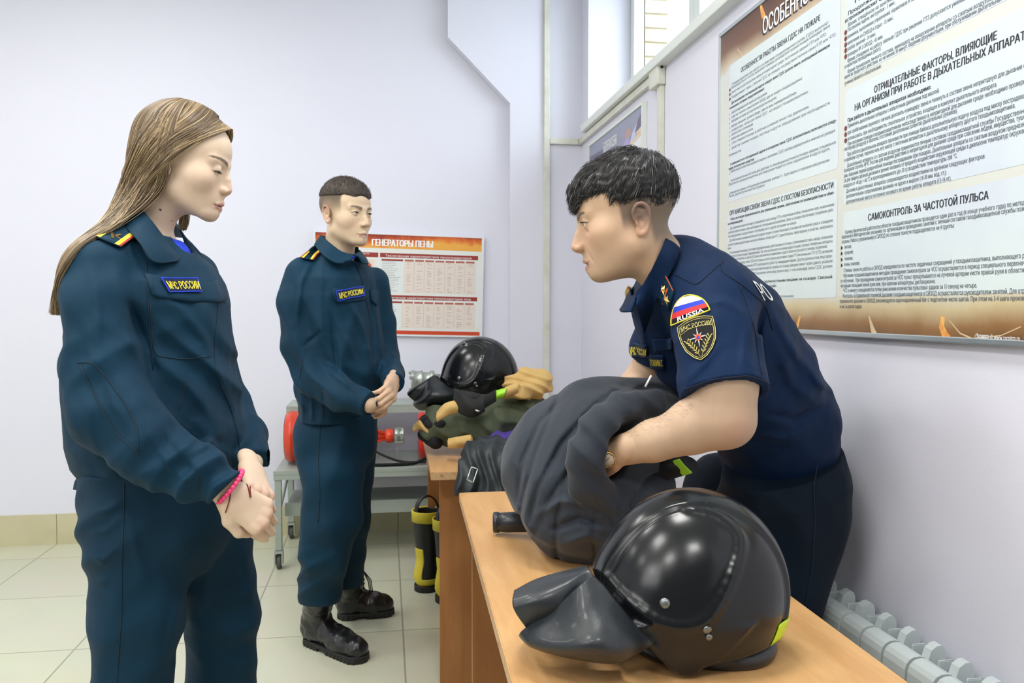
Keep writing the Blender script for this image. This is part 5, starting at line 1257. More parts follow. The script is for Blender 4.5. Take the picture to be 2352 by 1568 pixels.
# ---------------------------------------------------------------- young man standing further back
def boy():
    root = empty('person', 'short-haired young man in teal uniform and black boots standing by the back wall', 'person')
    D = 3.0
    vd = nrm(P(780, 700, 1)-CAM); vd[2] = 0; vd = nrm(vd); rr_ = nrm(np.cross(vd, [0, 0, 1]))
    th = math.radians(42); Fh = nrm(rr_*math.sin(th)-vd*math.cos(th)); Sd = np.cross([0, 0, 1], Fh)
    tb = math.radians(58); Fb = nrm(rr_*math.sin(tb)-vd*math.cos(tb)); Sb = np.cross([0, 0, 1], Fb)
    pt = math.radians(3); K = 1.0
    fr = Frame(P(794, 491, 2.96), nrm(Fh*math.cos(pt)-np.array([0, 0, 1])*math.sin(pt)), nrm(np.array([0, 0, 1])*math.cos(pt)+Fh*math.sin(pt)))
    def hairl(q):
        x, y, z = q[:, 0], q[:, 1], q[:, 2]
        side = sstep(-.012, .058, z+.25*np.maximum(0, -y)*1.0+.006*np.sin(y*60))*(y < .048)*sstep(.052, .040, y-.15*(z-.03)*0)
        back = sstep(-.075, .03, z)*(y < -.045)
        return np.maximum(side, back)
    pr = dict(skin=(210, 185, 156), open=.62, jaw=1.0, crop=.92, cropc=(82, 72, 58), hairline=hairl, browc=(64, 50, 40), browt=.0056, browz=.0165, browl=.040, lipc=.5, blush=.5, lash=.7, nose=1.05, nosetip=(.1165, -.037),
              neck=((0, -.020, -.06), (0, -.040, -.24), .052, .058))
    h0 = head_sdf(pr); hs = lambda p: h0(((p-fr.o.astype(f32))@fr.M.T.astype(f32))/K)*K
    g_ = lambda x, y, dd=0.0: P(x, y, D+dd)
    nk = fr.w(0, -.045, -.21)
    tor = U(.06, cap(g_(775, 670), g_(775, 860), .08, .08, Sb, 1.4), cap(g_(775, 860), g_(775, 960), .08, .085, Sb, 1.2), cap(nk, g_(772, 640), .05, .06))
    shN, elN, wrN = P(704, 655, 2.90), P(712, 850, 2.90), P(848, 930, 2.74)
    shF, elF, wrF = P(862, 650, 3.12), P(893, 850, 3.10), P(898, 880, 2.86)
    arms = U(.02, cap(shN, elN, .040, .036), cap(elN, wrN, .036, .026), cap(shF, elF, .040, .036), cap(elF, wrF, .038, .026))
    fN = Frame(P(856, 928, 2.76), P(892, 932, 2.86)-P(856, 928, 2.76), UPV*.3-FWD*.95)
    hN = hand_sdf(fN, 1, [((.6, 1.1, .6), .05), ((.6, 1.1, .6), 0), ((.6, 1.1, .6), 0), ((.65, 1.1, .6), -.05)], [(.018, .012, -.006), (.034, .036, -.012), (.040, .060, -.018), (.036, .080, -.022)], sc_=.85)
    fF = Frame(P(903, 874, 2.84), P(886, 930, 2.70)-P(903, 874, 2.84), RGT*.70-FWD*.66)
    hF = hand_sdf(fF, 1, [((.75, .75, .5), .05), ((.8, .8, .5), 0), ((.8, .8, .5), 0), ((.85, .8, .5), -.05)], [(.018, .012, -.006), (.034, .036, -.012), (.040, .060, -.018), (.036, .080, -.022)], sc_=.95)
    hl_, tl_ = onZ(705, 1470, 0), onZ(838, 1523, 0); hl2, tl2 = onZ(772, 1420, 0), onZ(906, 1408, 0)
    legs = U(.03, chain([g_(745, 980), P(758, 1190, 2.96), P(740, 1350, 3.04), hl_+nrm(tl_-hl_)*.055+[0, 0, .10]], [.070, .05, .036, .030]), chain([g_(820, 980, .08), P(798, 1190, 3.16), P(797, 1310, 3.28), hl2+nrm(tl2-hl2)*.055+[0, 0, .10]], [.065, .05, .034, .028]))
    def colf(p):
        q = (p.astype(float)-fr.o)@fr.M.T/K; c = head_col(q, pr)
        m = (np.linalg.norm(p-P(880, 925, 2.76), axis=1) < .14).astype(float)*.22; return mixc(c, m, (205, 130, 108))
    A_ = surf(lambda p: smin(hs(p), tor(p), .02), fr.o-[.14, .14, .24], fr.o+[.14, .14, .15], .0018)
    B_ = surf(lambda p: smin(np.minimum(hN(p), hF(p)), arms(p), .006), P(885, 915, 2.78)-[.13, .16, .13], P(885, 915, 2.78)+[.13, .18, .13], .0024)
    C_ = surf(lambda p: np.minimum(U(.02, tor, legs)(p), arms(p)), (-.9, 2.5, .05), (.2, 3.6, 1.62), .010)
    Vs, Qs, o = [], [], 0
    for v, q in (A_, B_, C_): Vs.append(v); Qs.append(q+o); o += len(v)
    Vs = np.concatenate(Vs); link_mesh('body', Vs, np.concatenate(Qs), M['skin'], root, col=colf(Vs.astype(f32)))
    lashes(hs, fr, K, pr, root, False)
    eyeballs(fr, dict(pr, iris='iris'), root, (.12, -.02))
    # jacket
    def rg(y, x0, x1, hd, dd=0.0):
        cx = (x0+x1)/2; hw = (x1-x0)/2*D/FPX; a = math.cos(math.pi/2-tb); c_ = math.cos(tb)
        hw = math.sqrt(max(.003, hw**2-(hd*c_)**2))/a; return (g_(cx, y, dd), hw, hd, Fb)
    rings = [rg(962, 692, 862, .165), rg(945, 690, 864, .17), rg(905, 682, 880, .18), rg(860, 680, 886, .185), rg(800, 682, 884, .19), rg(730, 676, 874, .195), rg(680, 676, 872, .195), rg(640, 690, 866, .18), rg(610, 712, 850, .14), rg(585, 735, 825, .10), rg(565, 745, 812, .08)]
    jt = loft(rings, np.array([0, 0, 1.]))
    slN = chain([P(694, 632, 2.90), P(684, 700, 2.88), P(696, 790, 2.88), P(722, 862, 2.86), P(785, 905, 2.78), P(840, 926, 2.74)], [.062, .070, .074, .070, .058, .044], .02)
    slF = chain([P(858, 650, 3.10), P(872, 740, 3.12), P(884, 820, 3.10), P(898, 858, 3.0), P(902, 876, 2.87)], [.058, .058, .052, .046, .040], .02)
    fol = lambda p: (.0120*ridge(p, Fb*.7+np.array([0, 0, .7]), (0, 0, 1), 90, 1.2, .4)*gmask(p, P(720, 870, 2.85), (.13, .2, .14))+.0130*ridge(p, Fb*.9+np.array([0, 0, .45]), Sb, 66, 1., 1.4)*gmask(p, P(710, 720, 2.85), (.14, .2, .2))
                     + .0110*ridge(p, rr_*.95+np.array([0, 0, -.3]), Sb, 64, 1.1, 0)*gmask(p, P(810, 800, 2.8), (.14, .2, .3))+.0110*ridge(p, rr_, (0, 0, 1), 190, .3, 0)*gmask(p, P(712, 940, 2.85), (.05, .2, .045))
                     + .0035*lumps(p, 34, .2)+.0018*lumps(p, 80, 1.5))
    BC = [([(712, 606), (690, 650), (682, 740)], 7, .012), ([(738, 620), (735, 700), (745, 790)], 8, .011), ([(695, 796), (716, 780), (742, 758)], 5, -.008), ([(801, 690), (830, 745), (846, 810)], 7, .010), ([(770, 720), (800, 790), (830, 860)], 8, .009), ([(760, 720), (768, 790), (775, 850)], 6, -.014), ([(735, 830), (780, 870), (830, 905)], 7, .009), ([(862, 700), (874, 780), (880, 840)], 5, .008), ([(850, 650), (852, 760), (862, 900)], 3.5, -.007)]
    jk = lambda p: smin(smin(jt(p), slF(p), .02), slN(p), .02)-fol(p)*.7-creases(p, BC, 2.9, .3)
    cuffN = halfsp(P(850, 930, 2.74), P(850, 930, 2.74)-P(800, 911, 2.78)); cuffF = halfsp(P(903, 884, 2.86), P(903, 884, 2.86)-P(898, 850, 3.0))
    def jc(p):
        d = smax(jk(p), -cap(P(800, 590, 2.98), fr.w(0, -.01, -.10), .050, .062)(p), .004)
        m = np.abs(p-P(855, 930, 2.73).astype(f32)).max(1) < .06; d = np.where(m, np.maximum(d, cuffN(p)), d)
        m = np.abs(p-P(905, 890, 2.85).astype(f32)).max(1) < .045; d = np.where(m, np.maximum(d, cuffF(p)), d)
        return np.where(slN(p) > .012, np.maximum(d, halfsp(g_(775, 962), (0, 0, -1))(p)), d)
    jo = sdf_obj('jacket', jc, (-1.0, 2.45, .85), (.25, 3.55, 1.62), .0055, M['cadet'], root)
    s_ = MB(); seam(jk, [(820, 610), (835, 650), (848, 720), (853, 800), (860, 880), (868, 950)], 2.4, 3.3, .0025, 0, s_); seam(jk, [(700, 800), (688, 870)], 2.4, 3.3, .0015, 0, s_); seam(jk, [(742, 960), (738, 900)], 2.4, 3.3, .0015, 0, s_); s_.build('seam_stitching', M['cadet_seam'], jo)
    pk = Decal(jk, [(762, 663), (835, 656), (838, 690), (768, 697)], 2.4, 3.3, 10, .002); f_ = MB(); pk.sheet(f_, 0, .005, [(0, 0), (.98, 0), (1, .8), (.93, .96), (.5, 1.02), (.1, .96), (.02, .8)]); f_.build('pocket_flap', M['cadet'], jo)
    pk = Decal(jk, [(848, 664), (866, 672), (862, 702), (850, 690)], 2.4, 3.3, 10, .002); f_ = MB(); pk.sheet(f_, 0, .005); f_.build('pocket_flap', M['cadet'], jo)
    pd = Decal(jk, [(769, 669), (828, 660), (832, 680), (775, 690)], 2.4, 3.3, 12, .0085); n_ = MB(); pd.sheet(n_, 0, .002); pd.line(n_, [(0, 0), (1, 0), (1, 1), (0, 1)], .0016, 1, .002, True); pd.text(n_, 'МЧС РОССИИ', .06, .95, .80, .80, 2, .0032, bold=.03)
    n_.build('name_patch', [M['navy'], M['blue'], M['yellow']], jo)
    c_ = MB()
    c_.sheet(bspl([[P(738, 540, 2.94), P(760, 560, 2.885), P(785, 578, 2.875), P(812, 585, 2.885)], [P(728, 553, 2.91), P(752, 580, 2.855), P(778, 600, 2.845), P(806, 596, 2.865)], [P(722, 562, 2.90), P(745, 588, 2.84), P(775, 604, 2.835), P(801, 597, 2.86)]]), 12, 16, 0, .005)
    c_.sheet(bspl([[P(812, 585, 2.885), P(822, 580, 2.93), P(828, 577, 3.0)], [P(824, 590, 2.885), P(836, 594, 2.92), P(834, 585, 3.0)], [P(832, 604, 2.89), P(846, 606, 2.92), P(840, 592, 3.0)]]), 8, 10, 0, .005)
    c_.sheet(bspl([[P(738, 540, 2.94), P(760, 548, 3.05), P(800, 560, 3.08), P(828, 577, 3.0)], [P(728, 553, 2.91), P(745, 560, 3.08), P(800, 575, 3.12), P(834, 585, 3.0)]]), 5, 12, 0, .005)
    c_.build('collar', M['cadet'], jo)
    t_ = MB(); t_.sheet(bspl([[P(795, 582, 2.905), P(808, 585, 2.90), P(815, 584, 2.92)], [P(800, 590, 2.895), P(810, 594, 2.892), P(818, 592, 2.91)]]), 6, 6, 0, .004); t_.build('tee_shirt', M['teal_shirt'], root)
    sb = Decal(jk, [(689, 596), (730, 564), (749, 574), (718, 602)], 2.4, 3.3, 10, .006)
    b_ = MB(); sb.sheet(b_, 0, .004)
    for a0, a1, m in ((0, .09, 2), (.09, .26, 1), (.74, .91, 1), (.91, 1., 2)): b_.add([sb.at(u, v, .0045) for u, v in ((0, a0), (.5, a0), (1, a0), (1, a1), (.5, a1), (0, a1))], [(0, 1, 4, 5), (1, 2, 3, 4)], m)
    kk = MB(); kk.text('К', (0, 0, 0), (1, 0, 0), (0, 1, 0), 1, 0, width=1, bold=.06); b_.add([sb.at(.134+.1145*x+.291*y, .458+.364*x-.316*y, .0052) for x, y, z in kk.v], kk.f, 3)
    b_.lathe([(.006, 0), (.005, .002), (.001, .003)], Matrix.Translation(sb.at(.88, .5, .004)), 3, 12)
    b_.build('shoulder_board', [M['cadet'], M['yellow'], M['red'], M['gold']], jo)
    # trousers
    rN = chain([P(750, 1000, 2.97), P(762, 1080, 2.94), P(762, 1190, 2.94), P(745, 1270, 2.95), P(735, 1340, 3.01), P(735, 1372, 3.03)], [.120, .112, .104, .090, .078, .074], .02)
    rF = chain([P(808, 1000, 3.06), P(800, 1100, 3.12), P(798, 1190, 3.16), P(796, 1270, 3.22), P(797, 1335, 3.26)], [.095, .095, .085, .074, .068], .02)
    hip = cap(g_(777, 965), g_(776, 1010), .135, .135)
    tfo = lambda p: (.010*ridge(p, np.array([0, 0, -1.])+rr_*.7, Sb, 90, 1.4, .3)*gmask(p, P(715, 1330, 2.95), (.12, .2, .10))+.0075*ridge(p, np.array([0, 0, -1.])+rr_*.8, Sb, 62, 1.4, 2)*gmask(p, P(720, 1100, 2.9), (.1, .3, .2))+.006*ridge(p, rr_, (0, 0, 1), 50, .8, .5)+.0035*lumps(p, 30, .9))
    tr = lambda p: smin(smin(rN(p), hip(p), .03), rF(p), .015)-tfo(p)*.8
    e1 = halfsp(P(735, 1378, 3.03), (0, 0, -1)); e2 = halfsp(P(795, 1342, 3.26), (0, 0, -1)); tp = halfsp(g_(775, 950), (0, 0, 1))
    to = sdf_obj('trousers', lambda p: np.maximum(np.maximum(tr(p), tp(p)), np.where(rF(p) < rN(p), e2(p), e1(p))), (-1.0, 2.5, .1), (.25, 3.7, 1.0), .0055, M['cadet'], root)
    s_ = MB(); seam(tr, [(735, 965), (734, 1000), (730, 1060), (735, 1140), (730, 1200)], 2.4, 3.3, .0018, 0, s_); s_.build('seam_stitching', M['cadet_seam'], to)
    # boots
    def boot(an, heel, toe, zt, wd):
        an = np.array(an, float); heel = np.array([heel[0], heel[1], 0]); toe = np.array([toe[0], toe[1], 0]); f = nrm(toe-heel); L = np.linalg.norm(toe-heel); s = np.cross([0, 0, 1], f)
        ank = heel+f*.055
        g = U(.03, cap([an[0], an[1], zt], ank+[0, 0, .10], .058, .052), cap(ank+[0, 0, .07], heel+f*(L*.62)+[0, 0, .052], .050, .043), cap(heel+f*.045+[0, 0, .050], heel+f*.07+[0, 0, .055], .040), cap(heel+f*(L*.60)+[0, 0, .045], heel+f*(L-.045)+[0, 0, .042], .045, .043))
        g2 = lambda p: np.maximum(g(p)-.0022*lumps(p, 130, .4)-.0035*ridge(p, np.array([0, 0, 1.])+f*.5, s, 120, .5, 0)*gmask(p, ank+f*.03+[0, 0, .11], (.06, .06, .035)), .024-p[:, 2])
        o = sdf_obj('boot', g2, np.minimum(heel, toe)-[.12, .12, .01], np.maximum(heel, toe)+[.12, .12, zt+.03], .0035, M['leather'], root)
        so = U(.02, cap(heel+f*.050, heel+f*(L-.05), .042, .046))
        sole = lambda p: np.maximum(so(p*np.array([1, 1, 0], f32))-.003-.0015*np.sign(np.sin(p@f.astype(f32)*320))*(p[:, 2] < .016), np.maximum(.002-p[:, 2], p[:, 2]-.027))
        sole2 = lambda p: np.maximum(sole(p), -np.maximum(np.abs((p-heel.astype(f32))@f.astype(f32)-L*.42)-.022, p[:, 2]-.012))
        sdf_obj('sole', sole2, np.minimum(heel, toe)-[.1, .1, .004], np.maximum(heel, toe)+[.1, .1, .04], .003, M['sole'], o)
        lc = MB()
        for k in range(6):
            b = ank+[0, 0, .15-.018*k]+f*(.054+.012*max(0, k-2)); 
            lc.tube([b-s*.020, b+f*.006+[0, 0, .004], b+s*.020+[0, 0, .010]], .0025, 0, 6); lc.tube([b+s*.020, b+f*.007+[0, 0, .004], b-s*.020+[0, 0, .010]], .0025, 0, 6)
        return o, ank, f, s, lc
    o, ank, f, s, lc = boot(P(737, 1370, 3.04), hl_, tl_, .25, 0); lc.build('laces', M['blackc'], o)
    o, ank, f, s, lc = boot(P(797, 1325, 3.27), hl2, tl2, .26, 0)
    for k in range(3): lc.tube([ank+[0, 0, .20]+f*.05, ank+[0, 0, .15]+f*(.075+.006*k)+s*(.01*k-.02), ank+[0, 0, .095]+f*(.083+.006*k)], .0022, 0, 6)
    lc.build('laces', M['blackc'], o)
    # hair on top
    top = U(.02, ell((0, -.012, .052), (.079, .098, .082)), ell((0, .040, .058), (.061, .054, .054)))
    cut = halfsp((0, 0, .062), (0, .18, -1)); 
    def hl(p):
        q = ((p-fr.o.astype(f32))@fr.M.T.astype(f32)); d = top(q)-.0012*ridge(q, (.3, 1, 0), (0, 0, 1), 500, 1, .3)-.0006*lumps(q, 600, 0)
        low = .060+.12*np.maximum(0, -q[:, 1])*-.1-.012*np.cos(q[:, 0]*30)*(q[:, 1] > .05)
        d = np.maximum(d, (low-q[:, 2])*.8)
        return smax(d, -(ell((-.02, .118, .012), (.085, .045, .062))(q)), .006)
    hb = sdf_obj('hair', hl, fr.o-[.13, .13, .05], fr.o+[.13, .13, .17], .0025, M['hair_boy'], root)
    rs = np.random.RandomState(2); v, q = surf(lambda p: hl(p)+.0005, fr.o-[.13, .13, .05], fr.o+[.13, .13, .17], .006); n = gradn(hl, v, .004)
    idx = rs.choice(len(v), 3600); b = v[idx]+rs.randn(3600, 3)*.002; nn = n[idx]; dirv = fr.f*.8+nn*.22+rs.randn(3600, 3)*.15-fr.s*.3
    keep = nn@fr.u > -.2; b, dirv = b[keep], dirv[keep]; dirv /= np.linalg.norm(dirv, axis=1)[:, None]
    ST = np.stack([b+dirv*t for t in (0, .003, .006)], 1); hairs('hair_strands', ST, np.tile([.0005, .0004, .0002], (len(b), 1)), M['hair_boy'], hb)
    return root
M['hair_boy'] = mat('short_dark_brown_hair', (66, 54, 44), .6, var=(90, (44, 36, 30), .4, .6))
boy()
# ---------------------------------------------------------------- older man leaning over the desk
def officer():
    root = empty('person', 'dark-haired man in navy short-sleeved uniform shirt leaning over the desk, wristwatch on', 'person')
    t12 = math.radians(12); a_ = math.radians(-3)
    Hh = nrm(-RGT*math.cos(a_)+np.array([FWD[0], FWD[1], 0])*math.sin(-a_)*1.0); Z = np.array([0, 0, 1.])
    fr = Frame(P(1438, 497, 1.66), Hh*math.cos(t12)-Z*math.sin(t12), Z*math.cos(t12)+Hh*math.sin(t12))
    K = 1.0
    def hairl(q):
        x, y, z = q[:, 0], q[:, 1], q[:, 2]
        m = sstep(-.070, -.020, z+.05)*(y < .020)*sstep(.020, .012, y)*sstep(-.040, -.005, z+.45*np.maximum(0, -y-.015))
        m2 = sstep(-.09, -.045, z)*(y < -.030)*sstep(-.030, -.045, y)
        return np.maximum(m, m2)
    pr = dict(skin=(202, 168, 138), fat=.0045, jaw=1.10, double=True, stubble=.14, gap=.0045, open=.75, nose=1.12, nosetip=(.1190, -.0385), mouth=.0, chin=(.082, -.099), lipcol=(170, 110, 100), lipc=.6, crop=.75, cropc=(88, 80, 74), hairline=hairl,
              browc=(44, 38, 34), browt=.0058, browz=.0165, fold=True, blush=.8, neck=((0, -.018, -.055), (-.036, -.078, -.155), .057, .056), lash=.6, earz=-.020, eary=-.018)
    h0 = head_sdf(pr); hs = lambda p: h0(((p-fr.o.astype(f32))@fr.M.T.astype(f32)))
    nk = fr.w(-.05, -.085, -.165)
    Fb = nrm([-1, -.12, 0]); Sd = np.cross(Z, Fb)
    pH, pW, pM, pC, pU, pN = P(1780, 1075, 1.99), P(1765, 965, 1.95), P(1695, 860, 1.87), P(1620, 755, 1.80), P(1565, 680, 1.76), P(1510, 620, 1.71)
    tor = chain([pH, pW, pM, pC, pU], [.100, .095, .085, .078, .062], .03, Sd, 1.2)
    shN, elN, wrN = P(1640, 745, 1.60), P(1668, 962, 1.52), P(1412, 1040, 1.585)
    shF, elF, wrF = P(1560, 740, 2.02), P(1455, 900, 2.05), P(1400, 960, 1.85)
    fore = U(.03, chain([elN, P(1590, 985, 1.54), P(1500, 1012, 1.56), wrN], [.047, .0455, .039, .0265], .01), cap(P(1668, 880, 1.53), elN, .056, .049), cap(P(1640, 925, 1.53), P(1590, 965, 1.54), .040, .036))
    arms = U(.02, cap(shN, P(1668, 880, 1.53), .044, .054), fore, cap(shF, elF, .050, .043), cap(elF, wrF, .043, .030))
    fN = Frame(wrN, P(1340, 1085, 1.67)-wrN, -FWD*.85+UPV*.4)
    hN = hand_sdf(fN, -1, [((.4, .7, .5), .05), ((.45, .8, .5), 0), ((.5, .8, .5), 0), ((.5, .8, .5), -.05)], [(.018, .012, -.006), (.040, .036, -.016), (.048, .062, -.024), (.046, .084, -.032)], sc_=1.02)
    fF = Frame(wrF, P(1350, 1010, 1.80)-wrF, UPV)
    hF = hand_sdf(fF, 1, [((.4, .7, .5), .05), ((.45, .8, .5), 0), ((.5, .8, .5), 0), ((.5, .8, .5), -.05)], [(.018, .012, -.006), (.040, .036, -.016), (.048, .062, -.024), (.046, .084, -.032)], sc_=1.02)
    ftN, ftF = np.array([.885, 1.74, 0]), np.array([.86, 2.06, 0])
    kN, kF = np.array([.885, 1.80, .50]), np.array([.86, 2.06, .50])
    legs = U(.03, cap(pH-[0, .06, .06], kN, .085, .055), cap(kN, ftN+[0, 0, .1], .055, .042), cap(pH+[0, .10, -.06], kF, .085, .055), cap(kF, ftF+[0, 0, .1], .055, .042))
    def colf(p):
        q = (p.astype(float)-fr.o)@fr.M.T; c = head_col(q, pr)
        m = np.exp(-(np.linalg.norm(p-P(1700, 990, 1.47), axis=1)/.035)**2)*.3; c = mixc(c, m, (196, 128, 112))
        # sun-browned, slightly hairy forearm
        return c
    A_ = surf(lambda p: smin(smin(hs(p), tor(p), .02), cap(nk, pU, .054, .055)(p), .02), fr.o-[.17, .17, .26], fr.o+[.22, .17, .15], .0018)
    lo = np.minimum(elN, wrN)-[.10, .10, .12]; hi = np.maximum(elN, wrN)+[.10, .10, .14]
    B_ = surf(lambda p: smin(hN(p), arms(p), .006), lo, hi, .0024)
    lo = np.minimum(elF, wrF)-[.12, .14, .12]; hi = np.maximum(elF, wrF)+[.08, .10, .14]
    D_ = surf(lambda p: smin(hF(p), U(.02, cap(shF, elF, .050, .043), cap(elF, wrF, .043, .030))(p), .006), lo, hi, .0028)
    C_ = surf(lambda p: np.minimum(U(.02, tor, legs)(p), arms(p)), (.3, 1.2, .05), (1.12, 2.4, 1.45), .010)
    Vs, Qs, o = [], [], 0
    for v, q in (A_, B_, D_, C_): Vs.append(v); Qs.append(q+o); o += len(v)
    Vs = np.concatenate(Vs); link_mesh('body', Vs, np.concatenate(Qs), M['skin'], root, col=colf(Vs.astype(f32)))
    lashes(hs, fr, K, pr, root, False)
    eyeballs(fr, dict(pr, iris='irisg'), root, (.0, .16))
    # ---- shirt
    body_s = chain([P(1790, 1045, 1.985), P(1775, 960, 1.95), P(1712, 865, 1.88), P(1640, 765, 1.81), P(1590, 700, 1.77), P(1543, 640, 1.735)], [.128, .128, .140, .140, .118, .090], .04, Sd, 1.22)
    slN = chain([P(1630, 700, 1.62), P(1645, 780, 1.575), P(1668, 925, 1.52)], [.080, .082, .083], .02)
    slF = chain([P(1555, 700, 1.98), P(1520, 800, 2.03)], [.075, .078], .02)
    fol = lambda p: (.0060*ridge(p, RGT*.5+UPV*.9, (0, 0, 1), 70, 1.2, .4)*gmask(p, P(1740, 900, 1.8), (.16, .25, .16))+.0050*ridge(p, RGT*.9-UPV*.35, Sd, 66, 1., 1.)*gmask(p, P(1640, 790, 1.53), (.10, .16, .13))
                     + .0050*ridge(p, RGT*.6-UPV*.8, Sd, 74, 1.2, 2.)*gmask(p, P(1800, 760, 1.8), (.14, .25, .14))+.0030*lumps(p, 40, .7)+.0016*lumps(p, 85, .1))
    OC = [([(1655, 790), (1620, 830), (1580, 872)], 10, .007), ([(1712, 760), (1706, 850)], 9, .006), ([(1752, 705), (1736, 775), (1740, 850)], 10, -.012), ([(1775, 720), (1820, 800), (1850, 850)], 12, .008), ([(1790, 800), (1820, 880), (1880, 930)], 14, .008), ([(1850, 830), (1880, 880), (1915, 900)], 9, .007), ([(1760, 950), (1820, 960), (1890, 930)], 9, -.008),
          ([(1740, 1000), (1810, 1010), (1880, 970)], 10, .007), ([(1600, 700), (1660, 690), (1710, 720)], 10, .006), ([(1690, 880), (1600, 890)], 6, .003), ([(1520, 740), (1545, 800), (1560, 860)], 9, -.008), ([(1470, 740), (1480, 790)], 7, .006)]
    yk = chain([P(1548, 622, 1.72), P(1605, 660, 1.69), P(1650, 700, 1.66)], [.056, .074, .084], .02, Sd, 1.2)
    j0 = lambda p: smin(smin(smin(body_s(p), yk(p), .04), slF(p), .03), slN(p), .035)-fol(p)*.85-creases(p, OC, 1.68, .30)
    hemn = nrm(P(1672, 930, 1.515)-P(1650, 800, 1.57)); hem = halfsp(P(1671, 903, 1.52), hemn)
    inner = cap(P(1660, 840, 1.55), P(1674, 960, 1.51), .056, .070)
    def jc(p):
        d = smax(j0(p), halfsp(P(1498, 608, 1.68), -.89*RGT+.45*UPV)(p), .004)
        near = (slN(p) < .03) & (body_s(p) > .002); d = np.where(near, np.maximum(d, hem(p)), d)
        d = np.where(hem(p) > -.13, np.maximum(d, -np.maximum(inner(p), -(hem(p)+.06))), d)
        h2 = halfsp(P(1520, 830, 2.03), P(1520, 830, 2.03)-P(1550, 720, 1.98)); d = np.where((slF(p) < .03) & (body_s(p) > .0), np.maximum(d, h2(p)), d)
        wst = halfsp(P(1790, 1060, 1.98), nrm(P(1800, 1100, 1.99)-P(1770, 960, 1.95)))
        return np.maximum(d, wst(p))
    jo = sdf_obj('shirt', jc, (.25, 1.15, .75), (1.12, 2.35, 1.50), .0042, M['officer'], root)
    s_ = MB()
    for pts in ([(1528, 618), (1570, 640), (1600, 655), (1660, 600)], [(1655, 602), (1660, 625), (1700, 650), (1760, 700), (1775, 760)], [(1576, 893), (1640, 870), (1720, 862), (1768, 880)], [(1700, 655), (1725, 720), (1738, 780), (1750, 860)], [(1507, 770), (1540, 775), (1552, 790)]):
        seam(j0, pts, 1.2, 2.2, .0010, 0, s_)
    s_.build('seam_stitching', M['officer_seam'], jo)
    # collar
    c_ = MB(); gs_ = lambda p: np.minimum(smin(hs(p), tor(p), .02), j0(p)); Q = lambda x, y, l: SP(gs_, x, y, l)
    c_.sheet(bspl([[Q(1526, 548, .003), Q(1513, 580, .004), Q(1490, 630, .004), P(1463, 674, 1.625)], [Q(1538, 560, .010), Q(1531, 600, .014), Q(1508, 665, .014), P(1464, 704, 1.60)], [Q(1558, 574, .006), Q(1548, 622, .007), Q(1514, 690, .008), Q(1487, 762, .012)]]), 16, 20, 0, .004)
    c_.sheet(bspl([[P(1463, 674, 1.615), P(1452, 680, 1.68), P(1448, 668, 1.76)], [P(1456, 695, 1.60), P(1438, 700, 1.67), P(1440, 680, 1.78)], [P(1450, 716, 1.60), P(1424, 714, 1.66), P(1434, 700, 1.78)]]), 10, 10, 0, .004)
    c_.sheet(bspl([[P(1531, 545, 1.70), P(1530, 560, 1.80), P(1470, 640, 1.84), P(1448, 668, 1.76)], [P(1540, 556, 1.70), P(1545, 575, 1.84), P(1475, 660, 1.88), P(1440, 680, 1.78)]]), 6, 12, 0, .004)
    c_.build('collar', M['officer'], jo)
    # near shoulder board with two stars
    sb = Decal(j0, [(1506, 668), (1528, 622), (1552, 668), (1541, 712)], 1.2, 2.1, 10, .004)
    b_ = MB(); sb.sheet(b_, 0, .003, [(0, .0), (1, 0), (1, 1), (0, 1)])
    for v0, v1 in ((.0, .07), (.30, .37), (.63, .70)): b_.add([sb.at(u, v, .0036) for u, v in ((0, v0), (.5, v0), (1, v0), (1, v1), (.5, v1), (0, v1))], [(0, 1, 4, 5), (1, 2, 3, 4)], 1)
    b_.add([sb.at(u, v, .0036) for u, v in ((.95, 0), (1, 0), (1, 1), (.95, 1))], [(0, 1, 2, 3)], 1)
    def star(mb, c, R, m, ob):
        n = 10; vs = [ob.at(c[0], c[1], .0095)]
        for k in range(n):
            r_ = R if k % 2 == 0 else R*.42; a = math.pi*2*k/n; vs.append(ob.at(c[0]+r_*math.cos(a), c[1]+r_*math.sin(a)*1.1, .0042))
        mb.add(vs, [(0, 1+k, 1+(k+1) % n) for k in range(n)], m)
    star(b_, (.52, .49), .20, 2, sb); star(b_, (.36, .83), .20, 2, sb); star(b_, (.80, .83), .0, 2, sb)
    b_.build('shoulder_board', [M['cadet'], M['orange'], M['gold']], jo)
    fb = MB(); fbp = bspl([[P(1441, 656, 1.80), P(1450, 660, 1.80)], [P(1436, 672, 1.81), P(1446, 680, 1.81)], [P(1441, 692, 1.82), P(1452, 694, 1.82)]]); fb.sheet(fbp, 6, 4, 0, .006); fb.build('shoulder_board', [M['gold']], jo)
    # sleeve flag patch
    fl = Decal(j0, [(1541, 684), (1622, 672), (1631, 715), (1546, 750)], 1.2, 2.1, 16, .0018)
    arc = [(math.cos(a)*.5+.5, .98-math.sin(a)*.95) for a in np.linspace(math.pi, 0, 17)]
    b_ = MB(); fl.sheet(b_, 0, .0015, arc)
    for v0, v1, m in ((.08, .38, 2), (.38, .58, 3), (.58, .78, 4)):
        L_, R_ = [], []
        for k in range(7):
            v = v0+(v1-v0)*k/6; w_ = math.sqrt(max(0, 1-((.98-v)/.95)**2))*.48; L_.append(fl.at(.5-w_, v, .0024)); R_.append(fl.at(.5+w_, v, .0024))
        n = 7; Mm = [[l*(1-t)+r*t for t in np.linspace(0, 1, 7)] for l, r in zip(L_, R_)]
        vs = []
        for k in range(7):
            v = v0+(v1-v0)*k/6; w_ = math.sqrt(max(0, 1-((.98-v)/.95)**2))*.48
            for t in np.linspace(-1, 1, 9): vs.append(fl.at(.5+w_*t, v, .0024))
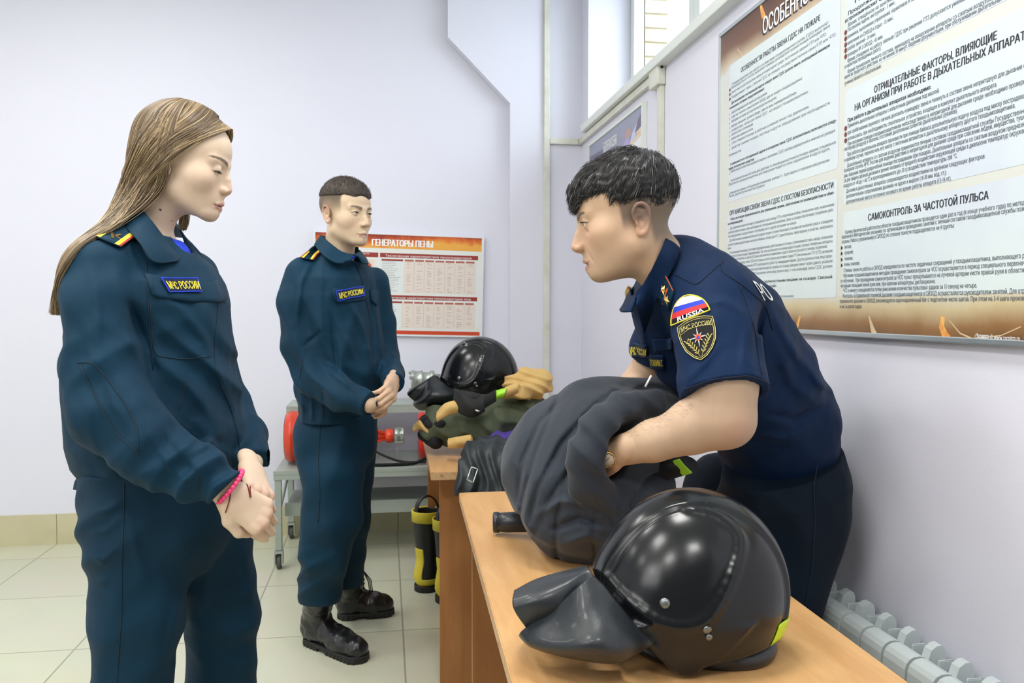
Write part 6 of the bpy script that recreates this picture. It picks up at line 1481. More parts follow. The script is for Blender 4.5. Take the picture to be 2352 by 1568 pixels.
        b_.add(vs, [(k*9+i, k*9+i+1, k*9+i+10, k*9+i+9) for k in range(6) for i in range(8)], m)
    fl.line(b_, arc+[(.98, .98), (.02, .98)], .0014, 1, .002, True); fl.text(b_, 'RUSSIA', .17, .83, .955, .24, 2, .0032, bold=.015)
    b_.build('flag_patch', [M['blackc'], M['yellow'], M['whitec'], M['bluec'], M['redc']], jo)
    # sleeve shield patch
    sh = Decal(j0, [(1555, 744), (1638, 722), (1652, 812), (1572, 838)], 1.2, 2.1, 18, .0018)
    def shp(s): return [((u-.5)*s+.5, (v-.5)*s+.5) for u, v in [(.02, .10), (.25, .01), (.5, -.03), (.75, -.01), (.98, .06), (1.0, .35), (.97, .60), (.85, .82), (.68, .97), (.50, 1.04), (.32, .92), (.14, .72), (.05, .48), (.02, .30)]]
    b_ = MB(); sh.sheet(b_, 0, .0015, shp(1)); sh.line(b_, shp(.985), .0008, 1, .0016, True); sh.line(b_, shp(.90), .00055, 1, .0016, True)
    sh.line(b_, [(.07, .30), (.3, .22), (.5, .20), (.7, .21), (.95, .26)], .0005, 1, .0016)
    sh.text(b_, 'МЧС РОССИИ', .11, .90, .235, .15, 1, .0026, bold=.0, arc=lambda u, y: .265-.05*math.sin(math.pi*u)-y)
    def sp(c, R, r, n, m, z, rot=0): 
        vs = [sh.at(c[0], c[1], z)]
        for k in range(2*n):
            q_ = (R if (k//2) % 2 == 0 or k % 4 == 0 else R*.62) if k % 2 == 0 else r; a = math.pi*k/n+rot; vs.append(sh.at(c[0]+q_*math.cos(a), c[1]-q_*math.sin(a)*.92, z))
        b_.add(vs, [(0, 1+k, 1+(k+1) % (2*n)) for k in range(2*n)], m)
    sp((.52, .47), .27, .055, 8, 2, .0028, math.pi/2)
    vs = [sh.at(.52+.085*math.cos(a), .47-.08*math.sin(a), .0034) for a in np.linspace(0, 2*math.pi, 16, endpoint=False)]; b_.add(vs, [tuple(range(16))], 3)
    b_.add([sh.at(.52, .415, .0040), sh.at(.575, .51, .0040), sh.at(.465, .51, .0040)], [(0, 1, 2)], 4)
    for s_ in (-1, 1):
        stem = [(.52+s_*(.02+.27*t), .95-.42*t**.9-.02*math.sin(t*3)) for t in np.linspace(0, 1, 7)]
        sh.line(b_, stem, .0004, 1, .0018)
        for k in range(1, 7):
            c = stem[k]; 
            for dd in ((.085*s_, -.055), (-.035*s_, -.095)): sh.line(b_, [(c[0]+dd[0]*.15, c[1]+dd[1]*.15), (c[0]+dd[0]*.6, c[1]+dd[1]*.6), (c[0]+dd[0], c[1]+dd[1])], .0008, 1, .0018)
    b_.build('shield_patch', [M['blackc'], M['braid'], M['whitec'], M['orange'], M['bluec']], jo)
    # chest patches
    pd = Decal(j0, [(1453, 787), (1489, 789), (1489, 818), (1456, 820)], 1.2, 2.2, 8, .004); n_ = MB(); pd.sheet(n_, 0, .002); pd.text(n_, 'МЧС РОССИИ', -.06, 1.0, .82, .72, 1, .003, bold=.04); n_.build('name_patch', [M['officer'], M['yellow']], jo)
    pd = Decal(j0, [(1496, 812), (1527, 812), (1528, 846), (1499, 844)], 1.2, 2.2, 8, .004); n_ = MB(); pd.sheet(n_, 0, .002); pd.text(n_, 'ТОШИМ.Г.', .03, .97, .72, .60, 1, .003, bold=.02); n_.build('name_patch', [M['officer'], M['yellow']], jo)
    pk = Decal(j0, [(1502, 776), (1545, 776), (1547, 800), (1506, 806)], 1.2, 2.2, 8, .002); n_ = MB(); pk.sheet(n_, 0, .003); n_.build('pocket_flap', M['officer'], jo)
    # white lettering across the back, seen almost edge on
    bt = Decal(j0, [(1716, 632), (1742, 645), (1778, 694), (1752, 692)], 1.2, 2.2, 8, .0012, smooth=3); n_ = MB(); bt.text(n_, 'РО', .02, .95, .95, 1.0, 0, .002, bold=.05); n_.build('back_lettering', M['whitec'], jo)
    # pen and paper in the breast pocket
    pn = MB(); pn.tube([P(1482, 888, 1.60), P(1496, 862, 1.60)], .0022, 0, 8); pn.build('pen', M['whitec'], jo)
    # ---- trousers
    rN = chain([pH+[0, -.05, -.02], P(1800, 1150, 1.94), np.array([.93, 1.80, .78]), kN, ftN+[0, 0, .06]], [.150, .148, .128, .108, .092], .03, (0, 1, 0), .95)
    rF = chain([P(1822, 1085, 2.06), P(1810, 1150, 2.08), np.array([.88, 2.04, .78]), kF, ftF+[0, 0, .06]], [.125, .122, .110, .096, .088], .03, (0, 1, 0), .95)
    tfo = lambda p: .0075*ridge(p, RGT*.8+UPV*.5, Sd, 70, 1.2, .3)*gmask(p, P(1700, 1150, 1.9), (.14, .3, .10))+.0095*ridge(p, RGT, (0, 0, 1), 150, .4, 0)*gmask(p, P(1900, 1015, 1.95), (.07, .3, .035))+.0045*ridge(p, RGT*.9+UPV*.1, Sd, 56, .8, 1)+.0030*lumps(p, 34, .2)
    tr = lambda p: smax(smin(rN(p), rF(p), .03)-tfo(p)*.8, p[:, 0]-1.108, .01)
    tp = halfsp(P(1800, 1030, 1.985), nrm(P(1770, 960, 1.95)-P(1800, 1100, 1.99)))
    to = sdf_obj('trousers', lambda p: np.maximum(tr(p), tp(p)), (.6, 1.4, .03), (1.12, 2.4, 1.10), .005, M['trouser_o'], root)
    s_ = MB(); seam(tr, [(1868, 1110), (1872, 1200), (1866, 1300), (1850, 1400)], 1.4, 2.4, .0013, 0, s_); seam(tr, [(1880, 1045), (1872, 1100), (1868, 1120)], 1.4, 2.4, .0013, 0, s_); s_.build('seam_stitching', M['officer_seam'], to)
    for ft in (ftN, ftF):
        m_ = U(.02, cap(ft+[0, 0, .12], ft+[0, 0, .06], .050, .046), cap(ft+[0.02, 0, .045], ft+[-.17, -.02, .036], .044, .036))
        sdf_obj('shoe', lambda p: np.maximum(m_(p), .001-p[:, 2]), ft-[.3, .12, .01], ft+[.12, .12, .2], .008, M['leather'], root)
    # ---- hair
    q0 = U(.02, ell((0, -.014, .050), (.0805, .101, .083)), ell((0, .048, .058), (.063, .056, .050)))
    def hlq(q):
        d = q0(q)-.0014*ridge(q, (.25, .2, 1), (0, 1, 0), 420, 1.4, .3)-.0012*lumps(q, 260, 0)
        low = np.where(q[:, 1] > .03, .050-.022*sstep(.075, .098, q[:, 1]), np.where(q[:, 1] > -.035, .022, .022-1.15*(-.035-q[:, 1])))
        d = smax(d, (low-q[:, 2])*.8, .006)
        face = ell((0, .132, -.012), (.080, .062, .062)); return smax(d, -face(q), .006)
    hl = lambda p: hlq(((p-fr.o.astype(f32))@fr.M.T.astype(f32)))
    hb = sdf_obj('hair', hl, fr.o-[.17, .17, .09], fr.o+[.17, .17, .19], .0026, M['hair_man'], root)
    rs = np.random.RandomState(4); v, _q = surf(lambda p: hl(p)+.0008, fr.o-[.17, .17, .09], fr.o+[.17, .17, .19], .005)
    idx = rs.choice(len(v), 15000); b = v[idx]+rs.randn(15000, 3)*.002; nn = gradn(hl, b, .004)
    qb = (b-fr.o)@fr.M.T; fw = fr.f[None]*1.0; dirv = fw*np.clip(.75+qb[:, 1:2]*3, .2, 1.2)+fr.u[None]*np.clip(-.2-.9*(qb[:, 1:2] > .06)-.8*(np.abs(qb[:, 0:1]) > .055)-1.0*(qb[:, 1:2] < -.05), -2.0, 0)+np.sign(qb[:, 0:1])*fr.s[None]*.15
    dirv = dirv-nn*(dirv*nn).sum(1)[:, None]*.85+nn*.04+rs.randn(len(b), 3)*.09; dirv /= np.linalg.norm(dirv, axis=1)[:, None]
    Lh = np.clip(.014+.010*rs.rand(len(b))+.006*(qb[:, 2] > .09), .008, .04)*np.where(qb[:, 2] < .02, .35, 1)
    ST = np.stack([b+dirv*(Lh*t)[:, None]-nn*((Lh*t)**2*9)[:, None] for t in (0, .33, .66, 1)], 1)
    gr = rs.rand(len(b)) < .05
    rad_ = np.tile([.00042, .0004, .0003, .0001], (len(b), 1))
    hairs('hair_strands', ST[~gr], rad_[~gr], M['hair_man'], hb); hairs('grey_hair_strands', ST[gr], rad_[gr], M['hair_grey'], hb)
    # fine dark hairs on the forearm
    vb, qb_ = B_; nb_ = gradn(arms, vb, .004); ok = (fore(vb.astype(f32)) < .003) & (np.linalg.norm(vb-wrN, axis=1) > .05) & (vb[:, 2] < elN[2]+.04) & (nb_@UPV > .35)
    vi = np.flatnonzero(ok); vi = rs.choice(vi, 420); b = vb[vi]; nn = nb_[vi]; dv = nn*.5+nrm(wrN-elN)*.8+rs.randn(len(b), 3)*.3; dv /= np.linalg.norm(dv, axis=1)[:, None]
    hairs('arm_hair', np.stack([b, b+dv*.004, b+dv*.008+UPV*.001], 1), np.tile([.00007, .00006, .00003], (len(b), 1)), M['hair_man'], root)
    # ---- watch
    ax = nrm(wrN-P(1500, 1012, 1.56)); out = nrm(-FWD*.88-UPV*.30+RGT*.05); out = nrm(out-ax*(out@ax)); sx = np.cross(out, ax)
    wc = P(1396, 1034, 1.59)
    st = MB(); pts = [wc+(out*math.cos(a)*.029+sx*math.sin(a)*.030) for a in np.linspace(0, 2*math.pi, 28, endpoint=False)]
    st.tube(pts, [(.0016, .0085)]*28, 0, 8, closed=True, flat=out); st.build('watch_strap', M['strap'], root)
    Mw = Matrix.Identity(4); cc = wc+out*.031
    for i in range(3): Mw[i][0], Mw[i][1], Mw[i][2], Mw[i][3] = ax[i], sx[i], out[i], cc[i]
    w_ = MB(); w_.lathe([(.0165, -.003), (.0185, -.001), (.0185, .003), (.0172, .0045), (.0160, .0045), (.0158, .0035)], Mw, 0, 32); w_.lathe([(.0158, .003), (.0158, .0036), (.001, .0036)], Mw, 1, 32)
    Tm = lambda x, y, z: Mw@Vector((x, y, z))
    for k in range(12):
        a = k*math.pi/6; c, s = math.cos(a), math.sin(a); w_.add([Tm(c*.0125-s*.0004, s*.0125+c*.0004, .0039), Tm(c*.0145-s*.0004, s*.0145+c*.0004, .0039), Tm(c*.0145+s*.0004, s*.0145-c*.0004, .0039), Tm(c*.0125+s*.0004, s*.0125-c*.0004, .0039)], [(0, 3, 2, 1)], 2)
    for a, l in ((.6, .009), (3.6, .012)):
        c, s = math.cos(a), math.sin(a); w_.add([Tm(-s*.0005, c*.0005, .0041), Tm(c*l, s*l, .0041), Tm(s*.0005, -c*.0005, .0041)], [(0, 2, 1)], 2)
    w_.build('wristwatch', [M['gold'], M['dial'], M['ink']], root)['label'] = 'round gold-cased watch with a pale dial'
    return root
M['trouser_o'] = cloth('navy_trouser_twill', (1, 21, 38), (1, 16, 31)); M['hair_man'] = mat('dark_short_hair', (38, 36, 36), .45, var=(70, (24, 23, 24), .4, .6)); M['hair_grey'] = mat('grey_hair', (150, 150, 148), .4)
M['strap'] = mat('brown_leather_strap', (96, 52, 40), .5, bump=[(300, .3, .001)]); M['dial'] = mat('cream_dial', (226, 214, 190), .3)
officer()
# ---------------------------------------------------------------- fire helmets
M['shell'] = mat('black_glossy_helmet_plastic', (14, 17, 20), .22, spec=.38, coat=.08, bump=[(9, .05, .01)]); M['shell'].node_tree.nodes['Principled BSDF'].inputs['Coat Roughness'].default_value = .12
M['cape'] = mat('black_oilcloth', (26, 32, 37), .42, bump=[(260, .2, .0012), (18, .25, .008)], coat=.15); M['lime'] = mat('fluorescent_lime', (206, 240, 40), .35, emit=None); M['limeg'] = mat('reflective_lime_band', (160, 226, 50), .35)
M['rivet'] = mat('dull_rivet', (120, 124, 122), .35, metal=.8)
def camframe(px, py, d, roll=0.0, yaw=0.0):
    """local axes x right, y up, z towards the viewer, upright in the place"""
    f = nrm([FWD[0], FWD[1], 0]); r_ = np.cross(f, [0, 0, 1]); f2 = f*math.cos(yaw)+r_*math.sin(yaw); r_ = np.cross(f2, [0, 0, 1]); u = np.array([0, 0, 1.])
    r2 = r_*math.cos(roll)+u*math.sin(roll); u2 = u*math.cos(roll)-r_*math.sin(roll)
    m = Matrix.Identity(4); o = P(px, py, d)
    for i in range(3): m[i][0], m[i][1], m[i][2], m[i][3] = r2[i], u2[i], -f2[i], o[i]
    return m
HS = .000663                                                # metres per picture pixel at the near helmet
_hm = np.linalg.inv(np.array(camframe(1585, 1345, 1.262)))
def hx(x, y, z=0.0): return (_hm@np.append(P(x, y, 1.262-z), 1))[:3]
def helmet_sdf():
    dome = ell((0.002, -.004, 0), (.1395, .147, .118)); dome2 = ell((-.03, -.03, 0), (.118, .118, .116))
    A = U(.03, dome, dome2)
    comb = lambda p: np.abs(p[:, 2])-.040
    def on(x, y, g=A):
        z = .16
        for _ in range(70): z -= float(np.clip(g(hx(x, y, z)[None].astype(f32))[0], -.01, .02))*.7
        return hx(x, y, z)
    # raised side rim, the flared back rim
    sidec = chain([on(*q) for q in crv([(1388, 1322), (1440, 1378), (1505, 1424), (1565, 1440), (1620, 1425), (1662, 1370), (1692, 1300), (1702, 1245), (1684, 1210), (1640, 1180), (1580, 1168)], 3)], [.0055]*27+[.0045]*4, .003)
    rim = chain([on(*q) for q in crv([(1352, 1312), (1380, 1352), (1420, 1398), (1468, 1448), (1512, 1500)], 3)], [.0055]*13, .003)
    def f(p):
        q = p.copy(); q[:, 2] = np.abs(q[:, 2])
        d = A(q)
        band = sstep(.050, .042, q[:, 2]); d = d-.0060*band.astype(f32)
        d = d-.0052*np.exp(-(np.maximum(sidec(q)+.005, 0)/.0085)**2)
        # lower flare of the back rim and the ear piece
        d = d-.0065*np.exp(-(np.maximum(rim(q)+.0055, 0)/.009)**2)
        n1 = nrm(np.array([-.73, -.68, 0]))
        d = smax(d, halfsp(hx(1405, 1388, .09), n1)(q), .003)
        n2 = nrm(np.array([.03, -1, 0]))
        low = halfsp(hx(1720, 1490, .06), n2)(q)
        ear = np.maximum.reduce([halfsp(hx(1570, 1552, .11), (-.05, -1, 0))(q), halfsp(hx(1655, 1500, .11), (.62, -.78, 0))(q), -(q[:, 2]-.060)])
        d = smax(d, np.minimum(low, ear), .004)
        return d
    def outer(p): return f(p)
    innr = U(.03, ell((0.002, -.004, 0), (.1340, .1415, .1125)), ell((-.03, -.03, 0), (.1125, .1125, .1105)))
    def shell(p):
        d = f(p); hollow = innr(p); q = p.copy(); q[:, 2] = np.abs(q[:, 2])
        # the ear piece is a plate: continue it below the dome
        plate = np.maximum.reduce([np.abs(q[:, 2]-.1075+.10*np.maximum(0, -(q[:, 1]+.06)))-.003, halfsp(hx(1505, 1492, .11), nrm(np.array([-.70, -.70, 0])))(q), halfsp(hx(1600, 1551, .11), (0, -1, 0))(q), halfsp(hx(1650, 1506, .11), nrm(np.array([.66, -.75, 0])))(q), halfsp(hx(1600, 1440, .11), (0, 1, 0))(q), halfsp(hx(1735, 1450, .11), (1, 0, 0))(q)])
        return smin(smax(d, -hollow, .002), plate+.001, .012)
    return f, shell
def helmet(px, py, d, roll, yaw, label, mesh=None):
    t = empty('fire_helmet', label, 'helmet'); Mt = camframe(px, py, d, roll, yaw)
    parts = []
    if mesh is None:
        f, shell = helmet_sdf()
        o = sdf_obj('helmet_shell', shell, (-.17, -.16, -.135), (.17, .165, .135), .0026, M['shell'], t); parts.append(o)
        # inner liner seen under the front edge
        li = U(.02, ell((.055, -.085, 0), (.075, .030, .085)), ell((.0, -.085, 0), (.09, .026, .08)))
        o = sdf_obj('liner', li, (-.11, -.13, -.1), (.15, -.04, .1), .005, M['cape'], t); parts.append(o)
        def onz(x, y, off=0.0):
            z = .16
            for _ in range(70): z -= float(np.clip(f(hx(x, y, z)[None].astype(f32))[0], -.01, .02))*.7
            p = hx(x, y, z)[None].astype(f32)
            n = gradn(f, p.astype(float))[0]; return p[0].astype(float)+n*off, n
        for x, y, R in ((1527, 1385, .0075), (1624, 1445, .0065), (1628, 1462, .0050)):
            r = MB(); c, n = onz(x, y); fr_ = Frame(c, nrm(np.cross(n, [0, 1, 0.2])), n); m_ = fr_.mat()
            r.lathe([(R, -.001), (R, .0015), (R*.8, .003), (R*.35, .0038), (.0002, .004)], m_, 0, 18); parts.append(r.build('rivet', M['rivet'], t))
        pass
        s_ = MB()
        q = [onz(1628+6*math.cos(a), 1452+16*math.sin(a), .0008)[0] for a in np.linspace(0, 2*math.pi, 20, endpoint=False)]; s_.tube(q, .0016, 0, 6, closed=True)
        parts.append(s_.build('buckle_ring', M['shell'], t))
        st = MB()
        def stick(u, v):
            y = 1398+46*v; a = -.12+.30*u
            p = np.array([[.17, *hx(0, y)[1:2], .085*(u-.35)*1.2]], f32)
            for _ in range(60): dd = f(p); p[:, 0] -= np.clip(dd, -.01, .02)*.8
            return p[0].astype(float)+np.array([.0016, 0, 0])
        st.sheet(stick, 10, 6, 0, .001); parts.append(st.build('reflective_sticker', M['lime'], t))
        # neck cape of black oilcloth
        c_ = MB()
        lobe1 = bspl([[hx(1352, 1300, .02), hx(1300, 1312, .03), hx(1232, 1332, .045), hx(1182, 1358, .055)],
                      [hx(1352, 1306, .055), hx(1310, 1340, .085), hx(1240, 1372, .095), hx(1180, 1395, .085)],
                      [hx(1372, 1332, .070), hx(1320, 1385, .080), hx(1262, 1428, .085), hx(1212, 1444, .078)]])
        lobe0 = bspl([[hx(1352, 1300, .02), hx(1300, 1312, .03), hx(1232, 1332, .045), hx(1182, 1358, .055)], [hx(1350, 1310, -.04), hx(1300, 1330, -.04), hx(1235, 1370, -.02), hx(1190, 1400, .0)], [hx(1352, 1330, -.09), hx(1310, 1380, -.09), hx(1260, 1430, -.06), hx(1215, 1448, -.04)]])
        lobe2 = bspl([[hx(1362, 1322, .088), hx(1330, 1345, .100), hx(1280, 1392, .090), hx(1202, 1448, .080), hx(1196, 1462, .040)],
                      [hx(1392, 1352, .100), hx(1350, 1400, .135), hx(1290, 1448, .130), hx(1225, 1478, .110), hx(1222, 1484, .05)],
                      [hx(1425, 1395, .106), hx(1395, 1440, .150), hx(1345, 1480, .160), hx(1290, 1502, .130), hx(1280, 1500, .06)],
                      [hx(1462, 1440, .110), hx(1452, 1478, .135), hx(1420, 1508, .150), hx(1385, 1520, .130), hx(1370, 1515, .07)],
                      [hx(1500, 1478, .110), hx(1478, 1492, .115), hx(1452, 1510, .115), hx(1430, 1518, .10), hx(1420, 1510, .07)]])
        def wr(fn, a, k, ph):
            def g(u, v): p = fn(u, v); return p+np.array([.25, .25, 1])*a*math.sin(k*u*3+2.2*v+ph)*math.sin(math.pi*min(1, v*1.3))
            return g
        c_.sheet(wr(lobe1, .006, 2.2, .4), 26, 30, 0, .004); c_.sheet(lobe0, 14, 20, 0, .004); c_.sheet(wr(lobe2, .007, 2.6, 1.8), 40, 34, 0, .004)
        parts.append(c_.build('neck_cape', M['cape'], t))
    else:
        for o in mesh:
            c = o.copy(); C.objects.link(c); c.parent = t; parts.append(c)
    t.matrix_world = Mt
    return t, parts
h1, hp = helmet(1585, 1345, 1.262, 0, 0, 'large black fire helmet with neck cape lying nearest the camera on the desk')
h2, _ = helmet(1102, 862, 3.16, math.radians(14), math.radians(6), 'black fire helmet with a yellow-green sticker on top of the olive clothing heap', hp)

# ---------------------------------------------------------------- dark padded coat on the near desk
M['coat'] = mat('dark_slate_coat_fabric', (33, 42, 54), .8, bump=[(900, .15, .0008), (24, .3, .006)], sheen=.12, var=(3, (27, 35, 46), .4, .7)); M['coat_d'] = mat('coat_lining', (24, 26, 30), .85)
def coat():
    t = empty('turnout_coat', 'dark slate padded coat bundled on the near desk under the bending man\'s arms', 'coat')
    A = lambda x, y, d: P(x, y, d)
    R1 = nrm(RGT)
    main = U(.06, ell(A(1292, 1082, 1.78), (.124, .17, .098)), ell(A(1395, 990, 1.78), (.112, .18, .108)), ell(A(1320, 1150, 1.76), (.118, .17, .106)), ell(A(1300, 1010, 1.78), (.085, .15, .085)), ell(A(1415, 1150, 1.76), (.112, .16, .100)), ell(A(1470, 960, 1.86), (.08, .14, .072)))
    tail = cap(A(1290, 1215, 1.745), A(1345, 1225, 1.74), .050, .050)
    right = U(.03, ell(A(1478, 1130, 1.80), (.055, .12, .070)), cap(A(1450, 950, 1.82), A(1535, 905, 1.88), .060, .05))
    col = chain([A(1500, 925, 1.66), A(1430, 945, 1.61), A(1380, 982, 1.575), A(1350, 1045, 1.56), A(1350, 1105, 1.575), A(1385, 1150, 1.60)], [.030, .036, .038, .038, .036, .032], .02)
    q0, q1 = A(1440, 900, 1.75), A(1215, 1215, 1.75)
    def quilt(p):
        # stitched channels that sweep round the bundle
        c = A(1480, 1130, 1.8).astype(f32); q = p-c; r_ = np.sqrt((q@R1.astype(f32))**2+(q[:, 2]*.80)**2)
        s = np.mod((r_+.008)*14.5+.25*np.sin(q[:, 2]*9), 1.0); e = np.minimum(s, 1-s)
        return .0050*(1-np.exp(-(e/.07)**2))
    CC = [([(1215, 1200), (1235, 1120), (1290, 1020), (1370, 930), (1440, 882)], 8, -.0075), ([(1190, 1150), (1200, 1060), (1240, 970), (1310, 900)], 7, -.006), ([(1235, 1215), (1262, 1150), (1320, 1060), (1345, 960)], 8, -.0055), ([(1200, 1190), (1222, 1230), (1262, 1250)], 8, .008), ([(1240, 1180), (1290, 1150), (1350, 1160)], 9, .010), ([(1270, 1215), (1330, 1190), (1400, 1210)], 9, -.014), ([(1290, 1250), (1350, 1230), (1400, 1250)], 10, .010), ([(1400, 1130), (1440, 1180), (1490, 1170)], 9, .010), ([(1380, 1165), (1420, 1220), (1450, 1215)], 8, -.012), ([(1385, 880), (1450, 905), (1520, 930)], 8, .007)]
    def f(p):
        d = smin(main(p), tail(p), .04); d = smin(d, right(p), .04)
        d = d-quilt(p)-creases(p, CC, 1.66, .25)-.0050*lumps(p, 34, .3)-.0100*lumps(p, 15, 1.3)-.0090*ridge(p, R1*.5+UPV*.85, RGT, 74, 1.8, .2)*gmask(p, A(1400, 1190, 1.65), (.20, .25, .10))-.0060*ridge(p, R1*.8-UPV*.6, RGT, 52, 1.6, 1.)*gmask(p, A(1230, 1020, 1.65), (.12, .25, .14))
        rr_ = col(p)-.0035*ridge(p, UPV*.8+RGT*.6, RGT, 150, .7, 0); d = smin(d, rr_, .012)
        hole = cap(wr_, P(1375, 1062, 1.62), .046, .040)
        hole2 = cap(P(1590, 985, 1.54), P(1425, 1036, 1.575), .066, .046); hole2b = cap(P(1590, 985, 1.44), P(1415, 1038, 1.47), .062, .040)
        hole3 = cap(P(1450, 890, 2.04), P(1400, 960, 1.85), .048, .040)
        d = smax(d, -hole(p), .010); d = smax(d, -hole2(p), .012); d = smax(d, -hole2b(p), .012); d = smax(d, -hole3(p), .01)
        return np.maximum(d, .7525-p[:, 2])
    wr_ = P(1412, 1040, 1.585)
    sdf_obj('coat_body', f, (.10, 1.35, .745), (.75, 2.15, 1.30), .0042, M['coat'], t)
    cu = MB(); cu.tube([A(1140, 1199, 1.90), A(1165, 1199, 1.895), A(1215, 1197, 1.87)], [.021, .023, .024], 0, 18); cu.lathe([(.019, -.004), (.0235, -.002), (.024, .010), (.020, .012)], Frame(A(1136, 1199, 1.902), [0, 0, 1], RGT).mat(), 0, 20)
    cu.build('rolled_strap', M['cape'], t)
    gb = MB(); gb.sheet(bspl([[A(1545, 1058, 1.66), A(1556, 1075, 1.655), A(1568, 1092, 1.66)], [A(1560, 1053, 1.65), A(1574, 1070, 1.645), A(1590, 1085, 1.65)]]), 8, 8, 0, .003); gb.build('reflective_band', M['limeg'], t)
    lf = U(.02, ell(A(1555, 1068, 1.69), (.042, .04, .020)), cap(A(1480, 1085, 1.70), A(1545, 1070, 1.69), .035, .020))
    sdf_obj('lower_flap', lambda p: lf(p)-.003*lumps(p, 60, 1), *bnd([A(1480, 1085, 1.70), A(1555, 1068, 1.69)], .09), .004, M['coat_d'], t)
    return t
coat()

# ---------------------------------------------------------------- clothing heap on the far desk
M['olive'] = mat('olive_canvas', (76, 84, 62), .85, bump=[(700, .2, .001), (20, .3, .006)], var=(4, (62, 70, 52), .4, .7)); M['tan'] = mat('tan_canvas', (206, 172, 108), .8, bump=[(700, .2, .001), (30, .3, .005)], var=(5, (190, 154, 92), .4, .7))
M['purple'] = mat('purple_cloth', (62, 44, 128), .8, bump=[(60, .3, .004)]); M['blackg'] = mat('black_webbing', (20, 21, 22), .75, bump=[(500, .3, .001)]); M['dkteal'] = mat('dark_teal_coated_cloth', (24, 34, 38), .5, bump=[(300, .2, .001), (30, .4, .006)])
def zt_(p): return .7525-p[:, 2]
def heap():
    A = P; D = 3.0
    t = empty('turnout_jacket', 'folded olive canvas turnout jacket heaped on the far desk under the helmet', 'jacket')
    o1 = U(.03, ell(A(1070, 975, 3.02), (.155, .15, .045)), ell(A(1150, 960, 3.05), (.135, .16, .075)), ell(A(1190, 925, 3.10), (.095, .15, .055)), cap(A(1000, 985, 2.95), A(1140, 975, 2.90), .048, .055), cap(A(985, 1000, 3.0), A(1100, 1003, 2.92), .030, .040), ell(A(1010, 950, 3.05), (.06, .10, .035)), ell(A(1095, 925, 3.1), (.09, .12, .05)))
    fo = lambda p: .0075*ridge(p, RGT*.55+UPV*.85, (0, 1, 0), 95, 1.6, .3)+.006*ridge(p, RGT*.9-UPV*.4, (0, 1, 0), 58, 1.8, 2.)+.004*lumps(p, 50, .4)
    g = lambda p: np.maximum(o1(p)-fo(p)*.8, zt_(p))
    sdf_obj('jacket_body', g, (.02, 2.60, .745), (.66, 3.40, 1.08), .0048, M['olive'], t)
    t2 = MB()
    def strip(mb, pts, w, th=.006, m=0, up=UPV, wob=.0):
        Cc = crv(pts, 6); n = len(Cc); up = np.asarray(up)
        def fn(u, v):
            x = u*(n-1); i = int(min(n-2, x)); c = Cc[i]*(1-(x-i))+Cc[i+1]*(x-i); ww = w if np.isscalar(w) else np.interp(u, np.linspace(0, 1, len(w)), w)
            return c+up*(v-.5)*ww-FWD*(.012*math.sin(v*3.1416)+wob*math.sin(u*9+v*4))
        mb.sheet(fn, 26, 10, m, th)
    strip(t2, [A(1004, 958, 2.86), A(1022, 942, 2.84), A(1048, 934, 2.84), A(1070, 938, 2.86)], [.030, .045, .040, .030], wob=.003)
    t2.build('tan_facing', M['tan'], t)
    t3 = MB(); strip(t3, [A(1030, 1018, 2.80), A(1050, 1016, 2.78), A(1082, 1010, 2.79)], [.030, .036, .032], wob=.002); t3.tube([A(1030, 1018, 2.81), A(1085, 1010, 2.80)], [(.012, .014), (.012, .013)], 0, 12); t3.build('tan_cuff', M['tan'], t)
    t4 = MB(); strip(t4, [A(950, 985, 2.97), A(965, 975, 2.94), A(985, 990, 2.92)], [.02, .028, .02], wob=.003); t4.build('tan_facing', M['tan'], t)
    # tan garment over the heap at the back right
    t = empty('turnout_trousers', 'tan canvas garment with lime reflective band thrown over the back of the heap', 'trousers')
    tn = U(.02, chain([A(1172, 880, 2.98), A(1205, 866, 3.0), A(1245, 868, 3.03), A(1255, 885, 3.03)], [.028, .030, .030, .026], .01), chain([A(1160, 905, 2.93), A(1195, 900, 2.93), A(1235, 890, 2.98), A(1252, 876, 3.02)], [.020, .026, .028, .022], .01), cap(A(1185, 885, 2.96), A(1240, 885, 3.0), .03, .03), ell(A(1210, 900, 3.02), (.06, .06, .035)))
    sdf_obj('garment_body', lambda p: tn(p)-.006*ridge(p, RGT*.3+UPV*.9, (0, 1, 0), 160, 1.4, .5)-.003*lumps(p, 70, .2), (.25, 2.75, .82), (.75, 3.3, 1.12), .004, M['tan'], t)
    b = MB(); strip(b, [A(1128, 910, 2.90), A(1143, 906, 2.88), A(1160, 901, 2.88)], [.038, .036, .034], .004, up=UPV*.9+RGT*.35); b.build('reflective_band', M['limeg'], t)
    b = MB(); strip(b, [A(1160, 901, 2.895), A(1175, 895, 2.90), A(1190, 890, 2.91)], [.034, .034, .034], .004); b.build('leg_end', M['tan'], t)
    # black strap bundle
    t = empty('harness_belt', 'black webbing straps with a metal clip lying across the olive heap', 'belt')
    b = MB()
    strip(b, [A(1044, 912, 2.86), A(1060, 925, 2.83), A(1085, 935, 2.82), A(1112, 928, 2.83)], [.060, .075, .065, .045], .010, wob=.004); strip(b, [A(1105, 926, 2.83), A(1122, 917, 2.85), A(1138, 908, 2.88)], [.045, .040, .038], .006)
    strip(b, [A(1060, 908, 2.85), A(1080, 912, 2.83), A(1104, 916, 2.84)], [.03, .035, .03], .008); b.build('webbing', M['blackg'], t)
    b = MB(); b.tube([A(1091, 941, 2.80), A(1101, 945, 2.795)], .004, 0, 8); b.build('metal_clip', M['steel'], t); b = MB(); b.tube([A(1044, 908, 2.85), A(1044, 930, 2.84)], .003, 0, 8); b.build('metal_clip', M['steel'], t)
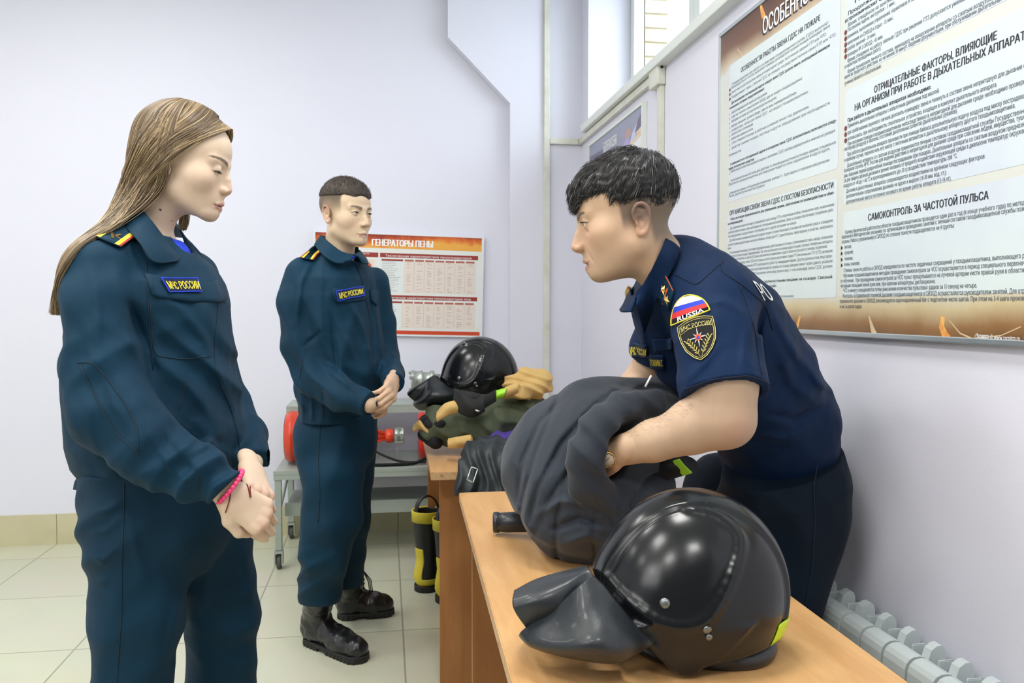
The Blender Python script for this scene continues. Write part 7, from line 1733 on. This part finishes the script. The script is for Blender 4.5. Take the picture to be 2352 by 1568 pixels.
    # dark neck flap and shadowy folds at the left of the heap belong to a black jacket
    o = sdf_obj('black_jacket', lambda p: np.maximum(U(.02, ell(A(985, 968, 2.98), (.035, .08, .028)), cap(A(972, 998, 2.99), A(1000, 1015, 2.93), .022, .026), ell(A(1010, 972, 2.93), (.03, .05, .022)))(p)-.004*lumps(p, 80, .3), zt_(p)), (.02, 2.65, .745), (.35, 3.25, .96), .004, M['blackc']); tag(o, 'black cloth bundle poking out at the left end of the olive heap', 'clothing')
    # purple cloth and the dark bag with a buckle hanging over the front edge
    o = sdf_obj('purple_cloth', lambda p: np.maximum(U(.02, ell(A(1155, 1018, 2.80), (.085, .06, .038)), ell(A(1190, 1010, 2.85), (.06, .06, .04)))(p)-.008*ridge(p, RGT*.7+UPV*.7, (0, 1, 0), 110, 1.5, .5)-.003*lumps(p, 70, .9), zt_(p)), (.22, 2.60, .745), (.60, 3.05, .90), .004, M['purple']); tag(o, 'crumpled purple cloth between the olive heap and the dark coat', 'cloth')
    t = empty('gear_bag', 'dark coated garment with a rectangular steel buckle hanging over the far desk edge', 'bag')
    bg_ = U(.03, ell(A(1130, 1035, 2.68), (.10, .07, .050)), cap(A(1090, 1055, 2.60), A(1070, 1120, 2.55), .045, .040), cap(A(1120, 1060, 2.60), A(1130, 1150, 2.55), .050, .05), cap(A(1160, 1070, 2.60), A(1180, 1150, 2.56), .05, .05))
    sdf_obj('bag_body', lambda p: bg_(p)-.006*ridge(p, RGT, (0, 0, 1), 150, 1.2, .4)*1.0-.003*lumps(p, 60, .4), (.12, 2.30, .50), (.60, 2.85, .95), .004, M['dkteal'], t)
    b = MB(); bc = [A(1083, 1072, 2.49), A(1097, 1077, 2.49), A(1087, 1108, 2.475), A(1073, 1101, 2.475)]; b.tube([bc[0]*(1-k/4)+bc[1]*k/4 for k in range(4)]+[bc[1]*(1-k/4)+bc[2]*k/4 for k in range(4)]+[bc[2]*(1-k/4)+bc[3]*k/4 for k in range(4)]+[bc[3]*(1-k/4)+bc[0]*k/4 for k in range(4)], .0022, 0, 8, closed=True); b.build('buckle', M['steel'], t)
heap()

# ---------------------------------------------------------------- cart with foam generators
M['cartm'] = mat('grey_green_painted_steel', (158, 168, 160), .4, bump=[(60, .05, .002)]); M['redp'] = mat('orange_red_enamel', (214, 62, 28), .28, coat=.3); M['redp2'] = mat('bright_red_enamel', (214, 38, 22), .28, coat=.3)
M['zinc'] = mat('cast_aluminium', (178, 186, 180), .38, metal=.75, bump=[(120, .2, .001)]); M['wheel'] = mat('castor_rubber', (84, 84, 82), .6)
def cart():
    t = empty('trolley', 'grey-green steel two-shelf trolley on castors against the back wall', 'trolley')
    x0, x1, y0, y1 = onZ(648, 1262, .06)[0], .52, 4.12, 4.66
    zl = CZ-(1068-709)*4.2/1922; zu = CZ-(922-709)*4.5/1922
    tl = MB()
    for (x, y) in ((x0, y0), (x0, y1), (x1, y0), (x1, y1)):
        l = MB(); l.box((x-.016, y-.016, .095), (x+.016, y+.016, zl-.02 if y < y1-.1 else zl-.02), bev=.003); l.build('leg', M['cartm'], t)
        c = MB(); c.box((x-.020, y-.020, .080), (x+.020, y+.020, .094)); c.box((x-.020, y-.026, .026), (x-.014, y+.026, .080)); c.box((x+.014, y-.026, .026), (x+.020, y+.026, .080)); c.lathe([(.034, -.011), (.036, -.006), (.036, .006), (.034, .011)], Matrix.Translation((x, y+.012, .0365))@Matrix.Rotation(math.pi/2, 4, 'Y'), 1, 20); c.build('castor', [M['zinc'], M['wheel']], t)
    s = MB(); s.box((x0-.02, y0-.02, zl-.045), (x1+.02, y1+.02, zl-.02), bev=.003); s.box((x0-.02, y0-.021, zl-.02), (x1+.02, y0-.013, zl), bev=.001); s.box((x0-.02, y0-.012, zl-.02), (x1+.02, y1+.02, zl-.012)); s.build('lower_shelf', M['cartm'], t)
    # low cross shelf near the floor
    s = MB(); s.box((x0+.018, y0+.1, .26), (x1-.018, y1-.02, .275)); s.box((x0+.018, y0+.095, .235), (x1-.018, y0+.115, .30), bev=.002); s.build('bottom_tray', M['cartm'], t)
    b = MB(); b.tube([(x0, y0+.01, .27), (x0, y1-.02, .42)], .009, 0, 8); b.build('brace', M['cartm'], t)
    xu0 = onY(662, 930, 4.45)[0]
    s = MB(); s.box((xu0, 4.36, zu-.012), (x1, 4.66, zu), bev=.002).box((xu0, 4.36, zu-.045), (x1, 4.368, zu-.012)); s.build('upper_shelf', M['cartm'], t)
    b = MB()
    for x in (xu0+.012, x1-.03): MB().box((x-.010, 4.60, zl-.0115), (x+.010, 4.63, zu-.0125), bev=.002).build('upright', M['cartm'], t)
    b.box((xu0+.003, 4.38, zl-.012), (xu0+.021, 4.40, zu-.012), bev=.002); b.build('upright', M['cartm'], t)
    zs = zl-.0115
    # orange-red foam generator standing left on the shelf
    g = empty('foam_generator', 'orange-red drum-shaped foam generator on the left of the trolley shelf', 'foam generator')
    c = onY(722, 990, 4.36); R = .135
    Mx = Matrix.Translation((c[0], 4.36, zs+R+.004))@Matrix.Rotation(math.pi/2, 4, 'Y')
    b = MB(); b.lathe([(R*.86, -.14), (R*.92, -.135), (R*.95, -.12), (R, -.112), (R, -.105), (R*.96, -.098), (R*.97, .0), (R*1.0, .006), (R*1.0, .016), (R*.97, .022), (R*.9, .10), (R*.45, .20), (R*.40, .22)], Mx, 0, 40); b.build('drum', M['redp'], g)
    b = MB(); b.lathe([(R*.85, -.142), (R*.85, -.139), (.002, -.139)], Mx, 0, 40); b.build('grille', M['blackc'], g)
    # second generator, red, behind the far desk
    g = empty('foam_generator', 'bright red drum-shaped foam generator at the trolley end beside the desk', 'foam generator')
    c = onY(990, 1045, 4.36); R = .125
    Mx = Matrix.Translation((c[0]+.075, 4.36, zs+R+.0045))@Matrix.Rotation(math.pi/2, 4, 'Y')
    b = MB(); b.lathe([(R*.96, -.14), (R, -.13), (R, -.12), (R*.97, -.112), (R*.97, .0), (R, .006), (R, .016), (R*.97, .022), (R*.9, .10), (R*.45, .20)], Mx, 0, 40); b.build('drum', M['redp2'], g)
    b = MB(); b.lathe([(R*.955, -.1405), (R*.955, -.1395), (.002, -.139)], Mx, 0, 40); b.build('grille', M['redp2'], g)
    # small generator nozzle: red struts, silver coupling
    g = empty('foam_nozzle', 'red strutted foam nozzle with a silver coupling lying on the trolley shelf', 'nozzle')
    a = onY(840, 1015, 4.30); e = onY(905, 1000, 4.30); h = CZ-(1002-709)*4.3/1922
    b = MB(); b.tube([(a[0]-.05, 4.3, h-.002), (e[0]-.03, 4.3, h)], .020, 0, 14); b.tube([(a[0]-.05, 4.28, h-.05), (e[0]-.03, 4.29, h-.012)], .006, 0, 8); b.tube([(a[0]-.05, 4.33, h+.05), (e[0]-.03, 4.31, h+.012)], .006, 0, 8)
    b.lathe([(.024, -.03), (.036, -.025), (.036, .012), (.030, .014)], Matrix.Translation((e[0]-.015, 4.3, h))@Matrix.Rotation(math.pi/2, 4, 'Y'), 0, 24)
    for an in (.6, 2.5, 4.2, 5.4): b.tube([(e[0]-.05, 4.3+.02*math.cos(an), h+.02*math.sin(an)), (a[0]+.01, 4.3+.055*math.cos(an), h+.055*math.sin(an)), (a[0]-.05, 4.3+.07*math.cos(an), h+.07*math.sin(an))], .004, 0, 6)
    b.build('nozzle_body', M['redp'], g)
    b = MB(); MZ = Matrix.Translation((e[0]+.002, 4.3, h))@Matrix.Rotation(math.pi/2, 4, 'Y'); b.lathe([(.034, 0), (.040, .003), (.040, .022), (.034, .025), (.034, .034), (.042, .036), (.042, .048), (.030, .050), (.028, .040)], MZ, 0, 28)
    for k in range(6):
        an = k*math.pi/3+.3; b.box((-.006+.040*math.cos(an), -.006+.040*math.sin(an), .002), (.006+.040*math.cos(an), .006+.040*math.sin(an), .046), 0, MZ)
    b.box((e[0]+.012, 4.292, zs+.0005), (e[0]+.020, 4.308, h-.040)); b.build('coupling', M['zinc'], g)
    g = empty('hose_strap', 'black strap lying along the trolley shelf under the nozzle', 'strap')
    b = MB(); b.tube(crv([(a[0]-.08, 4.22, zs+.008), (a[0]+.1, 4.20, zs+.008), (e[0]+.10, 4.21, zs+.012), (e[0]+.16, 4.24, zs+.03)], 8), [(.006, .014)]*25, 0, 8); b.tube(crv([(a[0]+.03, 4.27, zs+.075), (e[0]+.02, 4.24, zs+.02), (e[0]+.16, 4.22, zs+.012)], 6), .006, 0, 8); b.build('strap_band', M['blackg'], g)
    # silver nozzle on the upper shelf
    g = empty('hose_coupling', 'silver cast branch coupling standing on the trolley top beside the helmet', 'hose coupling')
    cz = CZ-(872-709)*4.5/1922; l = onY(944, 875, 4.48); rgt = onY(1022, 875, 4.48)
    b = MB(); MZ = Matrix.Translation((l[0], 4.48, cz))@Matrix.Rotation(math.pi/2, 4, 'Y')
    b.lathe([(.045, 0), (.052, .002), (.052, .016), (.046, .020), (.046, .048), (.050, .052), (.050, .060), (.040, .064), (.040, .100), (.048, .104), (.048, .124), (.030, .130), (.028, .20)], MZ, 0, 30); b.build('coupling_body', M['zinc'], g)
    b = MB()
    for an in (0.2, 2.3, 4.4): MB().box((-.010+.054*math.cos(an), -.010+.054*math.sin(an), -.012), (.010+.054*math.cos(an), .010+.054*math.sin(an), .016), 0, MZ, bev=.003).build('claw', M['zinc'], g)
    b = MB(); b.box((l[0]+.075, 4.47, zu+.0005), (l[0]+.087, 4.49, cz-.040)); b.build('support', M['zinc'], g)
cart()

# ---------------------------------------------------------------- rubber fire boots
M['rub'] = mat('black_boot_rubber', (22, 24, 26), .45, bump=[(60, .1, .003)]); M['yel'] = mat('yellow_rubber', (216, 198, 54), .5)
def rubber_boot(x, y, yaw, label, H=.36):
    t = empty('rubber_boot', label, 'boot', 'pair of rubber fire boots')
    f = np.array([math.cos(yaw), math.sin(yaw), 0]); b0 = np.array([x, y, 0.])
    g = U(.025, cap(b0+[0, 0, H-.02], b0+[0, 0, .12]+f*.005, .068, .052), cap(b0+[0, 0, .09]+f*.0, b0+f*.16+[0, 0, .055], .054, .045), cap(b0-f*.01+[0, 0, .06], b0+f*.17+[0, 0, .048], .05, .045))
    low = lambda p: np.maximum(p[:, 2]-H, .028-p[:, 2])
    hollow = cap(b0+[0, 0, H+.05], b0+[0, 0, .16], .060, .036)
    foxl = lambda p: sstep(.085, .075, p[:, 2]-.05*0)*1.0
    lo = b0-[.25, .25, .005]; hi = b0+[.25, .25, H+.06]
    o = sdf_obj('boot_shaft', lambda p: smax(np.maximum(g(p), low(p)), -hollow(p), .002), lo, hi, .0045, M['rub'], t)
    fox = lambda p: np.maximum(np.maximum(g(p)-.0035, np.minimum(np.maximum(p[:, 2]-.060, .028-p[:, 2]), np.maximum.reduce([np.abs(p[:, 2]-.11)-.085, (p-b0.astype(f32))@f.astype(f32)+.030, np.abs((p-b0.astype(f32))@np.array([-f[1], f[0], 0], f32))-.028]))), -(g(p)+.003))
    sdf_obj('foxing', fox, lo, hi, .0035, M['yel'], t)
    sdf_obj('sole', lambda p: np.maximum(g(p*np.array([1, 1, 0], f32)+np.array([0, 0, .05], f32))-.004, np.maximum(p[:, 2]-.028, .001-p[:, 2])), lo, hi, .004, M['sole'], t)
    tp = MB(); Mt = Matrix.Translation(Vector(b0)); tp.lathe([(.066, H-.045), (.0715, H-.045), (.0735, H), (.0735, H+.003), (.066, H+.003), (.066, H-.044)], Mt, 0, 32); tp.build('top_band', M['yel'], t)
    hd = MB()
    for s in (-1, 1):
        sx = np.array([math.cos(yaw+math.pi/2), math.sin(yaw+math.pi/2), 0])*s*.058
    hp_ = [b0+f*.05*c_+np.array([0, 0, z_]) for c_, z_ in ((-1.3, H-.01), (-1.15, H+.035), (-.5, H+.065), (.3, H+.062), (1.0, H+.03), (1.3, H-.01))]
    hd.tube(crv(hp_, 5), [(.004, .012)]*26, 0, 8); hd.build('pull_loop', M['rub'], t)
rubber_boot(*(onZ(983, 1352, 0)[:2]), math.radians(35), 'black rubber boot with yellow trim, further of the pair beneath the far desk')
q = onZ(1032, 1378, 0); rubber_boot(q[0], q[1], math.radians(35), 'black rubber boot with yellow trim, nearer one half hidden by the desk panel')
